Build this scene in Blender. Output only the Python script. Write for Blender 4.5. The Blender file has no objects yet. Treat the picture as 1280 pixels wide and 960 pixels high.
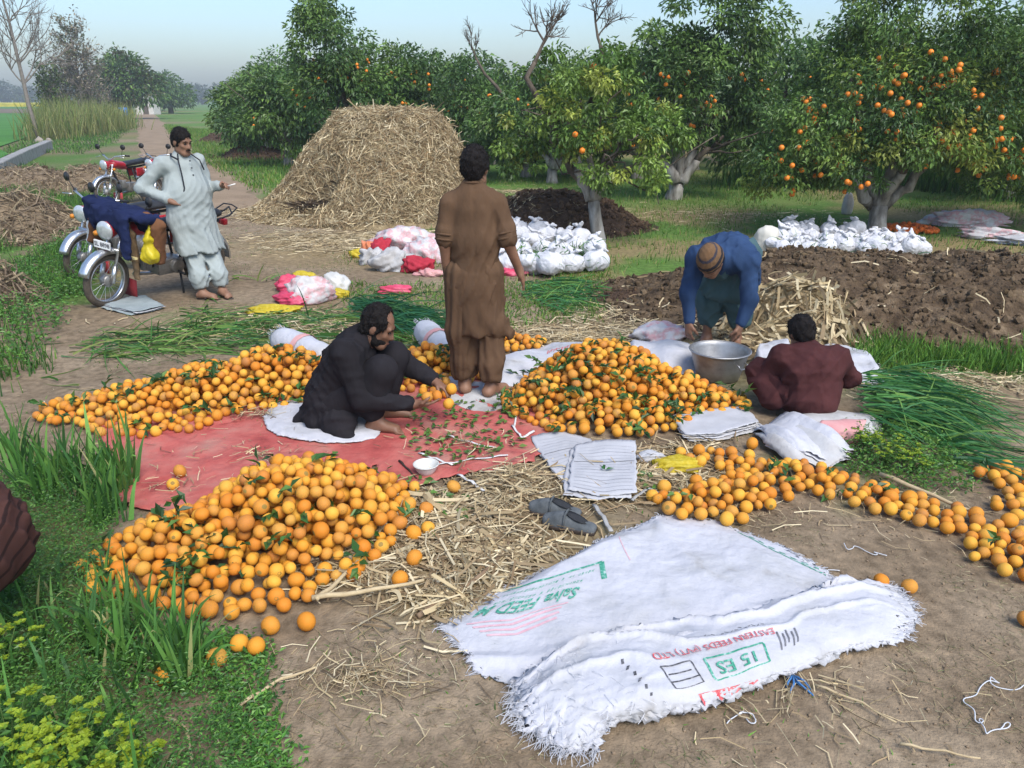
import bpy, bmesh, math, random
import numpy as np
from mathutils import Vector, Matrix

scene = bpy.context.scene
COL = scene.collection

# ---------------------------------------------------------------- camera
CAM_H = 2.0
PITCH = math.radians(20.3)
cam_data = bpy.data.cameras.new('camera')
cam_data.sensor_width = 36.0
cam_data.lens = 27.0
cam_data.clip_start = 0.05
cam_data.clip_end = 3000.0
cam = bpy.data.objects.new('camera', cam_data)
cam.location = (0, 0, CAM_H)
cam.rotation_euler = (math.pi / 2 - PITCH, 0, 0)
COL.objects.link(cam)
scene.camera = cam

# ---------------------------------------------------------------- sky and sun
SUN_EL, SUN_AZ = math.radians(52), math.radians(150)     # azimuth clockwise from +Y
world = bpy.data.worlds.new('World')
scene.world = world
world.use_nodes = True
wn = world.node_tree
wn.nodes.clear()
sky = wn.nodes.new('ShaderNodeTexSky')
sky.sky_type = 'NISHITA'
sky.sun_disc = False
sky.sun_elevation = SUN_EL
sky.sun_rotation = SUN_AZ
sky.altitude = 100
sky.air_density = 1.2
sky.dust_density = 2.5
sky.ozone_density = 6.0
bg = wn.nodes.new('ShaderNodeBackground')
bg.inputs['Strength'].default_value = 0.13
wo = wn.nodes.new('ShaderNodeOutputWorld')
wn.links.new(sky.outputs[0], bg.inputs[0])
wn.links.new(bg.outputs[0], wo.inputs[0])

sun_data = bpy.data.lights.new('sun', 'SUN')
sun_data.energy = 2.0
sun_data.angle = math.radians(34)
sun_data.color = (1.0, 0.95, 0.87)
sun = bpy.data.objects.new('sun', sun_data)
sd = Vector((math.sin(SUN_AZ) * math.cos(SUN_EL), math.cos(SUN_AZ) * math.cos(SUN_EL), math.sin(SUN_EL)))
sun.rotation_euler = (-sd).to_track_quat('-Z', 'Y').to_euler()
sun.location = sd * 60
COL.objects.link(sun)

scene.view_settings.view_transform = 'Standard'
scene.view_settings.look = 'None'
scene.view_settings.exposure = 0.92
scene.view_settings.gamma = 1.0
scene.view_settings.use_curve_mapping = False
scene.render.engine = 'CYCLES'
scene.cycles.use_denoising = True
scene.cycles.max_bounces = 6
scene.cycles.diffuse_bounces = 3
scene.cycles.transparent_max_bounces = 6
# ================================================================ helpers
RNG = np.random.default_rng(7)

def P(u, v, z=0.0):
    """point seen at photo pixel (u, v) (1280 x 960) at height z"""
    dx = (u - 640) / 960.0
    dy = (480 - v) / 960.0
    Y = math.cos(PITCH) + dy * math.sin(PITCH)
    Z = -math.sin(PITCH) + dy * math.cos(PITCH)
    t = (z - CAM_H) / Z
    return np.array([dx * t, Y * t, z])

def project(p):
    """world points (N,3) -> photo pixels and depth"""
    p = np.atleast_2d(p)
    x, y, z = p[:, 0], p[:, 1], p[:, 2] - CAM_H
    d = y * math.cos(PITCH) - z * math.sin(PITCH)
    h = y * math.sin(PITCH) + z * math.cos(PITCH)
    return 640 + 960 * x / d, 480 - 960 * h / d, d

def vnoise(x, y, seed=0):
    """smooth value noise, vectorised, range about -1..1"""
    xi = np.floor(x); yi = np.floor(y)
    fx = x - xi; fy = y - yi
    fx = fx * fx * (3 - 2 * fx); fy = fy * fy * (3 - 2 * fy)
    def h(a, b):
        s = np.sin(a * 127.1 + b * 311.7 + seed * 74.7) * 43758.5453
        return s - np.floor(s)
    return 2 * ((h(xi, yi) * (1 - fx) + h(xi + 1, yi) * fx) * (1 - fy) +
                (h(xi, yi + 1) * (1 - fx) + h(xi + 1, yi + 1) * fx) * fy) - 1

def fbm(x, y, o=4, seed=0):
    a = 0; w = 1; t = 0
    for i in range(o):
        a = a + w * vnoise(x * 2 ** i, y * 2 ** i, seed + i * 3); t += w; w *= .5
    return a / t

def in_poly(x, y, poly):
    poly = np.asarray(poly)
    c = np.zeros(np.shape(x), bool)
    n = len(poly)
    for i in range(n):
        x0, y0 = poly[i][:2]; x1, y1 = poly[(i + 1) % n][:2]
        if y0 == y1: continue
        cond = ((y0 > y) != (y1 > y)) & (x < (x1 - x0) * (y - y0) / (y1 - y0) + x0)
        c ^= cond
    return c

def pxpoly(pts):
    return np.array([P(u, v)[:2] for u, v in pts])

def scatter(poly, n, rng=RNG):
    poly = np.asarray(poly)
    lo, hi = poly.min(0)[:2], poly.max(0)[:2]
    out = []
    tot = 0
    while tot < n:
        q = rng.uniform(lo, hi, (n * 2, 2))
        q = q[in_poly(q[:, 0], q[:, 1], poly)]
        out.append(q); tot += len(q)
    return np.concatenate(out)[:n]

def scatter_px(pts, n, rng=RNG, mix=0.5):
    """half spread evenly over the ground, half biased towards the near side"""
    return scatter(pxpoly(pts), n, rng)

# ---- lie of the land
def gh(x, y):
    x = np.asarray(x, float); y = np.asarray(y, float)
    near = np.clip((16 - y) / 8, 0, 1)
    h = 0.018 * fbm(x * .9, y * .9, 3, 1) + near * 0.012 * fbm(x * 4.5, y * 4.5, 4, 5)
    # low grassy bank on the left in front of the motorcycles
    b = np.clip((-3.0 - x - 0.12 * (y - 4)) / 1.2, 0, 1) * np.clip((y - 5) / 2, 0, 1) * np.clip((20 - y) / 8, 0, 1)
    lane = np.abs(x + 0.46 * y - 1.1)                 # the lane runs to the far left
    b = b * np.clip((lane - 1.5) / .8, 0, 1)
    return h + 0.07 * b

# ---- materials
MATS = {}
def mat(name, cols, scale=6.0, rough=0.85, bump=0.0, bscale=None, spec=0.3, metal=0.0, attr=None,
        rand=0.0, translucent=0.0, detail=6.0, coord='Object', bdist=0.01, stretch=None, sheen=0.0, contrast=(0.3, 0.7)):
    if name in MATS: return MATS[name]
    m = bpy.data.materials.new(name)
    m.use_nodes = True
    nt = m.node_tree; N = nt.nodes; L = nt.links
    bsdf = N['Principled BSDF']
    bsdf.inputs['Roughness'].default_value = rough
    bsdf.inputs['Specular IOR Level'].default_value = spec
    bsdf.inputs['Metallic'].default_value = metal
    if sheen: bsdf.inputs['Sheen Weight'].default_value = sheen
    tc = N.new('ShaderNodeTexCoord')
    vec = tc.outputs[coord]
    if stretch:
        mp = N.new('ShaderNodeMapping'); mp.inputs['Scale'].default_value = stretch
        L.new(vec, mp.inputs[0]); vec = mp.outputs[0]
    no = N.new('ShaderNodeTexNoise')
    no.inputs['Scale'].default_value = scale; no.inputs['Detail'].default_value = detail
    no.inputs['Roughness'].default_value = 0.62
    L.new(vec, no.inputs['Vector'])
    rp = N.new('ShaderNodeValToRGB')
    cr = rp.color_ramp
    n = len(cols)
    if n == 1: cols = [cols[0], cols[0]]; n = 2
    a, b = contrast
    for i, c in enumerate(cols):
        pos = a + (b - a) * i / (n - 1)
        e = cr.elements[i] if i < 2 else cr.elements.new(pos)
        e.position = pos; e.color = (*c, 1)
    L.new(no.outputs['Fac'], rp.inputs[0])
    out = rp.outputs[0]
    if attr:
        at = N.new('ShaderNodeAttribute'); at.attribute_name = attr
        mx = N.new('ShaderNodeMix'); mx.data_type = 'RGBA'; mx.blend_type = 'MULTIPLY'
        mx.inputs[0].default_value = 1.0
        L.new(out, mx.inputs[6]); L.new(at.outputs['Color'], mx.inputs[7]); out = mx.outputs[2]
    if rand:
        oi = N.new('ShaderNodeObjectInfo')
        hs = N.new('ShaderNodeHueSaturation')
        mr = N.new('ShaderNodeMapRange')
        mr.inputs[3].default_value = 1 - rand; mr.inputs[4].default_value = 1 + rand
        L.new(oi.outputs['Random'], mr.inputs[0]); L.new(mr.outputs[0], hs.inputs['Value'])
        L.new(out, hs.inputs['Color']); out = hs.outputs[0]
    L.new(out, bsdf.inputs['Base Color'])
    if bump:
        bn = N.new('ShaderNodeTexNoise')
        bn.inputs['Scale'].default_value = bscale or scale * 4; bn.inputs['Detail'].default_value = 5
        L.new(vec, bn.inputs['Vector'])
        bp = N.new('ShaderNodeBump'); bp.inputs['Strength'].default_value = bump
        bp.inputs['Distance'].default_value = bdist
        L.new(bn.outputs['Fac'], bp.inputs['Height']); L.new(bp.outputs[0], bsdf.inputs['Normal'])
    if translucent:
        tr = N.new('ShaderNodeBsdfTranslucent')
        L.new(out, tr.inputs['Color'])
        ms = N.new('ShaderNodeMixShader'); ms.inputs[0].default_value = translucent
        L.new(bsdf.outputs[0], ms.inputs[1]); L.new(tr.outputs[0], ms.inputs[2])
        L.new(ms.outputs[0], N['Material Output'].inputs['Surface'])
    MATS[name] = m
    return m

# ---- objects
def tag(o, label=None, cat=None, group=None, kind=None):
    if label: o['label'] = label
    if cat: o['category'] = cat
    if group: o['group'] = group
    if kind: o['kind'] = kind
    return o

def thing(name, label, cat, loc=(0, 0, 0), rz=0.0, group=None):
    o = bpy.data.objects.new(name, None)
    o.empty_display_size = 0.2
    o.location = [float(c) for c in loc]; o.rotation_euler = (0, 0, rz)
    COL.objects.link(o)
    return tag(o, label, cat, group)

def make_mesh(name, verts, faces, material=None, smooth=True, col=None):
    """faces: (M,k) array or list of lists"""
    me = bpy.data.meshes.new(name)
    verts = np.asarray(verts, np.float32)
    if isinstance(faces, np.ndarray):
        k = faces.shape[1]
        me.vertices.add(len(verts)); me.vertices.foreach_set('co', verts.ravel())
        me.loops.add(faces.size); me.loops.foreach_set('vertex_index', faces.astype(np.int32).ravel())
        me.polygons.add(len(faces))
        me.polygons.foreach_set('loop_start', np.arange(0, faces.size, k, dtype=np.int32))
        me.polygons.foreach_set('loop_total', np.full(len(faces), k, np.int32))
        me.update(calc_edges=True)
    else:
        me.from_pydata([tuple(map(float, v)) for v in verts], [], [tuple(int(i) for i in f) for f in faces])
    me.polygons.foreach_set('use_smooth', np.full(len(me.polygons), smooth, bool))
    if col is not None:
        ca = me.color_attributes.new('col', 'FLOAT_COLOR', 'POINT')
        c = np.ones((len(verts), 4), np.float32); c[:, :3] = np.asarray(col)
        ca.data.foreach_set('color', c.ravel())
    if material: me.materials.append(material)
    me.update()
    return me

def obj(name, me, parent=None, loc=None):
    o = bpy.data.objects.new(name, me)
    COL.objects.link(o)
    if parent is not None: o.parent = parent
    if loc is not None: o.location = [float(c) for c in loc]
    return o

def part(name, verts, faces, material, parent=None, smooth=True, col=None, loc=None):
    return obj(name, make_mesh(name, verts, faces, material, smooth, col), parent, loc)

def copy_tree(o, parent=None):
    c = o.copy(); COL.objects.link(c); c.parent = parent
    for ch in list(o.children): copy_tree(ch, c)
    return c

class MB:
    """collects simple shapes into one mesh"""
    def __init__(s): s.v = []; s.f = []; s.n = 0
    def add(s, v, f):
        v = np.asarray(v, float)
        s.v.append(v); s.f += [[int(i) + s.n for i in q] for q in f]; s.n += len(v)
        return s
    def box(s, c, size, R=None, bev=0.0):
        x, y, z = [a / 2 for a in size]
        v = np.array([[-x, -y, -z], [x, -y, -z], [x, y, -z], [-x, y, -z], [-x, -y, z], [x, -y, z], [x, y, z], [-x, y, z]])
        if R is not None: v = v @ np.asarray(R).T
        return s.add(v + np.asarray(c), [[0, 3, 2, 1], [4, 5, 6, 7], [0, 1, 5, 4], [1, 2, 6, 5], [2, 3, 7, 6], [3, 0, 4, 7]])
    def tube(s, pts, rad, n=8, caps=True, flat=None):
        pts = np.asarray(pts, float)
        rad = np.broadcast_to(np.asarray(rad, float), (len(pts),))
        tn = np.gradient(pts, axis=0); tn /= np.linalg.norm(tn, axis=1)[:, None] + 1e-9
        up = np.array([0, 0, 1.0]) if abs(tn[0][2]) < .9 else np.array([1.0, 0, 0])
        a = np.cross(up, tn[0]); a /= np.linalg.norm(a)
        vs = []
        for i in range(len(pts)):
            a = a - tn[i] * np.dot(a, tn[i]); a /= np.linalg.norm(a) + 1e-9
            b = np.cross(tn[i], a)
            th = np.arange(n) * 2 * math.pi / n
            ring = pts[i] + rad[i] * (np.cos(th)[:, None] * a + np.sin(th)[:, None] * b * (flat or 1.0))
            vs.append(ring)
        f = []
        for i in range(len(pts) - 1):
            for j in range(n):
                f.append([i * n + j, i * n + (j + 1) % n, (i + 1) * n + (j + 1) % n, (i + 1) * n + j])
        if caps:
            f.append(list(range(n))[::-1]); f.append([(len(pts) - 1) * n + j for j in range(n)])
        return s.add(np.concatenate(vs), f)
    def lathe(s, prof, c=(0, 0, 0), n=24, axis='z', caps=False):
        """prof: list of (r, h)"""
        vs = []
        for r, h in prof:
            for j in range(n):
                t = 2 * math.pi * j / n
                vs.append((r * math.cos(t), r * math.sin(t), h))
        v = np.array(vs)
        if axis == 'x': v = v[:, [2, 0, 1]]
        if axis == 'y': v = v[:, [1, 2, 0]]
        f = []
        for i in range(len(prof) - 1):
            for j in range(n):
                f.append([i * n + j, i * n + (j + 1) % n, (i + 1) * n + (j + 1) % n, (i + 1) * n + j])
        if caps:
            f.append(list(range(n))[::-1]); f.append([(len(prof) - 1) * n + j for j in range(n)])
        return s.add(v + np.asarray(c, float), f)
    def build(s, name, material, parent=None, smooth=True, bevel=0.0, R=None, loc=None):
        v = np.concatenate(s.v)
        o = part(name, v, s.f, material, parent, smooth, loc=loc)
        if bevel:
            b = o.modifiers.new('bevel', 'BEVEL'); b.width = bevel; b.segments = 2; b.limit_method = 'ANGLE'
        return o

# ---- strips: straw, blades of grass, leaves
def strips(base, direc, length, width, side=None, droop=0.0, nseg=3, taper=True, kink=0.0, rng=RNG):
    """N curved strips; returns verts, quads, t along strip, strip id"""
    base = np.asarray(base, float); N = len(base)
    direc = np.asarray(direc, float); direc = direc / (np.linalg.norm(direc, axis=1)[:, None] + 1e-9)
    length = np.broadcast_to(np.asarray(length, float), (N,)); width = np.broadcast_to(np.asarray(width, float), (N,))
    droop = np.broadcast_to(np.asarray(droop, float), (N,))
    if side is None:
        r = rng.normal(size=(N, 3))
        side = np.cross(direc, r)
    side = side / (np.linalg.norm(side, axis=1)[:, None] + 1e-9)
    ks = rng.normal(size=(N, 3)) * kink
    V = np.zeros((N, nseg + 1, 2, 3), np.float32)
    for i in range(nseg + 1):
        t = i / nseg
        c = base + direc * (length * t)[:, None]
        c[:, 2] -= droop * length * t * t
        c += ks * (length * math.sin(math.pi * t))[:, None]
        if taper == 'leaf': w = width * (0.12 + 0.88 * math.sin(math.pi * min(.98, .08 + t * .92)) ** .7)
        elif taper: w = width * (1 - 0.9 * t ** 1.6)
        else: w = width
        V[:, i, 0] = c - side * (w / 2)[:, None]
        V[:, i, 1] = c + side * (w / 2)[:, None]
    idx = (np.arange(N) * (nseg + 1) * 2)[:, None]
    q = []
    for i in range(nseg):
        q.append(np.concatenate([idx + 2 * i, idx + 2 * i + 1, idx + 2 * i + 3, idx + 2 * i + 2], 1))
    Q = np.stack(q, 1).reshape(-1, 4)
    sid = np.repeat(np.arange(N), (nseg + 1) * 2)
    tt = np.tile(np.repeat(np.linspace(0, 1, nseg + 1), 2), N)
    return V.reshape(-1, 3), Q, tt, sid

def leaves(center, axis, length, width, rng=RNG, fold=0.25):
    """N diamond leaves folded on the midrib: 4 verts, 2 triangles each"""
    N = len(center)
    axis = axis / (np.linalg.norm(axis, axis=1)[:, None] + 1e-9)
    r = rng.normal(size=(N, 3)); r[:, 2] *= 0.5
    side = np.cross(axis, np.array([0, 0, 1.0]) + r * .5); side /= np.linalg.norm(side, axis=1)[:, None] + 1e-9
    nor = np.cross(side, axis)
    L = np.broadcast_to(length, (N,))[:, None]; W = np.broadcast_to(width, (N,))[:, None]
    V = np.zeros((N, 4, 3), np.float32)
    V[:, 0] = center
    V[:, 1] = center + axis * L * .45 - side * W * .5 + nor * W * fold
    V[:, 2] = center + axis * L - nor * L * .12
    V[:, 3] = center + axis * L * .45 + side * W * .5 + nor * W * fold
    i = (np.arange(N) * 4)[:, None]
    F = np.concatenate([np.concatenate([i, i + 2, i + 1], 1), np.concatenate([i, i + 3, i + 2], 1)], 1).reshape(-1, 3)
    return V.reshape(-1, 3), F

def unit(v):
    v = np.asarray(v, float)
    return v / (np.linalg.norm(v) + 1e-9)

# ---- signed distance modelling, meshed by surface nets: bodies, clothes, bags
def surface_nets(F, org, h):
    S = F < 0
    nx, ny, nz = F.shape
    C = [S[i:nx - 1 + i, j:ny - 1 + j, k:nz - 1 + k] for i in (0, 1) for j in (0, 1) for k in (0, 1)]
    anyc = C[0].copy(); allc = C[0].copy()
    for c in C[1:]:
        anyc |= c; allc &= c
    act = anyc & ~allc
    ii, jj, kk = np.nonzero(act)
    ID = np.full(act.shape, -1, np.int32); ID[ii, jj, kk] = np.arange(len(ii))
    off = [(i, j, k) for i in (0, 1) for j in (0, 1) for k in (0, 1)]
    val = {o: F[ii + o[0], jj + o[1], kk + o[2]] for o in off}
    acc = np.zeros((len(ii), 3)); cnt = np.zeros(len(ii))
    for o in off:
        for ax in range(3):
            if o[ax]: continue
            o2 = list(o); o2[ax] = 1; o2 = tuple(o2)
            a, b = val[o], val[o2]
            m = (a < 0) != (b < 0)
            t = a[m] / (a[m] - b[m])
            p = np.tile(np.array(o, float), (m.sum(), 1)); p[:, ax] = t
            acc[m] += p; cnt[m] += 1
    v = acc / cnt[:, None] + np.stack([ii, jj, kk], 1)
    V = v * h + org
    quads = []
    for ax in range(3):
        s0 = [slice(None)] * 3; s1 = [slice(None)] * 3
        s0[ax] = slice(0, -1); s1[ax] = slice(1, None)
        ch = S[tuple(s0)] != S[tuple(s1)]
        a1, a2 = (ax + 1) % 3, (ax + 2) % 3
        idx = np.array(np.nonzero(ch)).T
        sh = np.array(act.shape)
        ok = (idx[:, a1] > 0) & (idx[:, a2] > 0) & (idx[:, a1] < sh[a1]) & (idx[:, a2] < sh[a2])
        idx = idx[ok]
        def cell(d1, d2):
            q = idx.copy(); q[:, a1] += d1; q[:, a2] += d2
            return ID[q[:, 0], q[:, 1], q[:, 2]]
        q = np.stack([cell(-1, -1), cell(0, -1), cell(0, 0), cell(-1, 0)], 1)
        flip = ~S[idx[:, 0], idx[:, 1], idx[:, 2]]
        q[flip] = q[flip][:, ::-1]
        quads.append(q)
    Q = np.concatenate(quads)
    Q = Q[(Q >= 0).all(1)]
    return V, Q

class SDF:
    def __init__(s, h=0.008): s.h = h; s.pr = []
    def cap(s, a, b, ra, rb=None, k=0.025, flat=None, sub=False):
        s.pr.append(('c', np.asarray(a, float), np.asarray(b, float), ra, ra if rb is None else rb, k, flat, sub)); return s
    def chain(s, pts, rads, k=0.025, flat=None):
        for i in range(len(pts) - 1): s.cap(pts[i], pts[i + 1], rads[i], rads[i + 1], k, flat)
        return s
    def ell(s, c, r, R=None, k=0.025, sub=False):
        s.pr.append(('e', np.asarray(c, float), np.asarray(r, float), np.eye(3) if R is None else np.asarray(R, float), None, k, None, sub)); return s
    def bounds(s):
        lo = np.full(3, 1e9); hi = -lo
        for p in s.pr:
            if p[7]: continue
            if p[0] == 'c':
                m = max(p[3], p[4]) * (max(1, p[6][1]) if p[6] else 1)
                l, u = np.minimum(p[1], p[2]) - m, np.maximum(p[1], p[2]) + m
            else:
                m = p[2].max(); l, u = p[1] - m, p[1] + m
            lo = np.minimum(lo, l); hi = np.maximum(hi, u)
        return lo, hi
    def mesh(s, disp=None, floor=None):
        h = s.h
        lo, hi = s.bounds()
        lo = lo - 5 * h - .02; hi = hi + 5 * h + .02
        n = np.ceil((hi - lo) / h).astype(int) + 1
        F = np.full(n, 0.25, np.float32)
        ax = [lo[i] + h * np.arange(n[i]) for i in range(3)]
        for p in s.pr:
            k = p[5]
            if p[0] == 'c':
                a, b, ra, rb, fl = p[1], p[2], p[3], p[4], p[6]
                m = max(ra, rb) * (max(1, fl[1]) if fl else 1) + 2 * k + 4 * h
                l, u = np.minimum(a, b) - m, np.maximum(a, b) + m
            else:
                m = p[2].max() + 2 * k + 4 * h
                l, u = p[1] - m, p[1] + m
            i0 = np.clip(((l - lo) / h).astype(int), 0, n); i1 = np.clip(((u - lo) / h).astype(int) + 2, 0, n)
            if (i1 <= i0).any(): continue
            sl = tuple(slice(i0[i], i1[i]) for i in range(3))
            x = ax[0][sl[0]][:, None, None]; y = ax[1][sl[1]][None, :, None]; z = ax[2][sl[2]][None, None, :]
            if p[0] == 'c':
                ba = b - a; bb = ba @ ba + 1e-12
                t = np.clip(((x - a[0]) * ba[0] + (y - a[1]) * ba[1] + (z - a[2]) * ba[2]) / bb, 0, 1)
                qx = x - a[0] - t * ba[0]; qy = y - a[1] - t * ba[1]; qz = z - a[2] - t * ba[2]
                if fl:
                    sv = unit(fl[0]); c = (qx * sv[0] + qy * sv[1] + qz * sv[2]) * (1 - 1 / fl[1])
                    qx = qx - sv[0] * c; qy = qy - sv[1] * c; qz = qz - sv[2] * c
                d = np.sqrt(qx * qx + qy * qy + qz * qz) - (ra + t * (rb - ra))
            else:
                R = p[3]; r = p[2]
                px, py, pz = x - p[1][0], y - p[1][1], z - p[1][2]
                e = [(R[0, i] * px + R[1, i] * py + R[2, i] * pz) for i in range(3)]
                k0 = np.sqrt(sum((e[i] / r[i]) ** 2 for i in range(3)))
                k1 = np.sqrt(sum((e[i] / r[i] ** 2) ** 2 for i in range(3))) + 1e-9
                d = k0 * (k0 - 1) / k1
            A = F[sl]
            if p[7]:
                d = -d
                hh = np.clip(0.5 - 0.5 * (d - A) / k, 0, 1)
                # smooth max
                F[sl] = (A * hh + d * (1 - hh) + k * hh * (1 - hh)).astype(np.float32)
            else:
                hh = np.clip(0.5 + 0.5 * (d - A) / k, 0, 1)
                F[sl] = (d * (1 - hh) + A * hh - k * hh * (1 - hh)).astype(np.float32)
        if floor is not None:
            F = np.maximum(F, floor - ax[2][None, None, :]).astype(np.float32)
        if disp is not None:
            m = np.abs(F) < 0.06
            I = np.array(np.nonzero(m)).T
            F[m] -= disp(lo + I * h).astype(np.float32)
        return surface_nets(F, lo, h)

def wrinkles(seed, amp=0.006, freq=30.0, n=3, aniso=(1, 1, 1)):
    r = np.random.default_rng(seed)
    D = [(unit(r.normal(size=3)), unit(r.normal(size=3)), r.uniform(0, 6), r.uniform(.6, 1.5)) for _ in range(n)]
    an = np.asarray(aniso, float)
    def f(p):
        p = p * an
        w = 0
        for d, e, ph, s in D:
            q = np.sin(freq * s * (p @ d) + 1.8 * np.sin(freq * .45 * s * (p @ e) + ph) + ph)
            w = w + (1 - 1.6 * np.abs(q)) 
        return amp * w / n
    return f

def folds(seed, amp=.009, lam=.09, dirs=None, n=4, width=.55, low=5.0):
    """narrow cloth folds with smooth cloth between them"""
    r = np.random.default_rng(seed)
    if dirs is None: dirs = [r.normal(size=3) for _ in range(n)]
    D = [(unit(d), unit(r.normal(size=3)), unit(r.normal(size=3)), r.uniform(0, 6), r.uniform(.75, 1.35)) for d in dirs]
    def f(p):
        w = 0
        for d, e, g, ph, s in D:
            a = math.pi / (lam * s) * (p @ d) + 2.2 * np.sin(low * 1.3 * (p @ e) + ph) + 1.1 * np.sin(low * 3.1 * (p @ g) + 2 * ph) + ph
            m = np.clip(.25 + 1.2 * np.sin(low * 1.2 * (p @ g) + 2 * ph) * np.sin(low * .9 * (p @ e) + ph), 0, 1)
            w = w + m * np.exp(-(np.sin(a) / width) ** 2)
        return amp * 1.4 * (w - .2)
    return f

def basis(f, u):
    f = unit(f); r = unit(np.cross(f, u)); u = np.cross(r, f)
    return f, r, u
# ================================================================ the setting
def ico(sub):
    bm = bmesh.new(); bmesh.ops.create_icosphere(bm, subdivisions=sub, radius=1.0)
    v = np.array([x.co[:] for x in bm.verts]); f = np.array([[q.index for q in p.verts] for p in bm.faces])
    bm.free(); return v, f
ICO1, ICO2, ICO3 = ico(1), ico(2), ico(3)

def lane_c(y): return 1.1 - 0.46 * y
def ss(x, a, b):
    t = np.clip((x - a) / (b - a), 0, 1); return t * t * (3 - 2 * t)

DIRT = np.array([.195, .145, .094]); DIRT2 = np.array([.275, .212, .143])
GRASS = np.array([.085, .155, .035]); DRY = np.array([.27, .215, .105]); LITTER = np.array([.30, .225, .12])

CLEARING = pxpoly([(-300, 430), (60, 420), (110, 390), (250, 300), (330, 270), (560, 300), (760, 380), (880, 420), (1060, 460), (1280, 480),
                   (1700, 620), (1700, 1100), (300, 1150), (300, 860), (180, 700), (0, 560), (-400, 560)])
STRAW_ZONES = [  # (centre px, radii metres, strength)
    ((600, 690), (.75, .55), 1.0), ((800, 600), (.55, .35), .9), ((450, 310), (2.2, 1.6), 1.0), ((720, 420), (1.6, .7), .7),
    ((950, 430), (1.3, .6), .8), ((420, 400), (2.2, .8), .45), ((1200, 480), (1.2, .4), .4), ((560, 750), (.35, .25), .8)]

def ground_colour(x, y):
    n1 = fbm(x * .55, y * .55, 4, 11); n2 = fbm(x * 2.3, y * 2.3, 4, 17); n3 = fbm(x * .12, y * .12, 3, 23)
    dl = x - lane_c(y)
    t = ss(n2, -.5, .6)[..., None]
    dirt = DIRT * (1 - t) + DIRT2 * t
    # orchard floor: grass with dry straw patches
    g = ss(n1 + .35 * n2, -.15, .35)[..., None]
    orch = GRASS * 1.1 * g + DRY * .85 * (1 - g)
    col = orch
    # left of the lane: grass
    left = ss(-dl, 1.3, 2.2)[..., None]
    lg = ss(n2 + n1, -.5, .2)[..., None]
    col = col * (1 - left) + left * (GRASS * lg + DIRT * (1 - lg))
    # right verge of the lane: green crop grass
    rv = (ss(dl, 1.5, 2.4) * ss(y, 14, 17) * (1 - ss(dl, 9 + .15 * y, 12 + .15 * y)))[..., None]
    col = col * (1 - rv) + rv * GRASS * 1.25
    # the lane
    ln = (1 - ss(np.abs(dl) + .35 * n2, 1.25, 1.8))[..., None] * (1 - ss(y, 70, 90))[..., None]
    col = col * (1 - ln) + ln * (dirt * 1.05)
    # trampled clearing, with scanty grass
    inside = in_poly(x + .15 * n2, y + .15 * n1, CLEARING).astype(float)[..., None]
    sp = (ss(n1 + .6 * n2, .25, .55) * .55)[..., None]
    cl = dirt * (1 - sp) + sp * (GRASS * .5 + DIRT * .5)
    col = col * (1 - inside) + inside * cl
    for (c, r, s) in STRAW_ZONES:
        q = P(*c)
        d = np.sqrt(((x - q[0]) / r[0]) ** 2 + ((y - q[1]) / r[1]) ** 2) + .35 * n2
        w = ((1 - ss(d, .6, 1.15)) * s * (.6 + .4 * ss(n2, -.4, .3)))[..., None]
        col = col * (1 - w) + w * LITTER * .85
    return col

xs = np.concatenate([-np.geomspace(600, 8, 26)[:-1], np.arange(-8, -4, .11), np.arange(-4, 4.5, .05), np.arange(4.5, 9, .12), np.geomspace(9, 600, 26)])
ys = np.concatenate([-np.geomspace(60, 1.2, 8)[:-1], np.arange(-1.2, 1.4, .2), np.arange(1.4, 8, .045), np.arange(8, 16, .12), np.geomspace(16, 1800, 44)])
X, Y = np.meshgrid(xs, ys, indexing='ij')
Z = gh(X, Y)
V = np.stack([X, Y, Z], -1).reshape(-1, 3)
nx, ny = X.shape
I = np.arange(nx * ny).reshape(nx, ny)
Q = np.stack([I[:-1, :-1], I[1:, :-1], I[1:, 1:], I[:-1, 1:]], -1).reshape(-1, 4)
m_ground = mat('ground_soil', [(.56, .55, .54), (.95, .95, .95), (1.35, 1.32, 1.28)], scale=16, rough=.95, bump=.6, bscale=95, attr='col', spec=.1, detail=12, bdist=.012, contrast=(.30, .72))
ground = part('ground', V, Q, m_ground, col=ground_colour(V[:, 0], V[:, 1]))
tag(ground, kind='structure')

def sheet(name, poly, z, material, n=0):
    v = [(p[0], p[1], z) for p in poly]
    return tag(part(name, v, [list(range(len(v)))], material), kind='structure')

m_field = mat('young_wheat', [(.035, .13, .012), (.05, .17, .018), (.075, .19, .03)], scale=.25, rough=.9, bump=.6, bscale=3, coord='Object', bdist=.1)
m_lane = mat('lane_dirt', [(.19, .135, .085), (.25, .18, .115), (.30, .22, .145)], scale=1.1, rough=.95, bump=.6, bscale=20, bdist=.03, detail=9)
ly = np.geomspace(15, 130, 60); lw = 1.25 + .12 * np.sin(ly * 1.7) + .08 * np.sin(ly * 4.1)
lv = np.concatenate([np.stack([lane_c(ly) - lw, ly, gh(lane_c(ly) - lw, ly) + .012], 1), np.stack([lane_c(ly), ly, gh(lane_c(ly), ly) + .03], 1), np.stack([lane_c(ly) + lw, ly, gh(lane_c(ly) + lw, ly) + .012], 1)])
tag(part('dirt_lane', lv, np.array([[k * 60 + i, (k + 1) * 60 + i, (k + 1) * 60 + i + 1, k * 60 + i + 1] for k in (0, 1) for i in range(59)]), m_lane), kind='structure')
m_must = mat('mustard_bloom', [(.30, .30, .01), (.52, .44, .01), (.62, .52, .02)], scale=.4, rough=.9, bump=.5, bscale=4, bdist=.1)
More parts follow.
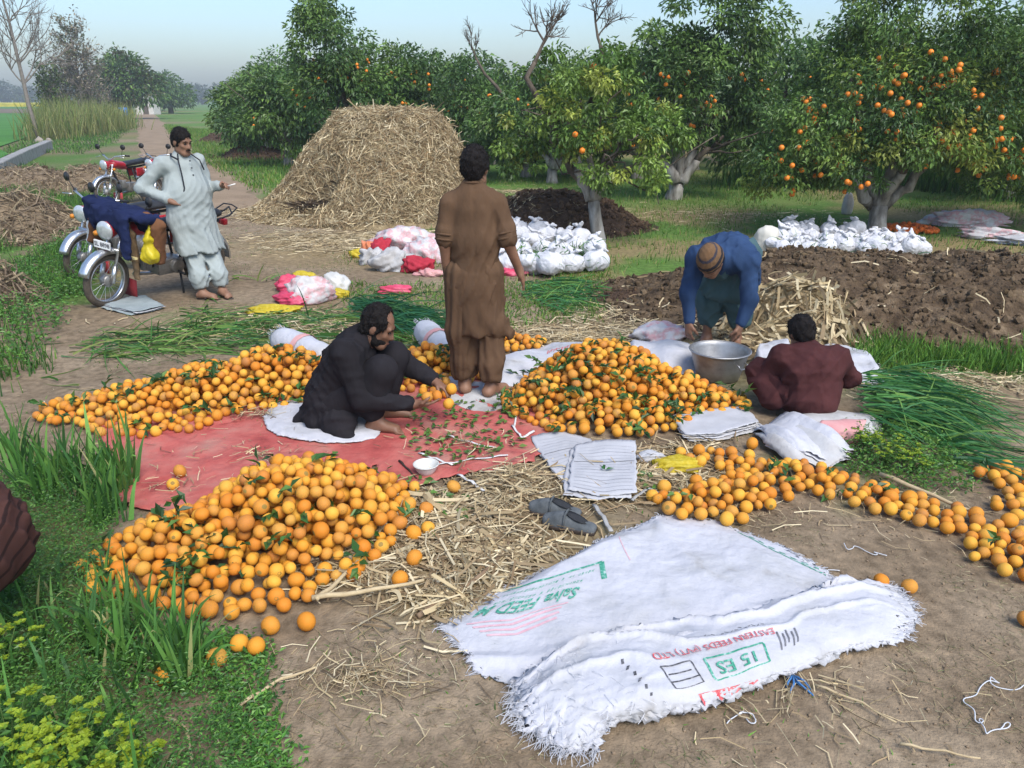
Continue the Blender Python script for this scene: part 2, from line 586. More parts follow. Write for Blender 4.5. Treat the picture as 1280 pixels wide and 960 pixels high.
m_plough = mat('ploughed_strip', [(.12, .09, .055), (.17, .12, .075)], scale=.3, rough=.95)
sheet('wheat_field', [(-22.5, 35), (-19.5, 31), (-17, 26), (-26, 24), (-80, 30), (-160, 120), (-100, 130), (-62, 124), (-34, 60)], .05, m_field)
sheet('ploughed_field', [(-62, 126), (-100, 132), (-170, 124), (-240, 190), (-98, 192)], .045, m_plough)
sheet('fallow_field', [(-98, 194), (-250, 194), (-330, 250), (-126, 250)], .05, m_field)
# far mustard crop: raised sheet of bloom
def slab(name, poly, z0, z1, material):
    n = len(poly)
    v = [(p[0], p[1], z0) for p in poly] + [(p[0], p[1], z1) for p in poly]
    f = [list(range(n, 2 * n))] + [[i, (i + 1) % n, n + (i + 1) % n, n + i] for i in range(n)]
    return tag(part(name, v, f, material, smooth=False), kind='structure')
slab('mustard_field', [(-74, 150), (-80, 149), (-52, 100), (-47, 101)], .02, .9, m_must)
slab('mustard_field', [(-128, 252), (-335, 252), (-420, 345), (-172, 345)], .02, .95, m_must)

# ---------------------------------------------------------------- plants made of blades
m_blade = mat('grass_blade', [(.85, .85, .8), (1.1, 1.1, 1.1)], scale=1.5, rough=.55, attr='col', translucent=.25, spec=.25)
m_straw = mat('straw', [(.8, .8, .8), (1.12, 1.12, 1.12)], scale=4, rough=.75, attr='col', translucent=.12, spec=.25)
m_leaf = mat('citrus_leaf', [(.9, .9, .9), (1.1, 1.1, 1.1)], scale=2, rough=.42, attr='col', translucent=.22, spec=.4)

def rand_dir(n, up=0.5, rng=RNG):
    a = rng.uniform(0, 2 * math.pi, n)
    d = np.stack([np.cos(a), np.sin(a), np.full(n, up)], 1)
    return d / np.linalg.norm(d, axis=1)[:, None]

def pal(n, cols, rng=RNG, jitter=.18):
    cols = np.asarray(cols)
    c = cols[rng.integers(0, len(cols), n)] * (1 + rng.normal(size=(n, 1)) * jitter)
    return np.clip(c, .004, 1)

GREENS = [(.075, .18, .028), (.10, .23, .034), (.135, .27, .045), (.055, .14, .028)]
DGREENS = [(.035, .095, .022), (.05, .125, .028), (.065, .15, .03)]
LGREENS = [(.13, .23, .03), (.10, .21, .03), (.18, .26, .05), (.24, .25, .08)]
STRAWS = [(.45, .355, .20), (.53, .43, .26), (.37, .28, .155), (.60, .51, .33), (.30, .22, .125)]

def blade_clump(name, label, cat, pts, hmin, hmax, w, cols, lean=.5, droop=.35, nseg=3, per=1, spread=.03, kind='stuff', zfun=gh, parent=None):
    n = len(pts) * per
    b = np.repeat(pts, per, 0) + RNG.normal(size=(n, 2)) * spread
    base = np.concatenate([b, zfun(b[:, 0], b[:, 1])[:, None] - .01], 1)
    L = RNG.uniform(hmin, hmax, n)
    d = rand_dir(n, 1.0); d[:, :2] *= lean * RNG.uniform(.1, 1.4, n)[:, None]; d[:, 2] = 1
    V, Qd, t, sid = strips(base, d, L, RNG.uniform(.6, 1.3, n) * w, droop=droop * RNG.uniform(.2, 1.5, n), nseg=nseg)
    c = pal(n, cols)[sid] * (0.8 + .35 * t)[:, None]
    o = part(name, V, Qd, m_blade, parent, col=c)
    return tag(o, label, cat, kind=kind) if parent is None else o

def nfilter(p, thr, f=1.2, seed=40):
    return p[fbm(p[:, 0] * f, p[:, 1] * f, 3, seed) > thr]

# verge on the left beside the motorcycles
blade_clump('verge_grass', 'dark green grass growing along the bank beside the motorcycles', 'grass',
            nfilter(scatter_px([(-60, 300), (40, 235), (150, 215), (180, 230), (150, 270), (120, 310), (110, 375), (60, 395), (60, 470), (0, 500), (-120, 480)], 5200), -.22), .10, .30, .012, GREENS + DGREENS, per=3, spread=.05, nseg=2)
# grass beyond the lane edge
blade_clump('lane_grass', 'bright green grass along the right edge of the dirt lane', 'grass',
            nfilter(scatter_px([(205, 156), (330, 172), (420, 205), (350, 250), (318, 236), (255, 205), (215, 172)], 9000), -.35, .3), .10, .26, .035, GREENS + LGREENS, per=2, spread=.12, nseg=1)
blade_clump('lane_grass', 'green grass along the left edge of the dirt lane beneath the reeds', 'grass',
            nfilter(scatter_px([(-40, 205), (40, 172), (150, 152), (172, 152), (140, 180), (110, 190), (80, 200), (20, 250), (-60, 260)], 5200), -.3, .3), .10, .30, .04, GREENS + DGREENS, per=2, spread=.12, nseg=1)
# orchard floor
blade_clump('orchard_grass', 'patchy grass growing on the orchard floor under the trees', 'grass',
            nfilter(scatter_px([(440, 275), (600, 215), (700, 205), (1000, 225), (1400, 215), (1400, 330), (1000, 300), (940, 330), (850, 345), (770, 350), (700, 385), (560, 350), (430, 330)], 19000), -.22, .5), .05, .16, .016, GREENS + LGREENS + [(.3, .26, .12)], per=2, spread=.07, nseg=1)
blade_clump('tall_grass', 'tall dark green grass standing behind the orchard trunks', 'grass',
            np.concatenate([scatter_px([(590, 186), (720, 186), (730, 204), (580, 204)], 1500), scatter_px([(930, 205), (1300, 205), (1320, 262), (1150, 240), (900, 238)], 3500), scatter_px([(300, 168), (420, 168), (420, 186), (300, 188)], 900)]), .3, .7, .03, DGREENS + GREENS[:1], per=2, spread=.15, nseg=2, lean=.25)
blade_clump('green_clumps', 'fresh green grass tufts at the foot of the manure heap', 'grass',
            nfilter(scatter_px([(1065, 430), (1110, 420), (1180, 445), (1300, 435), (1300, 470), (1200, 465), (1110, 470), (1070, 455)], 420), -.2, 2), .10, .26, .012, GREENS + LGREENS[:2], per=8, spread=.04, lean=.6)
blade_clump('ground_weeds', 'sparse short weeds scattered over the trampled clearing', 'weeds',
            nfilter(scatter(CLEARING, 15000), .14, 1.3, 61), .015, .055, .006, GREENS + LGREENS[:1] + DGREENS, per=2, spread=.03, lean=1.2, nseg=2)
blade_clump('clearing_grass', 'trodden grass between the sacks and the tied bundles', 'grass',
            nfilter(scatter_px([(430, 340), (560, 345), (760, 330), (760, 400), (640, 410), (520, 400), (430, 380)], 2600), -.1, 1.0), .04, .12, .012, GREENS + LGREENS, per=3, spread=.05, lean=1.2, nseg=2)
# reeds beside the lane
blade_clump('reeds', 'tall yellow green reeds beside the lane near the bare trees', 'reeds',
            scatter(np.array([P(50, 178)[:2], P(148, 163)[:2], P(160, 158)[:2], P(60, 165)[:2]]), 2200), .5, 2.7, .05, [(.17, .21, .055), (.22, .24, .08), (.12, .18, .045), (.28, .27, .11)], per=3, spread=.55, lean=.42, droop=.3)

# ---------------------------------------------------------------- mounds
def mound_mesh(c, rx, ry, hfun, n=90, rot=0.0, ext=1.12):
    u = np.linspace(-ext, ext, n)
    U, W = np.meshgrid(u, u, indexing='ij')
    x = c[0] + rx * U * math.cos(rot) - ry * W * math.sin(rot)
    y = c[1] + rx * U * math.sin(rot) + ry * W * math.cos(rot)
    h = hfun(U, W, x, y)
    z = gh(x, y) + h
    V = np.stack([x, y, z], -1).reshape(-1, 3)
    I = np.arange(n * n).reshape(n, n)
    Q = np.stack([I[:-1, :-1], I[1:, :-1], I[1:, 1:], I[:-1, 1:]], -1).reshape(-1, 4)
    keep = (h.ravel()[Q] > -.02).any(1)
    return V, Q[keep], h

class Mound:
    def __init__(s, c, rx, ry, prof, rot=0.0, n=90):
        s.c, s.rx, s.ry, s.prof, s.rot, s.n = c, rx, ry, prof, rot, n
    def uv(s, x, y):
        dx, dy = x - s.c[0], y - s.c[1]
        return (dx * math.cos(s.rot) + dy * math.sin(s.rot)) / s.rx, (-dx * math.sin(s.rot) + dy * math.cos(s.rot)) / s.ry
    def z(s, x, y):
        u, w = s.uv(x, y)
        return gh(x, y) + s.prof(u, w, x, y)
    def mesh(s): return mound_mesh(s.c, s.rx, s.ry, s.prof, s.n, s.rot)
    def sample(s, n, r=1.0, rng=RNG):
        a = rng.uniform(0, 2 * math.pi, n); d = np.sqrt(rng.uniform(0, 1, n)) * r
        u, w = d * np.cos(a), d * np.sin(a)
        x = s.c[0] + s.rx * u * math.cos(s.rot) - s.ry * w * math.sin(s.rot)
        y = s.c[1] + s.rx * u * math.sin(s.rot) + s.ry * w * math.cos(s.rot)
        return x, y
    def normals(s, x, y, e=.05):
        zx = (s.z(x + e, y) - s.z(x - e, y)) / (2 * e); zy = (s.z(x, y + e) - s.z(x, y - e)) / (2 * e)
        n = np.stack([-zx, -zy, np.ones_like(zx)], 1)
        return n / np.linalg.norm(n, axis=1)[:, None]

def straw_on(m, n, lmin, lmax, w, cols, name, parent, lift=.02, tilt=.25, r=1.05, nseg=2, kink=.06, down=0.0, filt=None, slopew=True):
    if slopew:
        x, y = m.sample(n * 3, r)
        nn = m.normals(x, y)
        keep = RNG.uniform(0, 1, len(x)) < np.minimum(1, .33 / np.maximum(nn[:, 2], .2))
        x, y, nn = x[keep][:n], y[keep][:n], nn[keep][:n]
    else:
        x, y = m.sample(n, r); nn = m.normals(x, y)
    if filt is not None:
        k = filt(x, y); x, y, nn = x[k], y[k], nn[k]
    n = len(x)
    z = m.z(x, y)
    rd = RNG.normal(size=(n, 3))
    d = rd - nn * np.sum(rd * nn, 1)[:, None]
    d /= np.linalg.norm(d, axis=1)[:, None]
    dn = np.array([0, 0, -1.0]) - nn * (-nn[:, 2])[:, None]
    d = d + dn * down + nn * (RNG.uniform(-.05, 1, n) * tilt)[:, None]
    L = RNG.uniform(lmin, lmax, n) * RNG.uniform(.5, 1, n)
    d /= np.linalg.norm(d, axis=1)[:, None]
    base = np.stack([x, y, z], 1) - d * (L * .5)[:, None] + nn * RNG.uniform(0, lift, n)[:, None]
    V, Qd, t, sid = strips(base, d, L, RNG.uniform(.5, 1.4, n) * w, nseg=nseg, taper=False, kink=kink)
    return part(name, V, Qd, m_straw, parent, col=pal(n, cols)[sid], smooth=False)

m_straw_core = mat('straw_core', [(.20, .14, .07), (.32, .24, .13), (.42, .33, .19)], scale=14, rough=.9, bump=1, bscale=60, bdist=.04)

# the big straw stack
HC = (-2.42, 14.95)
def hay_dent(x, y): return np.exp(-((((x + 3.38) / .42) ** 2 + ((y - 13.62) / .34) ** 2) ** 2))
def hay_prof(u, w, x, y):
    uu = np.where(u > .17, (u - .17) / .70, (u - .17) / 1.16)
    d = np.sqrt(uu * uu + w * w) + .05 * fbm(x * .8, y * .8, 3, 3)
    h = 1.76 * np.clip(1 - ss(d, .26, 1.08), 0, 1) ** .95
    h = h + .10 * (d < .55) * (1 - d / .55) * fbm(x * 1.4, y * 1.4, 2, 9) + .22 * np.exp(-((u - .12) ** 2 + (w + .72) ** 2) / .12)
    h = h + (.13 * fbm(x * 1.6, y * 1.6, 4, 31)) * ss(h, .05, .4)
    h = np.maximum(h - .95 * hay_dent(x, y), np.minimum(h, .22))
    return np.where(d > 1.1, -.05, h)
hay = Mound(HC, 2.5, 2.15, hay_prof, n=110)
t = thing('straw_stack', 'large pale straw stack beside the lane with a dark hollow in its side', 'straw stack', (HC[0], HC[1], 0))
def at0(o, t):   # child given in world coordinates
    o.location = [-t.location[0], -t.location[1], -t.location[2]]
    return o
v, q, _ = hay.mesh()
at0(part('straw_core', v, q, m_straw_core, t), t)
at0(straw_on(hay, 48000, .12, .46, .0095, STRAWS + [(.24, .16, .08)], 'loose_straw', t, lift=.06, tilt=.35, down=.5, nseg=1, filt=lambda x, y: (hay_dent(x, y) < .35) | (RNG.uniform(0, 1, len(x)) < .25)), t)['kind'] = 'stuff'
# straw coloured dark brown to paint in the shade of the hollow
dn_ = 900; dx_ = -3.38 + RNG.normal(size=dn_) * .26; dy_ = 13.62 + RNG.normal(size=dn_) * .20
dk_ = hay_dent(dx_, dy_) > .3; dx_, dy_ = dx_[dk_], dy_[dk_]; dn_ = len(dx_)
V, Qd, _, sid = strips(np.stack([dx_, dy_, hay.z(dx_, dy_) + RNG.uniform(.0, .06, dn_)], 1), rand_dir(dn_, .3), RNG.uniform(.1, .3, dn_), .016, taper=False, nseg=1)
at0(part('hollow_shade_straw', V, Qd, m_straw, t, col=pal(dn_, [(.05, .034, .022), (.08, .055, .034), (.11, .08, .05)])[sid], smooth=False), t)['kind'] = 'stuff'
# stalks sticking up along its top
nst = 700
aa = RNG.uniform(0, 2 * math.pi, nst); rr = RNG.uniform(.25, .8, nst)
bx = HC[0] + 2.0 * (rr * np.cos(aa) + .2); by = HC[1] + 2.15 * rr * np.sin(aa)
d = rand_dir(nst, .9)
V, Qd, _, sid = strips(np.stack([bx, by, hay.z(bx, by) - .05], 1), d, RNG.uniform(.2, .5, nst), .018, droop=RNG.uniform(0, .9, nst), taper=False)
at0(part('stalks', V, Qd, m_straw, t, col=pal(nst, STRAWS)[sid], smooth=False), t)['kind'] = 'stuff'

# straw litter lying on the ground (none on top of the foreground sacks)
SACKS = pxpoly([(560, 787), (690, 705), (830, 632), (1000, 680), (1150, 750), (1150, 800), (880, 905), (750, 955), (690, 955), (600, 860)])
def litter(name, label, zones, n, lmin, lmax, w, cols, flat=.1, kink=.08, kind='stuff', nseg=2, zf=gh):
    pts = []
    tot = sum(z[2] for z in zones)
    for c, r, s in zones:
        q = P(*c); k = int(n * s / tot)
        a = RNG.uniform(0, 2 * math.pi, k); d = np.abs(RNG.normal(size=k)) * .55
        pts.append(np.stack([q[0] + r[0] * d * np.cos(a), q[1] + r[1] * d * np.sin(a)], 1))
    p = np.concatenate(pts); p = p[~in_poly(p[:, 0], p[:, 1], SACKS)]; n = len(p)
    d = rand_dir(n, 0.0); d[:, 2] = RNG.uniform(-flat * .3, flat, n)
    side = np.cross(d, np.array([0, 0, 1.0]) + RNG.normal(size=(n, 3)) * .45)
    L = RNG.uniform(lmin, lmax, n) * RNG.uniform(.4, 1, n)
    base = np.concatenate([p, (zf(p[:, 0], p[:, 1]) + RNG.uniform(.003, .03, n))[:, None]], 1) - d * (L / 2)[:, None]
    base[:, 2] = np.maximum(base[:, 2], zf(base[:, 0], base[:, 1]) + .003)
    V, Qd, t, sid = strips(base, d, L, RNG.uniform(.4, 1.4, n) * w, side=side, nseg=nseg, taper=False, kink=kink * np.array([1, 1, .35]))
    g = zf(V[:, 0], V[:, 1]) + .002
    V[:, 2] = np.maximum(V[:, 2], g)
    return tag(part(name, V, Qd, m_straw, col=pal(n, cols)[sid], smooth=False), label, 'straw', kind=kind)

litter('straw_litter', 'dry maize straw strewn over the ground between the orange heaps and the sack',
       [((600, 690), (.62, .42), 1.0), ((560, 640), (.4, .3), .6), ((800, 600), (.5, .3), .6), ((660, 620), (.4, .25), .35), ((560, 755), (.3, .2), .35), ((450, 720), (.3, .16), .35), ((860, 570), (.35, .2), .3), ((640, 600), (.3, .2), .3)], 5200, .05, .34, .0078, STRAWS + [(.22, .15, .08)], kink=.13, flat=.22)
litter('maize_leaves', 'broad dry maize leaves curled on the straw beside the front heap', [((600, 690), (.62, .42), 1.0), ((560, 640), (.4, .3), .6), ((820, 600), (.4, .3), .6), ((560, 755), (.3, .2), .3)], 300, .12, .34, .016, STRAWS, kink=.16, flat=.3, nseg=5)
litter('straw_litter', 'pale straw scattered on the dirt in front of the straw stack',
       [((450, 300), (1.9, 1.2), 1.0), ((350, 265), (1.6, 1.3), .5), ((540, 300), (1.2, .8), .5), ((640, 240), (2.4, 1.5), .2)], 9000, .10, .40, .010, STRAWS, kink=.1)
litter('straw_litter', 'straw scattered behind the middle orange heap',
       [((720, 420), (1.3, .55), 1.0), ((950, 420), (1.0, .45), .8), ((820, 390), (1.2, .6), .5), ((420, 410), (1.8, .6), .6), ((1180, 480), (1.1, .4), .45), ((900, 270), (3.5, 1.5), .5)], 8000, .06, .34, .009, STRAWS, kink=.1)
litter('straw_litter', 'thin straw stalks scattered over the bare trampled soil',
       [((980, 860), (.8, .35), .5), ((450, 850), (.5, .3), .5), ((1150, 640), (.8, .4), .5), ((300, 520), (2.0, .8), .5), ((900, 640), (.8, .4), .5), ((200, 420), (1.5, 1.2), .4)], 1900, .02, .22, .004, STRAWS + [(.14, .10, .06)], kink=.12)

# crumbs of soil and grit on the bare ground
cq = np.concatenate([scatter_px([(350, 820), (560, 700), (900, 620), (1280, 640), (1500, 800), (1400, 1000), (350, 1000)], 1700), scatter_px([(100, 470), (300, 300), (520, 320), (500, 420)], 400)])
cn = len(cq); cs = RNG.uniform(.002, .009, cn) * RNG.uniform(.4, 1, cn)
cv = ICO1[0][None] * (1 + .3 * RNG.normal(size=(cn, 12, 1)).clip(-1, 1)) * cs[:, None, None] + np.concatenate([cq, (gh(cq[:, 0], cq[:, 1]) + cs * .3)[:, None]], 1)[:, None, :]
tag(part('soil_crumbs', cv.reshape(-1, 3), (ICO1[1][None] + (np.arange(cn) * 12)[:, None, None]).reshape(-1, 3), mat('crumb_soil', [(.16, .115, .07), (.26, .19, .125)], scale=20, rough=.95), smooth=False), 'crumbs of dry soil and grit on the bare trampled ground', 'soil', kind='stuff')
# trodden bits of dry grass on the soil
tq = nfilter(np.concatenate([scatter_px([(330, 830), (560, 760), (700, 690), (1000, 640), (1400, 700), (1400, 1000), (330, 1000)], 9000), scatter_px([(40, 520), (120, 430), (330, 310), (520, 330), (430, 440), (200, 470)], 3000)]), -.05, 1.7, 83)
tq = tq[~in_poly(tq[:, 0], tq[:, 1], SACKS)]; tn = len(tq)
td = rand_dir(tn, 0.0); td[:, 2] = RNG.uniform(-.05, .25, tn)
V, Qd, _, sid = strips(np.concatenate([tq, (gh(tq[:, 0], tq[:, 1]) + .002)[:, None]], 1), td, RNG.uniform(.012, .06, tn), RNG.uniform(.0015, .0035, tn), nseg=1)
V[:, 2] = np.maximum(V[:, 2], gh(V[:, 0], V[:, 1]) + .001)
tag(part('grass_thatch', V, Qd, m_straw, col=pal(tn, [(.20, .17, .09), (.28, .24, .13), (.13, .15, .06), (.16, .12, .08), (.38, .33, .2)])[sid], smooth=False), 'trodden shreds of dry and green grass pressed into the bare soil', 'grass', kind='stuff')
# manure heaps
def clod_obj(m, n, s0, s1, name, material, parent, r=1.0, sub=ICO1, zoff=.3):
    x, y = m.sample(n, r); z = m.z(x, y)
    ok = m.prof(*m.uv(x, y), x, y) > .015
    x, y, z = x[ok], y[ok], z[ok]; n = len(x)
    sc = RNG.uniform(s0, s1, n) * RNG.uniform(.4, 1, n)
    v, f = sub
    jit = 1 + .28 * RNG.normal(size=(n, len(v), 1)).clip(-1.5, 1.5)
    sq = RNG.uniform(.6, 1.2, (n, 1, 3))
    V = v[None] * jit * sq * sc[:, None, None] + np.stack([x, y, z + sc * zoff], 1)[:, None, :]
    F = (f[None] + (np.arange(n) * len(v))[:, None, None]).reshape(-1, 3)
    c = np.repeat(pal(n, [(1, 1, 1), (.6, .58, .55), (1.3, 1.25, 1.1)], jitter=.2), len(v), 0)
    o = part(name, V.reshape(-1, 3), F, material, parent, col=c, smooth=False)
    o['kind'] = 'stuff'
    return o

m_man = mat('brown_manure', [(.032, .022, .014), (.075, .051, .031), (.125, .087, .053), (.21, .155, .098)], scale=5, rough=.95, bump=1, bscale=26, bdist=.05, spec=.1, detail=10)
m_man_c = mat('manure_clod', [(.045, .031, .019), (.11, .077, .047), (.20, .145, .09)], scale=8, rough=.95, bump=.6, bscale=60, attr='col', spec=.1)
def man_prof(u, w, x, y):
    d = np.sqrt(u * u + w * w) + .16 * fbm(x * .8, y * .8, 3, 7)
    h = .62 * (1 - ss(d, .25, 1.0)) * (.85 + .3 * fbm(x * .7 + 3, y * .7, 2, 5))
    h = h + (.12 * fbm(x * 2.0, y * 2.0, 4, 13) + .05 * fbm(x * 7, y * 7, 3, 19)) * ss(h, .0, .18)
    return np.where(d > 1.0, -.03, h)
man = Mound((3.95, 7.75), 3.35, 1.95, man_prof, rot=-.10, n=180)
t = thing('manure_heap', 'long brown heap of crumbly manure beside the bending man in blue', 'manure heap', (3.95, 7.75, 0))
v, q, _ = man.mesh()
at0(part('manure_bed', v, q, m_man, t, smooth=True), t)
at0(clod_obj(man, 5000, .010, .042, 'clods', m_man_c, t), t)
at0(straw_on(man, 420, .1, .35, .012, STRAWS, 'straw_bits', t, tilt=.2, slopew=False), t)['kind'] = 'stuff'

m_man2 = mat('dark_manure', [(.032, .021, .015), (.075, .048, .032), (.12, .08, .052)], scale=7, rough=.95, bump=1, bscale=40, bdist=.05, spec=.1, detail=10)
m_man2c = mat('dark_clod', [(.035, .023, .016), (.085, .055, .036), (.14, .092, .06)], scale=9, rough=.95, attr='col', spec=.1)
def man2_prof(u, w, x, y):
    d = np.sqrt(u * u + w * w) + .14 * fbm(x * 1.1, y * 1.1, 3, 27)
    h = .56 * (1 - ss(d, .15, 1.0))
    h = h + (.08 * fbm(x * 2.5, y * 2.5, 4, 14)) * ss(h, .0, .2)
    return np.where(d > 1.0, -.03, h)
man2 = Mound((.62, 13.0), 1.75, 1.3, man2_prof, n=120)
t = thing('manure_heap', 'dark chocolate brown manure heap between the straw stack and a whitewashed trunk', 'manure heap', (.62, 13.1, 0))
v, q, _ = man2.mesh()
at0(part('manure_bed', v, q, m_man2, t), t)
at0(clod_obj(man2, 1900, .02, .06, 'clods', m_man2c, t), t)
at0(straw_on(man2, 900, .1, .3, .014, STRAWS[:3], 'straw_bits', t, tilt=.2, slopew=False, filt=lambda x, y: (x + .25 * (y - 13) < .25) | (RNG.uniform(0, 1, len(x)) < .15)), t)['kind'] = 'stuff'

def small_heap(label, c, rx, ry, h0, m1, m2, n, rot=0, seed=1, s=(.03, .09), cat='soil heap', straw=0, cols=STRAWS):
    def pf(u, w, x, y):
        d = np.sqrt(u * u + w * w) + .18 * fbm(x * 1.3, y * 1.3, 3, seed)
        h = h0 * (1 - ss(d, .1, 1.0)); h = h + (.12 * h0 + .02) * fbm(x * 3, y * 3, 4, seed + 4) * ss(h, 0, .1)
        return np.where(d > 1.0, -.03, h)
    m = Mound(c, rx, ry, pf, rot=rot, n=70)
    t = thing('earth_heap' if 'soil' in cat else 'brush_pile', label, cat, (c[0], c[1], 0))
    v, q, _ = m.mesh()
    at0(part('heap_core', v, q, m1, t), t)
    if n: at0(clod_obj(m, n // 2, s[0], s[1], 'clods', m2, t), t)
    if straw: at0(straw_on(m, straw, .15, .6, .014, cols, 'twigs', t, tilt=.55, lift=.05, slopew=False, kink=.12), t)['kind'] = 'stuff'
    return m
q = P(322, 197); small_heap('low brown soil heap in the green grass right of the lane, under an orchard tree', (q[0], q[1]), 1.9, 1.3, .42, m_man2, m_man2c, 500, seed=3)
q = P(282, 177); small_heap('brown soil heap far along the lane in the bright grass', (q[0], q[1]), 1.6, 1.6, .5, m_man2, m_man2c, 400, seed=5)
q = P(765, 374); small_heap('thin trail of dark soil at the tip of the long manure heap', (q[0] + .3, q[1]), .75, .35, .09, m_man2, m_man2c, 500, seed=8, s=(.01, .04))
TW = [(.20, .15, .10), (.28, .21, .13), (.15, .11, .075), (.34, .27, .17)]
m_soilh = mat('dry_soil', [(.11, .08, .052), (.19, .14, .09), (.26, .20, .13)], scale=6, rough=.95, bump=1, bscale=30, bdist=.04, spec=.1)
m_soilc = mat('dry_clod', [(.12, .085, .055), (.22, .165, .105)], scale=9, rough=.95, attr='col', spec=.1)
q = P(35, 300); small_heap('tangled pile of brown dry twigs on the grassy bank left of the motorcycles', (q[0], q[1]), 1.35, 1.0, .55, m_soilh, m_soilc, 200, seed=11, cat='brush pile', straw=2600, cols=TW)
q = P(112, 238); small_heap('heap of dry soil and roots behind the motorcycles at the lane edge', (q[0], q[1]), 1.5, 1.6, .5, m_soilh, m_soilc, 700, seed=13, cat='brush pile', straw=1200, cols=TW)
q = P(-20, 385); small_heap('small brown heap of twigs in the verge grass by the left edge', (q[0], q[1]), .6, .5, .35, m_soilh, m_soilc, 100, seed=15, cat='brush pile', straw=900, cols=TW)
q = P(40, 232); small_heap('brown heap of roots and earth beside the concrete channel', (q[0], q[1]), 1.7, 1.3, .42, m_soilh, m_soilc, 400, seed=16, cat='brush pile', straw=900, cols=TW)

# small straw pile beside the sitting man
def sp_prof(u, w, x, y):
    d = np.sqrt(u * u + w * w) + .15 * fbm(x * 2, y * 2, 3, 41)
    h = .46 * (1 - ss(d, .05, 1.0)) + .05 * fbm(x * 5, y * 5, 2, 3) * (d < .9)
    return np.where(d > 1.02, -.03, h)
c = P(1000, 432)
spile = Mound((c[0] + .02, c[1] + .25), .72, .55, sp_prof, n=60)
t = thing('straw_pile', 'knee high pile of broad maize stalks between the man in blue and the manure heap', 'straw pile', (c[0], c[1], 0))
v, q, _ = spile.mesh()
at0(part('straw_core', v, q, m_straw_core, t), t)
at0(straw_on(spile, 1100, .2, .6, .024, STRAWS, 'loose_straw', t, lift=.06, tilt=.55, down=.3, r=1.25, nseg=3, slopew=False), t)['kind'] = 'stuff'

# ---------------------------------------------------------------- trees
m_bark = mat('bark', [(.045, .035, .027), (.10, .08, .06), (.16, .13, .10)], scale=9, rough=.9, bump=1, bscale=30, bdist=.02, stretch=(1, 1, .3))
m_white = mat('whitewashed_bark', [(.11, .095, .075), (.25, .23, .20), (.40, .38, .345)], scale=7, rough=.9, bump=1, bscale=26, bdist=.02, stretch=(1, 1, .3), contrast=(.32, .62))
m_dead = mat('dead_wood', [(.15, .13, .11), (.25, .22, .19)], scale=9, rough=.9, bump=.8, bscale=30, bdist=.02)
m_fruit = mat('tree_fruit', [(.70, .17, .012), (.80, .25, .02)], scale=6, rough=.45, spec=.4, rand=.12)

CIT = [(.075, .145, .036), (.10, .18, .040), (.13, .215, .046), (.06, .12, .034)]
CITL = [(.155, .245, .045), (.19, .28, .05), (.115, .20, .04), (.27, .315, .058), (.09, .165, .036)]

def wob_tube(mb, a, b, ra, rb, n=7, wob=.06, seg=6, rng=RNG):
    a, b = np.asarray(a, float), np.asarray(b, float)
    t = np.linspace(0, 1, seg)[:, None]
    L = np.linalg.norm(b - a)
    pts = a + (b - a) * t + rng.normal(size=(seg, 3)) * wob * L * np.sin(np.pi * t)
    mb.tube(pts, ra + (rb - ra) * t[:, 0], n)
    return pts

def crown_leaves(ells, n, ll, lw, cols, clump=.34, nclump=26, seed=0, shell=.55, droop=.5):
    r = np.random.default_rng(seed)
    vol = np.array([e[3] * e[4] * e[5] for e in ells]) ** .75
    cnt = (n * vol / vol.sum()).astype(int)
    C = []; A = []; K = []
    for e, m in zip(ells, cnt):
        k = max(6, int(nclump * (e[3] * e[4] * e[5]) ** .5))
        d = r.normal(size=(k, 3)); d /= np.linalg.norm(d, axis=1)[:, None]
        rad = (shell + (1 - shell) * r.uniform(0, 1, k)) ** .7
        cc = np.array(e[:3]) + d * rad[:, None] * np.array(e[3:6]) * (1 - .18 * r.uniform(0, 1, (k, 1)))
        cs = clump * r.uniform(.55, 1.35, k) * (np.mean(e[3:6]) ** .5)
        w = cs ** 2; ids = r.choice(k, m, p=w / w.sum())
        dd = r.normal(size=(m, 3)); dd /= np.linalg.norm(dd, axis=1)[:, None]
        rr = r.uniform(0, 1, m) ** .45
        off = dd * (rr * cs[ids])[:, None] * np.array([1.1, 1.1, .8])
        C.append(cc[ids] + off)
        ax = dd * .7 + (cc[ids] - np.array(e[:3])) * .5 + r.normal(size=(m, 3)) * .55; ax[:, 2] -= droop
        A.append(ax)
        base = np.asarray(cols)[r.integers(0, len(cols), k)]
        cl = base[ids] * (1 + .22 * r.normal(size=(m, 1)))
        cl *= (.8 + .4 * r.uniform(0, 1, k))[ids][:, None]
        K.append(np.clip(cl, .006, 1))
    C, A, K = np.concatenate(C), np.concatenate(A), np.concatenate(K)
    lo = C[:, 2] > .25
    C, A, K = C[lo], A[lo], K[lo]
    s = r.uniform(.7, 1.25, len(C))
    V, F = leaves(C, A, ll * s, lw * s, r)
    return V, F, np.repeat(K, 4, 0), C

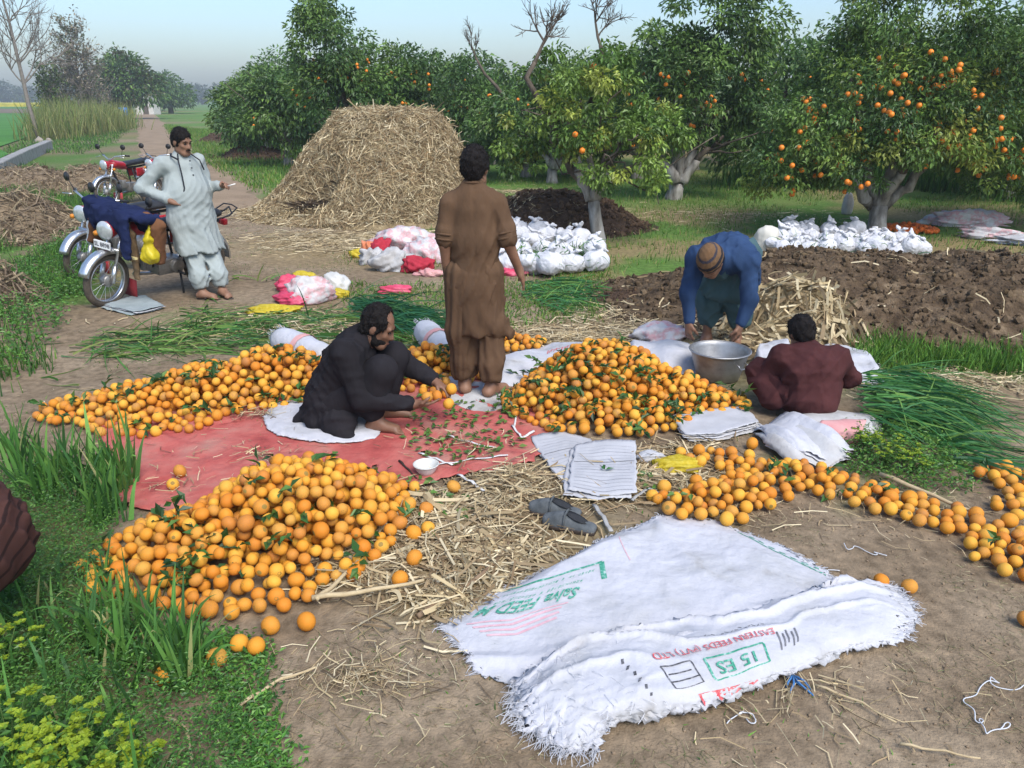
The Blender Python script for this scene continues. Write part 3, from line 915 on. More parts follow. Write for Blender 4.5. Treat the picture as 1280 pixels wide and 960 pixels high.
def orchard_tree(label, base, limbs, ells, n, ll=.10, lw=.05, cols=CIT, fruit=0, seed=1, white=.75, trunk=(.16, .12, .5), fruits_single=False, clump=.34, group='orchard trees', dead=None, nclump=26, fz=(.5, 2.6)):
    r = np.random.default_rng(seed)
    bx, by = base
    t = thing('orange_tree', label, 'tree', (bx, by, gh(bx, by)), group=group)
    W = MB(); B = MB()
    r0, r1, fk = trunk
    top = np.array([r.normal() * .06, r.normal() * .06, fk])
    W.tube([(0, 0, -.1), (0, 0, .05), (top[0] * .5, top[1] * .5, fk * .5), top], [r0 * 1.35, r0 * 1.1, r0 * .95, r1 * 1.25], 10)
    for e in limbs:
        e = np.array(e, float)
        mid = top + (e - top) * .42 + np.array([0, 0, .06])
        wob_tube(W, top + r.normal(size=3) * .04 * [1, 1, 0], mid, r1, r1 * .62, 8, .05, 6, r)
        wob_tube(B, mid, e, r1 * .62, r1 * .25, 7, .09, 7, r)
        for _ in range(4):
            q = mid + (e - mid) * r.uniform(.1, .9)
            wob_tube(B, q, q + r.normal(size=3) * [.55, .55, .4] + [0, 0, .25], r1 * .25, .008, 5, .1, 5, r)
    W.build('trunk', m_white if white else m_bark, t)
    B.build('limbs', m_bark, t)
    el = [tuple(e) for e in ells]
    V, F, K, C = crown_leaves(el, n, ll, lw, cols, seed=seed, clump=clump, nclump=nclump)
    part('crown', V, F, m_leaf, t, smooth=False, col=K)
    if fruit:
        ok = (C[:, 2] > fz[0]) & (C[:, 2] < fz[1]) & (C[:, 1] < np.percentile(C[:, 1], 38))
        q = C[ok]
        q = q[r.choice(len(q), min(len(q), fruit // 3 + 1), replace=False)]
        q = np.concatenate([q + r.normal(size=q.shape) * .11 for _ in range(3)])[:fruit]
        if fruits_single:
            me = make_mesh('orange', ICO2[0] * .040, ICO2[1], m_fruit)
            for p in q: obj('orange', me, t, p)
        else:
            v, f = ICO1
            VV = (v[None] * .045 + q[:, None, :]).reshape(-1, 3)
            FF = (f[None] + (np.arange(len(q)) * len(v))[:, None, None]).reshape(-1, 3)
            part('fruit', VV, FF, m_fruit, t)['kind'] = 'stuff'
    if dead:
        D = MB()
        for pts, ra in dead:
            pts = np.array(pts, float)
            D.tube(pts, np.linspace(ra, ra * .55, len(pts)), 8)
            twigs(D, pts[-1], unit(pts[-1] - pts[-2]), ra * .5, .30, 4, r)
        D.build('dead_branch', m_bark, t)
    return t

def twigs(mb, p, d, rad, L, depth, r, spread=.55, up=.12, n=4):
    seg = 3
    pts = [np.array(p, float)]
    dd = np.array(d, float)
    for i in range(seg):
        dd = unit(dd + r.normal(size=3) * .12 + [0, 0, up * .4])
        pts.append(pts[-1] + dd * L / seg)
    mb.tube(pts, np.linspace(rad, rad * .65, seg + 1), 5 if rad > .02 else 3, caps=False)
    if depth <= 0: return
    for i in range(2 + (r.uniform() < .6)):
        q = pts[r.integers(1, seg + 1)]
        twigs(mb, q, unit(dd + r.normal(size=3) * spread + [0, 0, up]), rad * .62, L * r.uniform(.6, .85), depth - 1, r, spread, up)
    twigs(mb, pts[-1], dd, rad * .65, L * .8, depth - 1, r, spread, up)

# right-hand tree heavy with fruit
orchard_tree('broad orange tree laden with fruit, pale forked trunk rising behind white bundles', P(1095, 292)[:2],
             [(-1.6, -.3, 1.3), (-.7, .4, 2.4), (.5, -.2, 2.5), (1.5, .2, 1.7), (.2, -.9, 1.6), (.9, .8, 2.6)],
             [(-.35, 0, 1.9, 1.5, 1.4, 1.05), (.75, 0, 2.2, 1.4, 1.4, 1.15), (-1.25, -.2, 1.45, 1.0, 1.0, .68), (1.5, 0, 1.75, 1.0, 1.1, .85), (.1, .1, 3.1, 1.25, 1.2, .8), (.3, -.7, 1.5, 1.1, .7, .6), (-1.7, -.3, 1.05, .7, .7, .5), (-.6, -.9, 1.15, .8, .5, .45), (1.3, -.6, 1.15, .8, .6, .5)],
             52000, .082, .036, CITL + CIT, fruit=230, seed=21, trunk=(.14, .105, .40), fruits_single=True, clump=.29, nclump=38)
orchard_tree('orange tree at the right edge with fruit hanging low over the sacks', P(1345, 285)[:2],
             [(-.9, -.2, 1.6), (.3, .2, 2.2), (-.4, .4, 2.5), (.8, -.4, 1.7)],
             [(0, 0, 2.2, 1.8, 1.5, 1.3), (-1.0, -.2, 1.3, .9, .9, .85), (.4, .1, 3.2, 1.3, 1.2, .8), (-.9, -.4, .8, .7, .6, .45), (-.9, 0, 2.6, .9, .9, .9)], 20000, .10, .046, CITL + CIT, fruit=210, seed=33)
# the leaning tree in the middle
orchard_tree('small orange tree with a bent whitewashed trunk and bare dead branches above its crown', P(748, 302)[:2],
             [(-.75, 0, 1.5), (.35, .1, 1.5), (-.3, .3, 2.0), (.5, -.3, 1.15), (.0, -.4, 1.3)],
             [(-.20, 0, 1.85, .95, .9, .65), (.35, -.1, 1.35, .8, .8, .6), (-.85, .1, 1.65, .75, .7, .6), (.0, .1, 2.4, .6, .6, .45), (-.85, .15, 2.45, .32, .3, .35), (-1.2, .1, 1.35, .5, .5, .4), (.75, 0, 1.7, .6, .6, .5)],
             10500, .085, .042, CITL, seed=8, trunk=(.10, .07, .62), clump=.20, nclump=34, fruit=3,
             dead=[([(0, 0, .62), (-.45, 0, 1.05), (-.62, 0, 1.5), (-.95, .0, 2.05), (-1.1, .0, 2.3), (-.98, .0, 2.5)], .06),
                   ([(-.2, .1, 1.9), (-.06, .0, 2.3), (-.04, .0, 2.55), (-.08, .0, 2.72)], .045)])
q = P(690, 229)
orchard_tree('orange tree with several slim whitewashed stems behind the dark manure heap', q[:2],
             [(-.8, 0, 1.4), (.5, .1, 1.7), (-.2, .3, 2.2), (.9, -.2, 1.3)],
             [(-.5, 0, 1.9, 1.35, 1.2, .95), (.5, 0, 2.0, 1.2, 1.2, 1.0), (-1.3, 0, 1.4, .9, .9, .6)], 9000, .13, .06, CIT + CITL[:2], seed=12, trunk=(.14, .10, .35), fruit=12,
             dead=[([(-.9, 0, 1.6), (-1.4, 0, 2.3), (-1.7, 0, 2.6), (-1.9, 0, 2.95)], .05)])
q = P(842, 249)
orchard_tree('tall dark orange tree with a forked whitewashed trunk in the middle of the orchard', q[:2],
             [(-.9, 0, 1.5), (.8, .1, 1.8), (-.2, .3, 2.8), (.9, -.2, 1.3), (.5, .4, 3.0)],
             [(-.6, 0, 2.0, 1.2, 1.2, 1.15), (.55, 0, 2.2, 1.3, 1.2, 1.2), (.65, .1, 3.5, 1.15, 1.1, .95), (-.55, .1, 3.0, .75, .8, .6), (1.3, 0, 1.6, .9, .9, .8)], 18000, .12, .055, CIT, seed=14, trunk=(.17, .12, .35), fruit=46, clump=.32)
# the tree behind the straw stack
orchard_tree('tall dark orange tree rising behind the straw stack', (-4.4, 22.5),
             [(-.8, 0, 2.0), (.8, .1, 1.8), (-.4, .3, 3.2)],
             [(-.55, 0, 3.35, 1.3, 1.2, 1.15), (.1, 0, 2.2, 1.9, 1.5, 1.2), (1.35, .2, 2.35, 1.4, 1.2, 1.1), (-.75, 0, 4.0, .7, .7, .6)], 15000, .14, .065, CIT, seed=17, trunk=(.17, .12, .6), fruit=50, fz=(1.7, 3))
orchard_tree('rounded orange tree showing fruit beside the straw stack top', (-1.5, 23.0),
             [(-.6, 0, 1.6), (.6, .1, 1.8)],
             [(-.4, 0, 2.1, 1.4, 1.3, 1.1), (.6, 0, 1.7, 1.2, 1.2, .9)], 8000, .14, .065, CIT, seed=18, fruit=24, fz=(1.5, 3))
# the row along the lane
row = [(-13.0, 45, 4.2, 3.0, CITL[:3]), (-9.9, 35.6, 4.3, 2.6, CIT), (-8.9, 29.5, 3.4, 2.1, CIT), (-7.3, 26.0, 3.0, 1.9, CIT), (-16.5, 54, 4.4, 3.2, CIT), (-21, 66, 4.4, 3.4, CITL[:2]), (-6.0, 30.5, 4.0, 2.3, CIT)]
rl = ['yellowish green orange tree far along the right side of the lane', 'orange tree with a slim whitewashed trunk above the soil heaps', 'dark bushy orange tree left of the straw stack behind the hanging dry stalks',
      'low orange tree crowding the left shoulder of the straw stack', 'round dark orange tree beyond the yellowish one along the lane', 'last orange tree of the row beside the far end of the lane', 'orange tree between the slim trunk and the tall tree behind the stack']
for i, ((x, y, h, w, cc), lb) in enumerate(zip(row, rl)):
    r = np.random.default_rng(60 + i)
    orchard_tree(lb, (x, y), [(-.8, 0, h * .5), (.8, .1, h * .45), (-.2, .3, h * .65)],
                 [(0, 0, h * .52, w * .8, w * .75, h * .36), (-w * .45, 0, h * .42, w * .55, w * .6, h * .28), (w * .45, .1, h * .45, w * .55, w * .6, h * .30), (r.uniform(-.5, .5), 0, h * .76, w * .42, w * .42, h * .19)],
                 7500, .17, .08, cc, seed=60 + i, trunk=(.15, .11, .6), fruit=6)
# deeper rows closing the orchard
deep = [(2.2, 27, 3.6, 2.4), (5.6, 24.5, 4.0, 2.6), (9.4, 21.5, 4.2, 2.6), (8.6, 27, 4.4, 2.9), (12.6, 19.5, 4.4, 2.7), (13.5, 26, 4.4, 3.0), (-1.6, 31, 3.9, 2.6), (4.2, 33, 3.8, 3.0), (18, 24, 4.6, 3.2), (-3.6, 36, 4.2, 3.0), (8, 36, 4.0, 3.2), (15.0, 15.0, 4.2, 2.3), (3.4, 21.5, 3.2, 2.0), (6.7, 19.2, 3.6, 2.1), (10.6, 16.8, 3.8, 2.0), (-.6, 26.5, 3.2, 2.0), (.4, 22.0, 2.6, 1.5)]
for i, (x, y, h, w) in enumerate(deep):
    r = np.random.default_rng(90 + i)
    orchard_tree(['dense dark orange tree deep in the orchard behind the leaning tree', 'dense dark orange tree deep in the orchard behind the fruit laden tree', 'dense dark orange tree deep in the orchard behind the straw stack trees'][0 if x < 6 and x > 0 else (1 if x >= 6 else 2)], (x, y), [(-.8, 0, h * .5), (.8, .1, h * .45), (-.2, .3, h * .65)],
                 [(0, 0, h * .54, w * .72, w * .7, h * .36), (-w * .5, 0, h * .38, w * .5, w * .55, h * .28), (w * .5, .1, h * .42, w * .5, w * .55, h * .30), (r.uniform(-.8, .8), 0, h * .78, w * .4, w * .4, h * .18)],
                 4600, .19, .09, CIT, seed=90 + i, trunk=(.15, .11, .55), white=.5, fruit=20, group='trees deep in the orchard')

# bare trees on the left
def bare_tree(label, base, h, rad, seed, depth=6, leafy=0, lcols=None, spread=.5, straight=True):
    r = np.random.default_rng(seed)
    t = thing('bare_tree', label, 'tree', (base[0], base[1], 0))
    mb = MB(); nb = MB()
    pts = [np.array([0, 0, -.1])]
    k = 9
    for i in range(k): pts.append(pts[-1] + np.array([r.normal() * .035 * h / k - (.02 * h / k if straight else 0), 0, h / k]))
    mb.tube(pts, np.linspace(rad, rad * .22, k + 1), 8)
    mb.build('trunk', m_dead, t)
    tips = []
    for i in range(2 if not straight else 3, k + 1):
        for s in range(3 if straight else 4):
            a = r.uniform(0, 2 * math.pi)
            d = unit([math.cos(a), math.sin(a) * .7, .75])
            twigs(nb, pts[i], d, rad * (.42 - .03 * i), h * (.17 - .008 * i) * (1.0 if straight else 1.2), depth - 3, r, spread, .15)
    nb.build('branches', m_dead, t)
    if leafy:
        v = np.concatenate(nb.v); v = v[v[:, 2] > h * .35]
        q = v[r.integers(0, len(v), leafy)] + r.normal(size=(leafy, 3)) * .18
        V, F = leaves(q, r.normal(size=(leafy, 3)), .26, .14, r)
        part('crown', V, F, m_leaf, t, smooth=False, col=np.repeat(pal(leafy, lcols), 4, 0))
    return t
q = P(46, 176); bare_tree('tall slender leafless tree with upright branches beside the green wheat field', q[:2], 8.6, .13, 3)
q = P(110, 160); bare_tree('spreading tree with sparse brown leaves behind the reeds', q[:2], 6.3, .17, 5, leafy=1500, lcols=[(.22, .19, .13), (.27, .22, .15), (.15, .17, .08)], straight=False, spread=.75, depth=6)
q = P(72, 162); bare_tree('low green bushy tree growing among the reeds', q[:2], 3.9, .12, 9, leafy=900, lcols=[(.07, .12, .03), (.10, .13, .04), (.05, .08, .025)], straight=False, spread=.8, depth=5)
def bush_tree(label, x, y, h, w, seed, cols, n=5000, ll=.3, name='leafy_tree', white=False):
    t = thing(name, label, 'tree', (x, y, 0))
    mb = MB(); r = np.random.default_rng(seed)
    mb.tube([(0, 0, -.1), (.05, 0, h * .25), (0, 0, h * .5)], [w * .09, w * .07, w * .04], 8)
    mb.build('trunk', m_bark, t)
    V, F, K, _ = crown_leaves([(0, 0, h * .55, w * .7, w * .7, h * .38), (-w * .35, 0, h * .4, w * .5, w * .5, h * .26), (w * .4, 0, h * .42, w * .5, w * .5, h * .28), (0, 0, h * .8, w * .35, w * .35, h * .18)], n, ll, ll * .5, cols, seed=seed, clump=.5)
    part('crown', V, F, m_leaf, t, smooth=False, col=K)
    return t
q = P(162, 149); bush_tree('dark leafy tree with a greyish brown side where the lane bends away', q[0], q[1], 7.4, 5.0, 71, CIT + [(.09, .085, .04)], 6500, .42)
q = P(143, 151); bush_tree('brownish half bare bush at the left end of the lane', q[0] - 1, q[1] - 6, 5.2, 2.6, 72, [(.14, .12, .07), (.10, .10, .045)], 1800, .34)
q = P(214, 142); bush_tree('far green tree closing the end of the lane', q[0], q[1], 6, 5, 73, CIT, 3000, .5)
q = P(196, 139); bush_tree('dark tree behind the white hut at the lane end', q[0], q[1], 7, 6, 74, CIT, 3000, .55)
# treeline far away on the left
for i in range(16):
    r = np.random.default_rng(200 + i)
    x = -250 + i * 10 + r.uniform(-3, 3); y = 372 + r.uniform(-10, 14)
    bush_tree('tree in the far treeline beyond the mustard field', x, y, r.uniform(7.5, 11.5), r.uniform(7, 10), 200 + i, [(.05, .08, .03), (.07, .10, .04), (.045, .07, .03)], 700, 1.5, name='distant_tree')['group'] = 'far treeline'
# ================================================================ people
m_skin = mat('skin_brown', [(.20, .105, .065), (.27, .145, .09)], scale=14, rough=.55, spec=.35, bump=.15, bscale=120, bdist=.004)
m_skin_d = mat('skin_dark', [(.15, .075, .046), (.21, .11, .068)], scale=14, rough=.5, spec=.35, bump=.15, bscale=120, bdist=.004)
m_hair = mat('black_hair', [(.006, .005, .005), (.016, .013, .012)], scale=60, rough=.75, spec=.12, bump=.8, bscale=160, bdist=.006, stretch=(1, 1, .35))
m_eye = mat('eye_dark', [(.012, .009, .008)], rough=.25, spec=.5)
m_lip = mat('lip', [(.17, .07, .055)], rough=.5)
m_sole = mat('sandal_rubber', [(.03, .022, .018), (.06, .045, .035)], scale=20, rough=.7)

def fabric(name, c, var=.18, rough=.9, sheen=.0, weave=260):
    c = np.array(c)
    return mat(name, [tuple(c * (1 - var)), tuple(c), tuple(c * (1 + var))], scale=5, rough=rough, spec=.10, bump=.5, bscale=34, bdist=.010, sheen=sheen, stretch=(1, 1, .45))

def A(*a): return np.array(a, float)

def head_sdf(S, c, f, u, s=1.0, beard=False):
    f, r, u = basis(f, u)
    R = np.stack([r, f, u], 1)
    q = lambda a, b, d: c + (r * a + f * b + u * d) * s
    S.ell(q(0, -.012, .025), A(.077, .096, .098) * s, R, k=.01)
    S.ell(q(0, .022, -.045), A(.062, .072, .085) * s, R, k=.03)
    S.cap(q(-.02, .07, -.098), q(.02, .07, -.098), .022 * s, k=.03)
    S.cap(q(-.045, .01, -.075), q(-.02, .07, -.1), .02 * s, k=.03); S.cap(q(.045, .01, -.075), q(.02, .07, -.1), .02 * s, k=.03)
    S.cap(q(0, .088, .012), q(0, .106, -.03), .010 * s, .015 * s, k=.012)
    S.cap(q(-.012, .092, -.036), q(.012, .092, -.036), .011 * s, k=.01)
    S.cap(q(-.04, .078, .028), q(.04, .078, .028), .013 * s, k=.016)
    S.cap(q(-.045, .066, -.022), q(-.03, .075, -.03), .014 * s, k=.02); S.cap(q(.045, .066, -.022), q(.03, .075, -.03), .014 * s, k=.02)
    S.cap(q(-.02, .088, -.066), q(.02, .088, -.066), .010 * s, k=.012)
    S.cap(q(-.016, .086, -.078), q(.016, .086, -.078), .010 * s, k=.012)
    for sg in (-1, 1):
        S.ell(q(.078 * sg, -.008, -.012), A(.010, .022, .034) * s, R, k=.008)
        S.ell(q(.031 * sg, .094, .006), A(.016, .014, .010) * s, R, k=.012, sub=True)
    return lambda a, b, d: c + (r * a + f * b + u * d) * s, R

def hand_sdf(S, w, d, n, side, curl=.5, spread=.004):
    """w wrist, d direction of the hand, n out of the back of the hand, side: +1 thumb on d x n side"""
    d = unit(d); n = unit(n - d * np.dot(n, d)); sv = np.cross(d, n) * side
    S.cap(w, w + d * .03, .026, .026, k=.02, flat=(sv, 1.2))
    S.cap(w + d * .03, w + d * .08, .020, .019, k=.015, flat=(sv, 1.95))
    for i, L in enumerate((.072, .082, .076, .060)):
        off = (1.5 - i) * .0195
        p = w + d * .085 + sv * off
        dd = unit(d + sv * off * spread * 8)
        pts = [p]
        for j, fr in enumerate((.45, .32, .23)):
            ang = curl * (.5 + .45 * j)
            v = unit(dd * math.cos(ang) - n * math.sin(ang))
            pts.append(pts[-1] + v * L * fr)
        S.chain(pts, [.0098, .0092, .0086, .0076], k=.004)
    th = [w + d * .028 + sv * .026, w + d * .055 + sv * .05 - n * .008, w + d * .085 + sv * .058 - n * .02 * (1 + curl), w + d * .105 + sv * .052 - n * .03 * (1 + curl)]
    S.chain(th, [.015, .0125, .011, .009], k=.008)

def foot_sdf(S, ank, toe, sole=0.0):
    """bare foot: ank ankle joint, toe direction (horizontal)"""
    toe = unit(toe); sd = np.cross(toe, A(0, 0, 1))
    z = ank.copy(); z[2] = sole
    S.cap(ank, z + A(0, 0, .045) - toe * .03, .036, .034, k=.02)
    S.cap(z + A(0, 0, .032) - toe * .045, z + A(0, 0, .03) + toe * .13, .032, .026, k=.03, flat=(sd, 1.35))
    S.cap(ank - A(0, 0, .01), z + A(0, 0, .03) + toe * .12, .034, .02, k=.03, flat=(sd, 1.2))
    for i in range(5):
        p = z + A(0, 0, .016) + toe * (.145 - .008 * i) + sd * (.032 - .0165 * i)
        S.cap(p, p + toe * (.05 - .005 * i) - A(0, 0, .002), .0125 if i else .015, .010, k=.006)

def body_mesh(J, skin, parent, h=.0104, belly=0.0, flr=None):
    S = SDF(h)
    side = unit(J['shR'] - J['shL'])
    S.cap(J['pel'], J['chest'], .085, .085, k=.04, flat=(side, 1.25))
    S.cap(J['chest'], J['nk'] - A(0, 0, .03), .078, .05, k=.03, flat=(side, 1.4))
    hc = J['head']
    f, r, u = basis(J['hf'], J['hu'])
    S.cap(J['nk'], hc - u * .06 - f * .015, .056, .054, k=.03)
    loc, R = head_sdf(S, hc, J['hf'], J['hu'], J.get('hs', 1.0))
    for s in 'LR':
        S.cap(J['sh' + s], J['el' + s], .045, .040, k=.02)
        S.cap(J['el' + s], J['wr' + s], .041, .028, k=.02)
        S.cap(J['hip' + s], J['kn' + s], .078, .055, k=.04)
        S.cap(J['kn' + s], J['an' + s], .054, .036, k=.03)
        m = unit(J['kn' + s] - J['an' + s])
        S.cap(J['an' + s] + m * .22, J['an' + s] + m * .32, .047, .05, k=.04)
        hd = J['hand' + s]
        hand_sdf(S, J['wr' + s], hd[0], hd[1], hd[2], hd[3])
        foot_sdf(S, J['an' + s], J['toe' + s], flr if flr is not None else 0.0)
    V, Q = S.mesh()
    o = part('body', V, Q, skin, parent)
    return o, loc, R

def eyes(parent, loc, s=1.0):
    for sg in (-1, 1):
        v, f = ICO2
        part('eye', v * A(.012, .009, .007) * s + loc(.031 * sg, .083, .007), f, m_eye, parent)
        mb = MB(); mb.tube([loc(.014 * sg, .096, .026), loc(.032 * sg, .094, .032), loc(.050 * sg, .08, .028)], [.004, .005, .003], 6)
        mb.build('eyebrow', m_hair, parent)
    mb = MB(); mb.tube([loc(-.024, .092, -.072), loc(0, .102, -.071), loc(.024, .092, -.072)], [.003, .006, .003], 6)
    mb.build('lips', m_lip, parent)

def hair_mesh(parent, loc, R, front=.045, length=.0, bald=0.0, seed=1, thick=.014, name='hair'):
    S = SDF(.008)
    S.ell(loc(0, -.014, .03), A(.077 + thick, .096 + thick, .098 + thick), R, k=.01)
    S.ell(loc(0, -.055, -.03 - length), A(.072, .05, .06), R, k=.03)
    # clear the face, the neck and (when balding) the forehead
    S.ell(loc(0, .112, -.055), A(.105, .112, .130), R, k=.012, sub=True)
    S.ell(loc(0, .0, -.15), A(.12, .15, .085), R, k=.01, sub=True)
    if bald: S.ell(loc(0, .085, .085), A(.07 + bald * .3, .06 + bald, .09), R, k=.015, sub=True)
    V, Q = S.mesh(disp=lambda p: wrinkles(seed, .012, 55, 4)(p) + wrinkles(seed + 1, .006, 120, 3)(p))
    o = part(name, V, Q, m_hair, parent)
    # loose strands
    r = np.random.default_rng(seed); n = 1500
    i = r.integers(0, len(V), n); c = loc(0, -.01, .03); nr = V[i] - c; nr /= np.linalg.norm(nr, axis=1)[:, None]
    dn = -R[:, 2] * .8 - R[:, 1] * .35 + r.normal(size=(n, 3)) * .45
    d = dn - nr * np.sum(dn * nr, 1)[:, None] + nr * r.uniform(.0, .55, n)[:, None]
    VV, QQ, _, _ = strips(V[i] - nr * .003, d, r.uniform(.015, .035, n), .0028, nseg=2, rng=r)
    part('hair_strands', VV, QQ, m_hair, parent, smooth=False)['kind'] = 'stuff'
    return o

def cloth(S, name, material, parent, seed=1, amp=.007, freq=26, extra=None, n=3, aniso=(1, 1, .6)):
    vert = [A(1, .2, .10), A(.3, 1, .08), A(-.8, .6, .15), A(.8, .5, -.25)]
    diag = [A(.8, .2, .55), A(-.8, .3, .5)]
    w = folds(seed, amp * 1.0, .10, vert, low=4.0, width=.48)
    w2 = folds(seed + 50, amp * .6, .075, diag, low=6.0)
    w3 = wrinkles(seed + 80, amp * .35, freq * 1.5, 2, (1, 1, .4))
    f = (lambda p: w(p) + w2(p) + w3(p)) if extra is None else (lambda p: w(p) + w2(p) + w3(p) + extra(p))
    V, Q = S.mesh(disp=f)
    return part(name, V, Q, material, parent)

def edge_tube(parent, name, pts, r, material, n=6):
    mb = MB(); mb.tube(pts, r, n); return mb.build(name, material, parent)

def place(t, p, rz): t.location = [float(c) for c in p]; t.rotation_euler = (0, 0, rz)

# ---------------------------------------------------------------- man in brown, standing with his back to us
m_brown = fabric('brown_cotton', (.098, .058, .034))
t = thing('person', 'man in brown tunic and trousers standing barefoot with his back turned', 'person')
J = dict(pel=A(0, 0, .92), chest=A(0, .0, 1.22), nk=A(0, .0, 1.43), head=A(.015, .03, 1.565), hf=A(.35, .93, -.05), hu=A(0, .05, 1),
         shL=A(-.165, 0, 1.36), elL=A(-.195, -.03, 1.08), wrL=A(-.185, .04, .84), shR=A(.165, 0, 1.36), elR=A(.225, -.05, 1.09), wrR=A(.305, .06, .88),
         hipL=A(-.09, 0, .88), knL=A(-.10, .03, .48), anL=A(-.085, .05, .085), hipR=A(.09, 0, .88), knR=A(.10, .02, .48), anR=A(.105, -.03, .085),
         handL=(A(.03, .2, -1), A(-1, .1, 0), 1, .5), handR=(A(.32, .25, -.9), A(.9, -.2, .3), -1, .35), toeL=A(-.15, 1, 0), toeR=A(.75, .7, 0))
b, loc, R = body_mesh(J, m_skin, t)
hair_mesh(t, loc, R, seed=3, thick=.017); eyes(t, loc)
S = SDF(.012)
sv = A(1, 0, 0)
S.cap(A(0, .0, 1.29), A(0, .0, 1.10), .112, .116, k=.06, flat=(sv, 1.34))
S.cap(A(0, .0, 1.10), A(0, .01, .80), .116, .128, k=.06, flat=(sv, 1.32))
S.cap(A(0, .01, .80), A(.01, .02, .50), .128, .140, k=.06, flat=(sv, 1.36))
S.cap(A(-.05, 0, 1.40), A(-.15, 0, 1.35), .06, .06, k=.05); S.cap(A(.05, 0, 1.40), A(.15, 0, 1.35), .06, .06, k=.05)
S.cap(A(0, 0, 1.38), A(0, .0, 1.45), .09, .066, k=.04, flat=(sv, 1.15))
for s in 'LR':
    m = J['sh' + s] + (J['el' + s] - J['sh' + s]) * .78
    S.cap(J['sh' + s] + A(0, 0, -.03), m, .062, .056, k=.03)
    e0 = J['sh' + s] + (J['el' + s] - J['sh' + s]) * .70
    S.cap(e0, J['el' + s] * .9 + J['sh' + s] * .1, .067, .064, k=.008)
S.cap(A(.12, -.06, .55), A(.25, -.02, .45), .045, .025, k=.06, flat=(A(0, 0, 1), 1.6))      # the flap of the side slit
S.ell(A(0, .02, .30), A(.4, .4, .16), k=.012, sub=True)
def skirt(p):
    a = np.arctan2(p[:, 1], p[:, 0]); w = np.clip((1.0 - p[:, 2]) / .5, 0, 1)
    return .006 * w * np.sin(6 * a + 2 * np.sin(3 * p[:, 2] * 4)) - .006 * np.exp(-((p[:, 0] - .0) / .012) ** 2) * (p[:, 2] > .9) * (p[:, 1] < 0)
cloth(S, 'kameez', m_brown, t, 5, .007, 22, skirt)
S = SDF(.012)
for s, sg in (('L', -1), ('R', 1)):
    S.chain([J['hip' + s], J['kn' + s] + A(0, -.01, 0), J['an' + s] + A(0, -.01, .16)], [.11, .102, .088], k=.04)
    S.cap(J['an' + s] + A(0, -.01, .16), J['an' + s] + A(0, -.01, .08), .088, .080, k=.03)
S.ell(J['anL'] + A(0, 0, -.02), A(.13, .16, .055), k=.01, sub=True); S.ell(J['anR'] + A(0, 0, -.02), A(.13, .16, .055), k=.01, sub=True)
cloth(S, 'shalwar', m_brown, t, 9, .009, 20, lambda p: .006 * np.sin(9 * np.arctan2(p[:, 1], np.abs(p[:, 0]) - .1) + 9 * p[:, 2] + 2 * np.sin(13 * p[:, 0])), aniso=(1, 1, .35))
for s in 'LR':
    d = unit(J['el' + s] - J['sh' + s]); c = J['sh' + s] + (J['el' + s] - J['sh' + s]) * .84; a_ = unit(np.cross(d, A(0, 1, 0))); b_ = np.cross(d, a_)
    for k_, o_ in enumerate((-.018, .016)):
        edge_tube(t, 'rolled_cuff', [c + d * o_ + (.064 - .002 * k_) * (a_ * math.cos(q_) + b_ * math.sin(q_)) for q_ in np.linspace(0, 2 * math.pi, 17)], .009, m_brown)
edge_tube(t, 'collar', [A(.068 * math.cos(q_), .01 + .068 * math.sin(q_), 1.465 - .012 * math.sin(q_)) for q_ in np.linspace(0, 2 * math.pi, 17)], .011, m_brown)
BM = P(596, 496); place(t, (BM[0], BM[1], gh(BM[0], BM[1]) + .022), .04)

# ---------------------------------------------------------------- man in light grey leaning on the motorcycle
m_lgrey = fabric('light_grey_cotton', (.30, .335, .325), var=.08)
m_dnavy = mat('dark_piping', [(.012, .014, .02)], rough=.7)
t = thing('person', 'man in light grey tunic leaning on a motorcycle, hand on hip', 'person')
J = dict(pel=A(0, -.13, .90), chest=A(0, -.10, 1.24), nk=A(0, -.10, 1.46), head=A(0, -.035, 1.61), hf=A(-.12, 1, -.34), hu=A(0, .32, 1), hs=1.04,
         shL=A(-.205, -.10, 1.40), elL=A(-.27, -.10, 1.12), wrL=A(-.27, .19, 1.16), shR=A(.205, -.12, 1.40), elR=A(.40, -.24, 1.16), wrR=A(.245, .01, 1.03),
         hipL=A(-.095, -.13, .87), knL=A(-.10, .05, .48), anL=A(-.03, .28, .085), hipR=A(.095, -.13, .87), knR=A(.09, .03, .47), anR=A(.16, .20, .085),
         handL=(A(.2, 1, .1), A(-.8, .1, .6), 1, .9), handR=(A(-.8, .45, -.25), A(.2, .5, .8), -1, .8), toeL=A(.25, 1, 0), toeR=A(-.35, 1, 0))
b, loc, R = body_mesh(J, m_skin, t, flr=.018)
hair_mesh(t, loc, R, seed=4, thick=.014); eyes(t, loc, 1.04)
mb = MB(); mb.tube([loc(-.03, .095, -.058), loc(-.012, .108, -.052), loc(.012, .108, -.052), loc(.03, .095, -.058)], [.003, .007, .007, .003], 6); mb.build('moustache', m_hair, t)
S = SDF(.012)
S.cap(A(0, -.10, 1.32), A(0, -.08, 1.10), .145, .165, k=.06, flat=(sv, 1.38))
S.ell(A(0, -.02, 1.05), A(.20, .155, .22), k=.10)
S.cap(A(0, -.06, 1.10), A(0, -.05, .82), .17, .18, k=.08, flat=(sv, 1.30))
S.cap(A(0, -.05, .82), A(0, .03, .42), .18, .205, k=.08, flat=(sv, 1.34))
S.cap(A(-.05, -.10, 1.42), A(-.18, -.10, 1.375), .07, .072, k=.05); S.cap(A(.05, -.10, 1.42), A(.18, -.11, 1.375), .07, .072, k=.05)
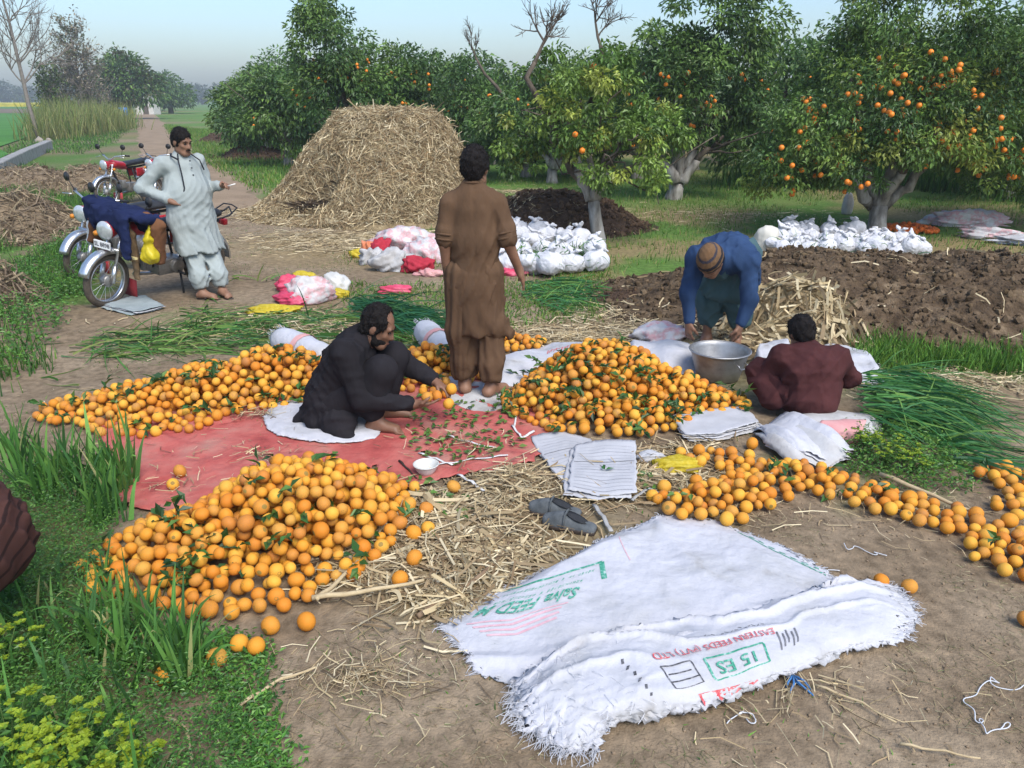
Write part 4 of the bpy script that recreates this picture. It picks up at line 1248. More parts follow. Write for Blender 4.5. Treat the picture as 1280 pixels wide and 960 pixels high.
S.cap(A(0, -.10, 1.41), A(0, -.09, 1.475), .09, .068, k=.03, flat=(sv, 1.1))
for s in 'LR':
    S.cap(J['sh' + s], J['el' + s], .076, .060, k=.03)
    S.cap(J['el' + s], J['wr' + s] * .8 + J['el' + s] * .2, .060, .046, k=.03)
S.ell(A(0, 0, .26), A(.75, .75, .24), k=.010, sub=True)
def skirt(p):
    a = np.arctan2(p[:, 1] + .06, p[:, 0]); w = np.clip((1.05 - p[:, 2]) / .5, 0, 1)
    return .012 * w * np.sin(6 * a + 2 * np.sin(9 * p[:, 2]))
cloth(S, 'kameez', m_lgrey, t, 15, .008, 22, skirt)
S = SDF(.012)
for s in 'LR':
    S.chain([J['hip' + s], J['kn' + s], J['an' + s] + A(0, -.03, .17)], [.115, .10, .088], k=.03)
    S.cap(J['an' + s] + A(0, -.03, .17), J['an' + s] + A(0, -.02, .09), .088, .08, k=.03)
    S.ell(J['an' + s] + A(0, .02, -.02), A(.13, .16, .07), k=.01, sub=True)
cloth(S, 'shalwar', m_lgrey, t, 19, .012, 18, aniso=(1, 1, .35))
# open waistcoat edges, collar and placket
edge_tube(t, 'jacket_edge', [A(.07, -.03, 1.49), A(.125, .05, 1.42), A(.125, .075, 1.30), A(.14, .11, 1.16), A(.17, .08, 1.02)], .007, m_dnavy)
edge_tube(t, 'jacket_edge', [A(-.07, -.03, 1.49), A(-.13, .04, 1.42), A(-.15, .065, 1.32)], .007, m_dnavy)
edge_tube(t, 'jacket_edge', [A(.085, -.12, 1.49), A(.15, -.03, 1.475), A(.13, .055, 1.44)], .009, m_dnavy)
for i in range(4): edge_tube(t, 'button', [A(.0, .055 + .012 * i, 1.42 - .07 * i), A(.0, .067 + .012 * i, 1.42 - .07 * i)], .007, m_dnavy)
# sandals
for s in 'LR':
    a = J['an' + s].copy(); d = unit(J['toe' + s]); pd = np.cross(d, A(0, 0, 1))
    mb = MB()
    pts = np.array([a - d * .065, a - d * .03, a + d * .06, a + d * .14, a + d * .195]); pts[:, 2] = .010
    mb.tube(pts, [.032, .042, .042, .05, .034], 12, flat=1.0)
    v = mb.v[0]; v[:, 2] = .001 + np.clip((v[:, 2] + .05) / .1, 0, 1) * .018
    mb.tube([a + d * .055 + pd * .05 + A(0, 0, -.06), a + d * .09 + A(0, 0, -.012), a + d * .055 - pd * .05 + A(0, 0, -.06)], .012, 6)
    mb.build('sandal', m_sole, t)
GM = A(-3.38, 8.28, 0); GRZ = math.radians(-124)
place(t, (GM[0], GM[1], gh(GM[0], GM[1])), GRZ)
GREY = t
# his cigarette
hw = J['wrL'] + unit(J['handL'][0]) * .15 + A(0, 0, -.02)
c_, s_ = math.cos(GRZ), math.sin(GRZ)
wp = A(GM[0] + hw[0] * c_ - hw[1] * s_, GM[1] + hw[0] * s_ + hw[1] * c_, hw[2])
m_cig = mat('cigarette_paper', [(.75, .73, .68)], rough=.7)
mb = MB(); mb.tube([wp - A(.02, 0, .005), wp + A(.065, -.01, .02)], .006, 8); o = mb.build('cigarette', m_cig)
tag(o, 'lit white cigarette between the fingers of the man in light grey', 'cigarette')

# ---------------------------------------------------------------- squatting figures
def squat_joints(lean=0.0):
    return dict(pel=A(0, -.17, .20), chest=A(0, -.03, .43), nk=A(0, .08, .575), head=A(0, .165, .665), hf=A(.0, .88, -.5), hu=A(0, .5, .88), hs=1.03,
         shL=A(-.185, .03, .53), elL=A(-.24, .24, .36), wrL=A(-.13, .48, .26), shR=A(.185, .0, .53), elR=A(.225, .10, .25), wrR=A(.10, .40, .19),
         hipL=A(-.10, -.13, .18), knL=A(-.14, .22, .43), anL=A(-.11, .17, .085), hipR=A(.10, -.13, .18), knR=A(.14, .22, .43), anR=A(.12, .15, .085),
         handL=(A(.35, .85, -.35), A(-.2, .3, .9), 1, .75), handR=(A(-.1, 1, .05), A(.3, -.1, -.95), -1, .45), toeL=A(-.1, 1, 0), toeR=A(.12, 1, 0))

def squat_clothes(t, J, m, seed, sleeve=.86, striped=None, tail=True, amp=1.0):
    S = SDF(.012)
    S.cap(J['pel'] + A(0, -.01, -.03), J['chest'], .165, .15, k=.07, flat=(sv, 1.25))
    S.cap(J['chest'], J['nk'] + A(0, -.05, -.03), .15, .085, k=.06, flat=(sv, 1.45))
    S.cap(J['shL'], J['shR'], .078, k=.05)
    S.cap(J['nk'] + A(0, -.03, -.02), J['nk'] + A(0, .01, .02), .08, .068, k=.03)
    if tail:
     S.cap(A(-.14, -.24, .06), A(.14, -.24, .06), .075, k=.05); S.cap(A(-.2, -.12, .05), A(.2, -.12, .05), .06, k=.05)
     S.cap(A(0, -.2, .1), A(.05, -.38, .03), .10, .05, k=.05, flat=(sv, 1.5))
     S.cap(A(.2, -.05, .1), A(.26, -.02, .03), .08, .05, k=.05, flat=(A(0, 1, 0), 1.4))
    for s in 'LR':
        S.cap(J['sh' + s], J['el' + s], .080, .068, k=.03)
        S.cap(J['el' + s], J['wr' + s] * sleeve + J['el' + s] * (1 - sleeve), .068, .048, k=.03)
    V, Q = S.mesh(disp=lambda p: folds(seed, .010 * amp, .11, n=4, width=.45)(p) + folds(seed + 9, .0045 * amp, .06, n=3, low=8)(p), floor=.004)
    part('kameez', V, Q, m if striped is None else striped, t)
    S = SDF(.012)
    for s in 'LR':
        S.chain([J['hip' + s], J['kn' + s] + A(0, -.01, -.01), J['an' + s] + A(0, -.02, .06)], [.12, .096, .08], k=.04)
        S.cap(J['hip' + s] + A(0, .02, -.05), J['kn' + s] + A(0, -.08, -.14), .1, .1, k=.05)
    V, Q = S.mesh(disp=lambda p: folds(seed + 3, .009, .09, n=3, width=.45)(p), floor=.03)
    part('shalwar', V, Q, m, t)

m_char = fabric('charcoal_cotton', (.017, .0155, .018), var=.25)
t = thing('person', 'bearded balding man in charcoal clothes squatting and sorting oranges', 'person')
J = squat_joints()
b, loc, R = body_mesh(J, m_skin_d, t)
hair_mesh(t, loc, R, seed=6, bald=.012, thick=.015, length=.02); eyes(t, loc, 1.03)
S = SDF(.006)
S.ell(loc(0, .028, -.072), A(.066, .074, .072), R, k=.01)
S.cap(loc(-.066, -.0, -.02), loc(-.05, .02, -.08), .013, .02, k=.02); S.cap(loc(.066, -.0, -.02), loc(.05, .02, -.08), .013, .02, k=.02)
S.ell(loc(0, .13, -.022), A(.07, .08, .05), R, k=.01, sub=True)
S.ell(loc(0, .1, -.066), A(.022, .03, .008), R, k=.006, sub=True)
V, Q = S.mesh(disp=wrinkles(8, .004, 90, 4)); part('beard', V, Q, m_hair, t)
squat_clothes(t, J, m_char, 25)
CM = P(428, 545); CRZ = math.radians(-97)
place(t, (CM[0] + .08, CM[1] + .18, gh(CM[0], CM[1]) + .02), CRZ)
CHAR_J, CHAR_T = J, t
def to_world(t, p):
    c, s = math.cos(t.rotation_euler[2]), math.sin(t.rotation_euler[2])
    return A(t.location[0] + p[0] * c - p[1] * s, t.location[1] + p[0] * s + p[1] * c, t.location[2] + p[2])

# striped shirt at the left edge
def striped_mat():
    m = mat('striped_brown_cloth', [(.050, .022, .018), (.072, .032, .026)], scale=6, rough=.9, spec=.15, bump=.3, bscale=200, bdist=.003)
    nt = m.node_tree; N = nt.nodes; L = nt.links
    tc = N.new('ShaderNodeTexCoord'); wv = N.new('ShaderNodeTexWave'); wv.wave_type = 'BANDS'; wv.bands_direction = 'Z'
    wv.inputs['Scale'].default_value = 5.6; wv.inputs['Distortion'].default_value = 2.2; wv.inputs['Detail'].default_value = 1.5; wv.inputs['Detail Scale'].default_value = 1.2
    mp_ = N.new('ShaderNodeMapping'); mp_.inputs['Rotation'].default_value = (.45, .3, 0); L.new(tc.outputs['Object'], mp_.inputs[0]); L.new(mp_.outputs[0], wv.inputs[0])
    rp = N.new('ShaderNodeValToRGB'); rp.color_ramp.elements[0].position = .06; rp.color_ramp.elements[0].color = (1, 1, 1, 1); rp.color_ramp.elements[1].position = .16; rp.color_ramp.elements[1].color = (0, 0, 0, 1)
    L.new(wv.outputs['Fac'], rp.inputs[0])
    mx = N.new('ShaderNodeMix'); mx.data_type = 'RGBA'; mx.inputs[7].default_value = (.022, .011, .010, 1)
    b = N['Principled BSDF']; src = b.inputs['Base Color'].links[0].from_socket
    L.new(rp.outputs[0], mx.inputs[0]); L.new(src, mx.inputs[6]); L.new(mx.outputs[2], b.inputs['Base Color'])
    return m
m_str = striped_mat()
t = thing('person', 'person in a brown shirt with thin dark stripes crouching in the grass', 'person')
J = squat_joints()
up = A(0, 0, .26)
for k in ('pel', 'chest', 'nk', 'head', 'shL', 'shR', 'elL', 'elR', 'wrL', 'wrR', 'hipL', 'hipR'): J[k] = J[k] + up
J['knL'] = A(-.15, .26, .50); J['knR'] = A(.15, .26, .50); J['anL'] = A(-.12, .05, .085); J['anR'] = A(.12, .05, .085)
b, loc, R = body_mesh(J, m_skin_d, t)
hair_mesh(t, loc, R, seed=7); eyes(t, loc)
squat_clothes(t, J, m_str, 31, tail=False, amp=1.1)
place(t, (-2.13, 2.40, gh(-2.13, 2.40)), math.radians(96)); t.scale = (1.05, 1.0, 1.14)

# ---------------------------------------------------------------- man in maroon, sitting with his back to us
m_mar = fabric('maroon_cotton', (.062, .022, .022), var=.2)
t = thing('person', 'man in maroon shirt sitting beside the metal tub, back turned', 'person')
J = dict(pel=A(0, 0, .13), chest=A(0, .10, .36), nk=A(-.03, .20, .50), head=A(-.055, .25, .60), hf=A(-.2, .9, -.4), hu=A(-.1, .4, .9), hs=1.04,
         shL=A(-.20, .15, .43), elL=A(-.30, .28, .20), wrL=A(-.12, .48, .20), shR=A(.20, .13, .43), elR=A(.34, .20, .23), wrR=A(.20, .44, .22),
         hipL=A(-.10, .04, .12), knL=A(-.30, .30, .25), anL=A(-.14, .42, .085), hipR=A(.10, .04, .12), knR=A(.26, .32, .27), anR=A(.12, .44, .085),
         handL=(A(.5, .8, -.1), A(0, .2, 1), 1, .7), handR=(A(-.5, .8, -.1), A(0, .2, 1), -1, .7), toeL=A(-.3, 1, 0), toeR=A(.3, 1, 0))
b, loc, R = body_mesh(J, m_skin_d, t)
hair_mesh(t, loc, R, seed=11, thick=.018); eyes(t, loc)
S = SDF(.012)
S.cap(A(0, -.01, .13), J['chest'], .15, .155, k=.07, flat=(sv, 1.30))
S.cap(J['chest'], J['nk'] + A(0, -.05, -.05), .155, .09, k=.07, flat=(sv, 1.5))
S.cap(J['shL'], J['shR'], .085, k=.06)
S.cap(J['nk'] + A(.01, -.04, -.05), J['nk'] + A(0, .0, .01), .085, .068, k=.03)
for s in 'LR':
    S.cap(J['sh' + s], J['el' + s], .088, .075, k=.04)
    S.cap(J['el' + s], J['wr' + s] * .85 + J['el' + s] * .15, .075, .052, k=.03)
S.cap(A(-.26, .12, .10), A(-.30, .26, .20), .10, .10, k=.06)
V, Q = S.mesh(disp=lambda p: folds(35, .010, .13, [A(1, .3, .5), A(-.8, .3, .7), A(.2, .2, 1)])(p) + folds(36, .003, .07, n=3, low=8)(p) + .006 * np.sin(22 * p[:, 0] + 30 * (p[:, 2] - .1) * np.sign(p[:, 0])) * (p[:, 2] < .3), floor=.005)
part('shirt', V, Q, m_mar, t)
S = SDF(.012)
for s in 'LR':
    S.chain([J['hip' + s], J['kn' + s], J['an' + s] + A(0, -.02, .05)], [.115, .105, .085], k=.04)
V, Q = S.mesh(disp=folds(38, .010, .08), floor=.005); part('trousers', V, Q, m_mar, t)
MM = P(1012, 537); place(t, (MM[0] + .06, MM[1] + .16, gh(MM[0], MM[1]) + .03), .0); t.scale = (.88, .92, .84)

# ---------------------------------------------------------------- man in blue, bending over the tub
m_blue = fabric('blue_jacket', (.025, .050, .112), var=.28)
m_teal = fabric('teal_cotton', (.055, .10, .11), var=.15)
t = thing('person', 'man in blue jacket and striped knit cap bending over the metal tub', 'person')
# local: facing +Y, bent forward
J = dict(pel=A(0, -.10, .83), chest=A(.0, .18, .86), nk=A(.02, .40, .87), head=A(.06, .52, .85), hf=A(.25, .45, -.85), hu=A(.15, .85, .45), hs=1.0,
         shL=A(-.19, .30, .83), elL=A(-.235, .36, .56), wrL=A(-.19, .40, .36), shR=A(.20, .32, .83), elR=A(.235, .40, .56), wrR=A(.20, .44, .34),
         hipL=A(-.10, -.10, .80), knL=A(-.11, -.06, .44), anL=A(-.11, -.13, .085), hipR=A(.10, -.10, .80), knR=A(.13, -.04, .44), anR=A(.14, -.10, .085),
         handL=(A(.05, .1, -1), A(-1, .3, 0), 1, .6), handR=(A(-.05, .1, -1), A(.5, .8, 0), -1, .7), toeL=A(-.2, 1, 0), toeR=A(.2, 1, 0))
b, loc, R = body_mesh(J, m_skin_d, t)
eyes(t, loc)
hair_mesh(t, loc, R, seed=16, thick=.010)
S = SDF(.006)
S.ell(loc(0, -.015, .045), A(.10, .118, .10), R, k=.01)
S.ell(loc(0, -.03, .10), A(.07, .085, .065), R, k=.03)
S.ell(loc(0, .03, -.105), A(.2, .22, .12), R, k=.008, sub=True)
V, Q = S.mesh(disp=wrinkles(17, .003, 60, 3))
cu = (V - loc(0, 0, 0)) @ R[:, 2]
tan_, dk = A(.15, .085, .042), A(.016, .015, .02)
band = ((cu > .06) & (cu < .088)) | (cu < .04)
cc = np.where(band[:, None], dk, np.where(((cu > .125) & (cu < .14))[:, None], dk * 2.5, tan_))
m_cap = mat('knit_wool', [(.85, .85, .85), (1.1, 1.1, 1.1)], scale=40, rough=.95, bump=.6, bscale=220, bdist=.004, attr='col')
part('knit_cap', V, Q, m_cap, t, col=cc)
S = SDF(.012)
S.cap(A(0, -.08, .85), J['chest'], .135, .142, k=.06, flat=(sv, 1.30))
S.cap(J['chest'], A(.01, .34, .86), .142, .11, k=.06, flat=(sv, 1.5))
S.cap(J['shL'], J['shR'], .088, k=.06)
S.cap(J['nk'] + A(0, -.06, 0), J['nk'], .085, .075, k=.03)
for s in 'LR':
    S.cap(J['sh' + s], J['el' + s], .078, .062, k=.04)
    S.cap(J['el' + s], J['wr' + s] * .93 + J['el' + s] * .07, .062, .045, k=.03)
S.cap(A(-.22, .1, .74), A(-.24, .0, .62), .05, .03, k=.04, flat=(A(0, 1, 0), 2))
cloth(S, 'jacket', m_blue, t, 45, .008, 20)
S = SDF(.012)
S.cap(A(0, .04, .76), A(.0, .10, .54), .11, .10, k=.05, flat=(sv, 1.85))
S.cap(A(0, -.12, .80), A(0, -.14, .52), .13, .13, k=.05, flat=(sv, 1.5))
S.cap(A(0, .20, .74), A(.0, .14, .56), .06, .05, k=.05, flat=(sv, 2.6))
S.cap(A(.03, .36, .80), A(.03, .30, .74), .07, .06, k=.05, flat=(sv, 1.4))
S.ell(A(0, .0, .30), A(.5, .5, .155), k=.012, sub=True)
cloth(S, 'kameez', m_teal, t, 48, .010, 18, aniso=(1, 1, .4))
S = SDF(.012)
for s in 'LR':
    S.chain([J['hip' + s], J['kn' + s], J['an' + s] + A(0, 0, .18)], [.135, .118, .095], k=.04)
cloth(S, 'shalwar', m_teal, t, 49, .011, 18, aniso=(1, 1, .35))
BL = P(902, 440); place(t, (BL[0], BL[1] + .05, gh(BL[0], BL[1])), math.radians(156))
# ================================================================ cloths, sacks, papers
def wmix(name, cols, **k): return mat(name, cols, **k)
m_sackw = mat('white_woven_sack', [(.27, .25, .23), (.41, .41, .42), (.46, .46, .485), (.48, .48, .51)], scale=4, rough=.6, spec=.25, bump=.4, bscale=16, bdist=.03, contrast=(.26, .62), detail=10)
m_sackd = mat('dusty_woven_sack', [(.28, .26, .24), (.42, .41, .40), (.48, .48, .48)], scale=4, rough=.7, spec=.25, bump=.4, bscale=14, bdist=.03)
m_tarp = mat('red_tarp', [(.26, .05, .045), (.37, .08, .07), (.42, .12, .10), (.39, .17, .135), (.35, .21, .155)], scale=3.0, rough=.8, spec=.15, bump=.7, bscale=8, bdist=.04, detail=12, contrast=(.28, .78))
m_paper = mat('newsprint', [(.37, .37, .38), (.46, .46, .48)], scale=5, rough=.85, spec=.15, bump=.2, bscale=12, bdist=.02)
m_ink = mat('ink_grey', [(.10, .10, .11), (.2, .2, .21)], scale=40, rough=.8)
m_green_ink = mat('green_print', [(.03, .22, .14), (.10, .34, .25), (.42, .52, .49)], scale=55, rough=.7, contrast=(.4, .66))
m_red_ink = mat('red_print', [(.48, .06, .07), (.52, .18, .18), (.55, .45, .46)], scale=55, rough=.7, contrast=(.42, .68))
m_pink_ink = mat('faded_pink_print', [(.52, .28, .32), (.60, .42, .45)], scale=50, rough=.7)
m_black_ink = mat('black_print', [(.05, .05, .055), (.14, .14, .15), (.4, .4, .41)], scale=55, rough=.7, contrast=(.42, .7))
m_fringe = mat('sack_fibre', [(.46, .46, .48), (.56, .57, .60)], scale=10, rough=.55, translucent=.2)

def resample(pts, n):
    pts = np.asarray(pts, float)
    d = np.r_[0, np.cumsum(np.linalg.norm(np.diff(pts, axis=0), axis=1))]
    t = np.linspace(0, d[-1], n)
    return np.stack([np.interp(t, d, pts[:, i]) for i in range(pts.shape[1])], 1)

class Patch:
    """cloth laid on the ground inside four boundary lines given in photo pixels (bottom, right, top, left; each corner shared)"""
    def __init__(s, bottom, right, top, left, nu=60, nv=40, hf=None, z0=.006, jag=.0, seed=1, base=gh, world=False):
        r = np.random.default_rng(seed)
        cv = (lambda q: np.array(q, float)) if world else (lambda q: np.array([P(*p)[:2] for p in q]))
        B, T = resample(cv(bottom), nu), resample(cv(top), nu)
        L, Rr = resample(cv(left), nv), resample(cv(right), nv)
        u = np.linspace(0, 1, nu)[:, None, None]; v = np.linspace(0, 1, nv)[None, :, None]
        XY = (1 - v) * B[:, None] + v * T[:, None] + (1 - u) * L[None] + u * Rr[None] \
            - ((1 - u) * (1 - v) * B[0] + u * (1 - v) * B[-1] + (1 - u) * v * T[0] + u * v * T[-1])
        if jag:
            e = np.minimum(np.minimum(u, 1 - u) * 12, np.minimum(v, 1 - v) * 12).clip(0, 1)
            XY = XY + (1 - e) * r.normal(size=XY.shape) * jag
        s.U, s.Vv = np.broadcast_arrays(u[..., 0], v[..., 0])
        x, y = XY[..., 0], XY[..., 1]
        z = base(x, y) + z0
        if hf is not None: z = z + hf(s.U, s.Vv, x, y)
        s.XY = XY; s.Z = z; s.nu, s.nv = nu, nv
        s.rng = r
    def mesh_arrays(s):
        V = np.concatenate([s.XY, s.Z[..., None]], -1).reshape(-1, 3)
        I = np.arange(s.nu * s.nv).reshape(s.nu, s.nv)
        Q = np.stack([I[:-1, :-1], I[1:, :-1], I[1:, 1:], I[:-1, 1:]], -1).reshape(-1, 4)
        return V, Q
    def at(s, u, v, lift=.003):
        """surface point at (u, v) in 0..1"""
        fu, fv = np.clip(u, 0, 1) * (s.nu - 1), np.clip(v, 0, 1) * (s.nv - 1)
        i, j = np.minimum(fu.astype(int), s.nu - 2), np.minimum(fv.astype(int), s.nv - 2)
        a, b = (fu - i)[..., None], (fv - j)[..., None]
        G = np.concatenate([s.XY, s.Z[..., None]], -1)
        p = G[i, j] * (1 - a) * (1 - b) + G[i + 1, j] * a * (1 - b) + G[i, j + 1] * (1 - a) * b + G[i + 1, j + 1] * a * b
        p[..., 2] += lift
        return p
    def build(s, name, material, parent=None, thick=.003, holes=None):
        V, Q = s.mesh_arrays()
        if holes is not None:
            uq = s.U.reshape(-1)[Q].mean(1); vq = s.Vv.reshape(-1)[Q].mean(1)
            Q = Q[~holes(uq, vq)]
        o = part(name, V, Q, material, parent)
        if thick:
            m = o.modifiers.new('thickness', 'SOLIDIFY'); m.thickness = thick; m.offset = 1
        return o
    def fringe(s, parent, sides, n, lmin=.02, lmax=.07, w=.004, name='fringe', material=None, z=.01):
        r = s.rng
        P0, D = [], []
        for sd in sides:
            t = r.uniform(0, 1, n)
            c = np.zeros(n); o = np.ones(n)
            uv, inn = {'b': ((t, c), (t, c + .03)), 't': ((t, o), (t, o - .03)), 'l': ((c, t), (c + .03, t)), 'r': ((o, t), (o - .03, t))}[sd]
            a, b = s.at(*uv), s.at(*inn)
            d = a - b; d /= np.linalg.norm(d, axis=1)[:, None] + 1e-9
            P0.append(a - d * .01); D.append(d)
        P0, D = np.concatenate(P0), np.concatenate(D)
        k = len(P0)
        D = D + r.normal(size=(k, 3)) * [.6, .6, .25]; D[:, 2] = np.abs(D[:, 2]) * .5
        V, Q, _, _ = strips(P0, D, r.uniform(lmin, lmax, k), w, droop=.3, nseg=3, taper=False, kink=.14, rng=r)
        V[:, 2] = np.maximum(V[:, 2], gh(V[:, 0], V[:, 1]) + .003)
        o = part(name, V, Q, material or m_fringe, parent, smooth=False)
        o['kind'] = 'stuff'
        return o

def text_mesh(txt, size=1.0, bold=0.0, shear=0.0):
    cu = bpy.data.curves.new('lettering', 'FONT'); cu.body = txt; cu.size = size; cu.offset = bold; cu.shear = shear
    cu.resolution_u = 2; cu.align_x = 'CENTER'; cu.align_y = 'CENTER'
    o = bpy.data.objects.new('lettering', cu); COL.objects.link(o)
    dg = bpy.context.evaluated_depsgraph_get()
    me = o.evaluated_get(dg).to_mesh()
    bm = bmesh.new(); bm.from_mesh(me)
    bmesh.ops.triangulate(bm, faces=bm.faces)
    for _ in range(3):
        ed = [e for e in bm.edges if e.calc_length() > .16 * size]
        if not ed: break
        bmesh.ops.subdivide_edges(bm, edges=ed, cuts=1); bmesh.ops.triangulate(bm, faces=bm.faces)
    bm.verts.index_update()
    v = np.array([q.co[:2] for q in bm.verts]); f = [[q.index for q in p.verts] for p in bm.faces]
    bm.free()
    o.evaluated_get(dg).to_mesh_clear()
    bpy.data.objects.remove(o); bpy.data.curves.remove(cu)
    return v, f

def print_on(patch, txt, uc, vc, du, size_v, rot, material, parent, name='print', bold=.01, lift=.009, shear=0.0):
    """lettering lying on a patch; du = width over u, size_v = height over v"""
    v, f = text_mesh(txt, 1.0, bold, shear)
    w = np.ptp(v[:, 0]) + 1e-6; h = np.ptp(v[:, 1]) + 1e-6
    a, b = v[:, 0] / w * du, v[:, 1] / h * size_v
    if rot: a, b = -a, -b
    q = patch.at(uc + a, vc + b, lift)
    return part(name, q, f, material, parent, smooth=False)

def bar_on(patch, uv0, uv1, wd, material, parent, name='print', lift=.005, n=40, vert=False):
    t = np.linspace(0, 1, n)
    u = uv0[0] + (uv1[0] - uv0[0]) * t; v = uv0[1] + (uv1[1] - uv0[1]) * t
    du, dv = (wd, 0) if vert else (0, wd)
    a = patch.at(u - du, v - dv, lift); b = patch.at(u + du, v + dv, lift)
    V = np.concatenate([a, b]); F = [[i, i + 1, n + i + 1, n + i] for i in range(n - 1)]
    return part(name, V, F, material, parent, smooth=False)

def wob(seed, amp=.012, f=5.0):
    return lambda u, v, x, y: amp * (1 + fbm(x * f, y * f, 4, seed)) * 1.0

def edge_fall(u, v, k=9):
    return np.minimum(np.minimum(u, 1 - u), np.minimum(v, 1 - v)) * k

# red tarp beneath the heaps
hf = lambda u, v, x, y: .010 * (1 + fbm(x * 3, y * 3, 4, 71)) + .012 * np.clip(1 - np.abs(np.sin(2.1 * x + 3.2 * y + 1.2 * fbm(x * 1.5, y * 1.5, 2, 9))) * 5, 0, 1)
tarp = Patch([(140, 625), (250, 660), (420, 640), (560, 600), (668, 580)], [(668, 580), (690, 540), (680, 505), (640, 470)],
             [(150, 505), (300, 480), (430, 470), (540, 465), (640, 470)], [(140, 625), (155, 590), (120, 545), (150, 505)], 90, 60, hf, jag=.012, seed=3)
t = thing('red_tarp', 'faded red plastic tarp spread under the heaps of oranges', 'tarp')
tarp.build('tarp_sheet', m_tarp, t, holes=lambda u, v: (fbm(u * 26, v * 16, 3, 5) > .62) & (v < .30))

litter('tarp_litter', 'thin straw and dust scraps lying on the red tarp', [((330, 575), (.55, .35), 1.0), ((580, 560), (.5, .3), 1.0), ((220, 610), (.3, .2), .5), ((330, 525), (.25, .12), .8)], 330, .03, .16, .005, STRAWS + [(.16, .11, .07)], zf=lambda x, y: gh(x, y) + .03)
# sack the squatting man sits on
hf = lambda u, v, x, y: .016 * np.clip(edge_fall(u, v), 0, 1) + .010 * (1 + fbm(x * 6, y * 6, 3, 5))
s1 = Patch([(348, 550), (375, 556), (410, 559), (445, 558), (470, 552)], [(470, 552), (480, 540), (475, 525), (455, 512)], [(338, 515), (355, 507), (385, 502), (420, 504), (455, 512)], [(348, 550), (335, 542), (330, 528), (338, 515)], 50, 34, hf, z0=.022, seed=5, jag=.004)
t = thing('flat_sack', 'flat white sack folded on the red tarp under the squatting man', 'sack'); s1.build('sack_cloth', m_sackw, t)
# crumpled sack under the brown man's feet
hf = lambda u, v, x, y: .022 * (1 + fbm(x * 7, y * 7, 4, 15)) * np.clip(edge_fall(u, v, 6), .15, 1)
s2 = Patch([(560, 505), (590, 520), (640, 522)], [(640, 522), (655, 500), (640, 478)], [(548, 488), (590, 476), (640, 478)], [(560, 505), (548, 497), (548, 488)], 36, 26, hf, z0=.0, seed=6)
t = thing('crumpled_sack', 'crumpled off white sack under the bare feet of the man in brown', 'sack'); s2.build('sack_cloth', m_sackd, t)

# long white sheet of sacks behind the middle heap
hf = lambda u, v, x, y: .11 * np.sin(np.pi * v) ** .6 * (.7 + .3 * np.sin(3 * u * math.pi)) + .02 * fbm(x * 5, y * 5, 4, 25)
s3 = Patch([(600, 500), (660, 490), (740, 470)], [(740, 470), (770, 450), (762, 432)], [(630, 452), (690, 428), (762, 432)], [(600, 500), (610, 470), (630, 452)], 50, 30, hf, seed=7)
t = thing('white_sack', 'long white sack with faint red print between the middle heap and the man in brown', 'sack'); s3.build('sack_cloth', m_sackw, t)
for i in range(9): bar_on(s3, (.5 + .02 * i, .60 + .02 * (i % 3)), (.512 + .02 * i, .70 - .02 * (i % 2)), .006, m_red_ink, t, vert=True, n=4)
hf = lambda u, v, x, y: .13 * np.sin(np.pi * v) ** .6 * (.8 + .2 * np.cos(3 * u * math.pi)) * np.clip(edge_fall(u, v, 8), 0, 1) + .02 * fbm(x * 5, y * 5, 4, 35) * np.clip(edge_fall(u, v, 8), .2, 1)
s4 = Patch([(790, 455), (830, 468), (872, 468)], [(872, 468), (880, 450), (866, 434)], [(780, 432), (830, 430), (866, 434)], [(790, 455), (780, 445), (780, 432)], 40, 26, hf, seed=8)
t = thing('white_sack', 'puffed white sack lying against the metal tub behind the middle heap', 'sack'); s4.build('sack_cloth', m_sackw, t)
# white sheet the maroon man sits among
hf = lambda u, v, x, y: .10 * np.sin(np.pi * v) ** .5 * np.clip(edge_fall(u, v, 8), 0, 1) + .05 * np.abs(fbm(x * 6, y * 6, 4, 45)) * np.clip(edge_fall(u, v, 6), .2, 1)
s5 = Patch([(1050, 470), (1080, 485), (1115, 488)], [(1115, 488), (1095, 460), (1060, 440)], [(1000, 445), (1030, 436), (1060, 440)], [(1050, 470), (1020, 465), (1000, 445)], 36, 26, hf, seed=9)
t = thing('white_sack', 'crumpled white sack between the man in maroon and the green onion leaves', 'sack'); s5.build('sack_cloth', m_sackw, t); s5.fringe(t, 'rt', 60, .02, .05)
hf = lambda u, v, x, y: .22 * np.sin(np.pi * v) ** .5 * np.clip(edge_fall(u, v, 7), 0, 1) + .03 * np.abs(fbm(x * 6, y * 6, 4, 46))
s5b = Patch([(940, 478), (960, 482), (985, 478)], [(985, 478), (990, 460), (985, 448)], [(945, 455), (965, 448), (985, 448)], [(940, 478), (936, 468), (945, 455)], 26, 22, hf, seed=19)
t = thing('white_sack', 'white sack bunched between the metal tub and the man in maroon', 'sack'); s5b.build('sack_cloth', m_sackw, t)
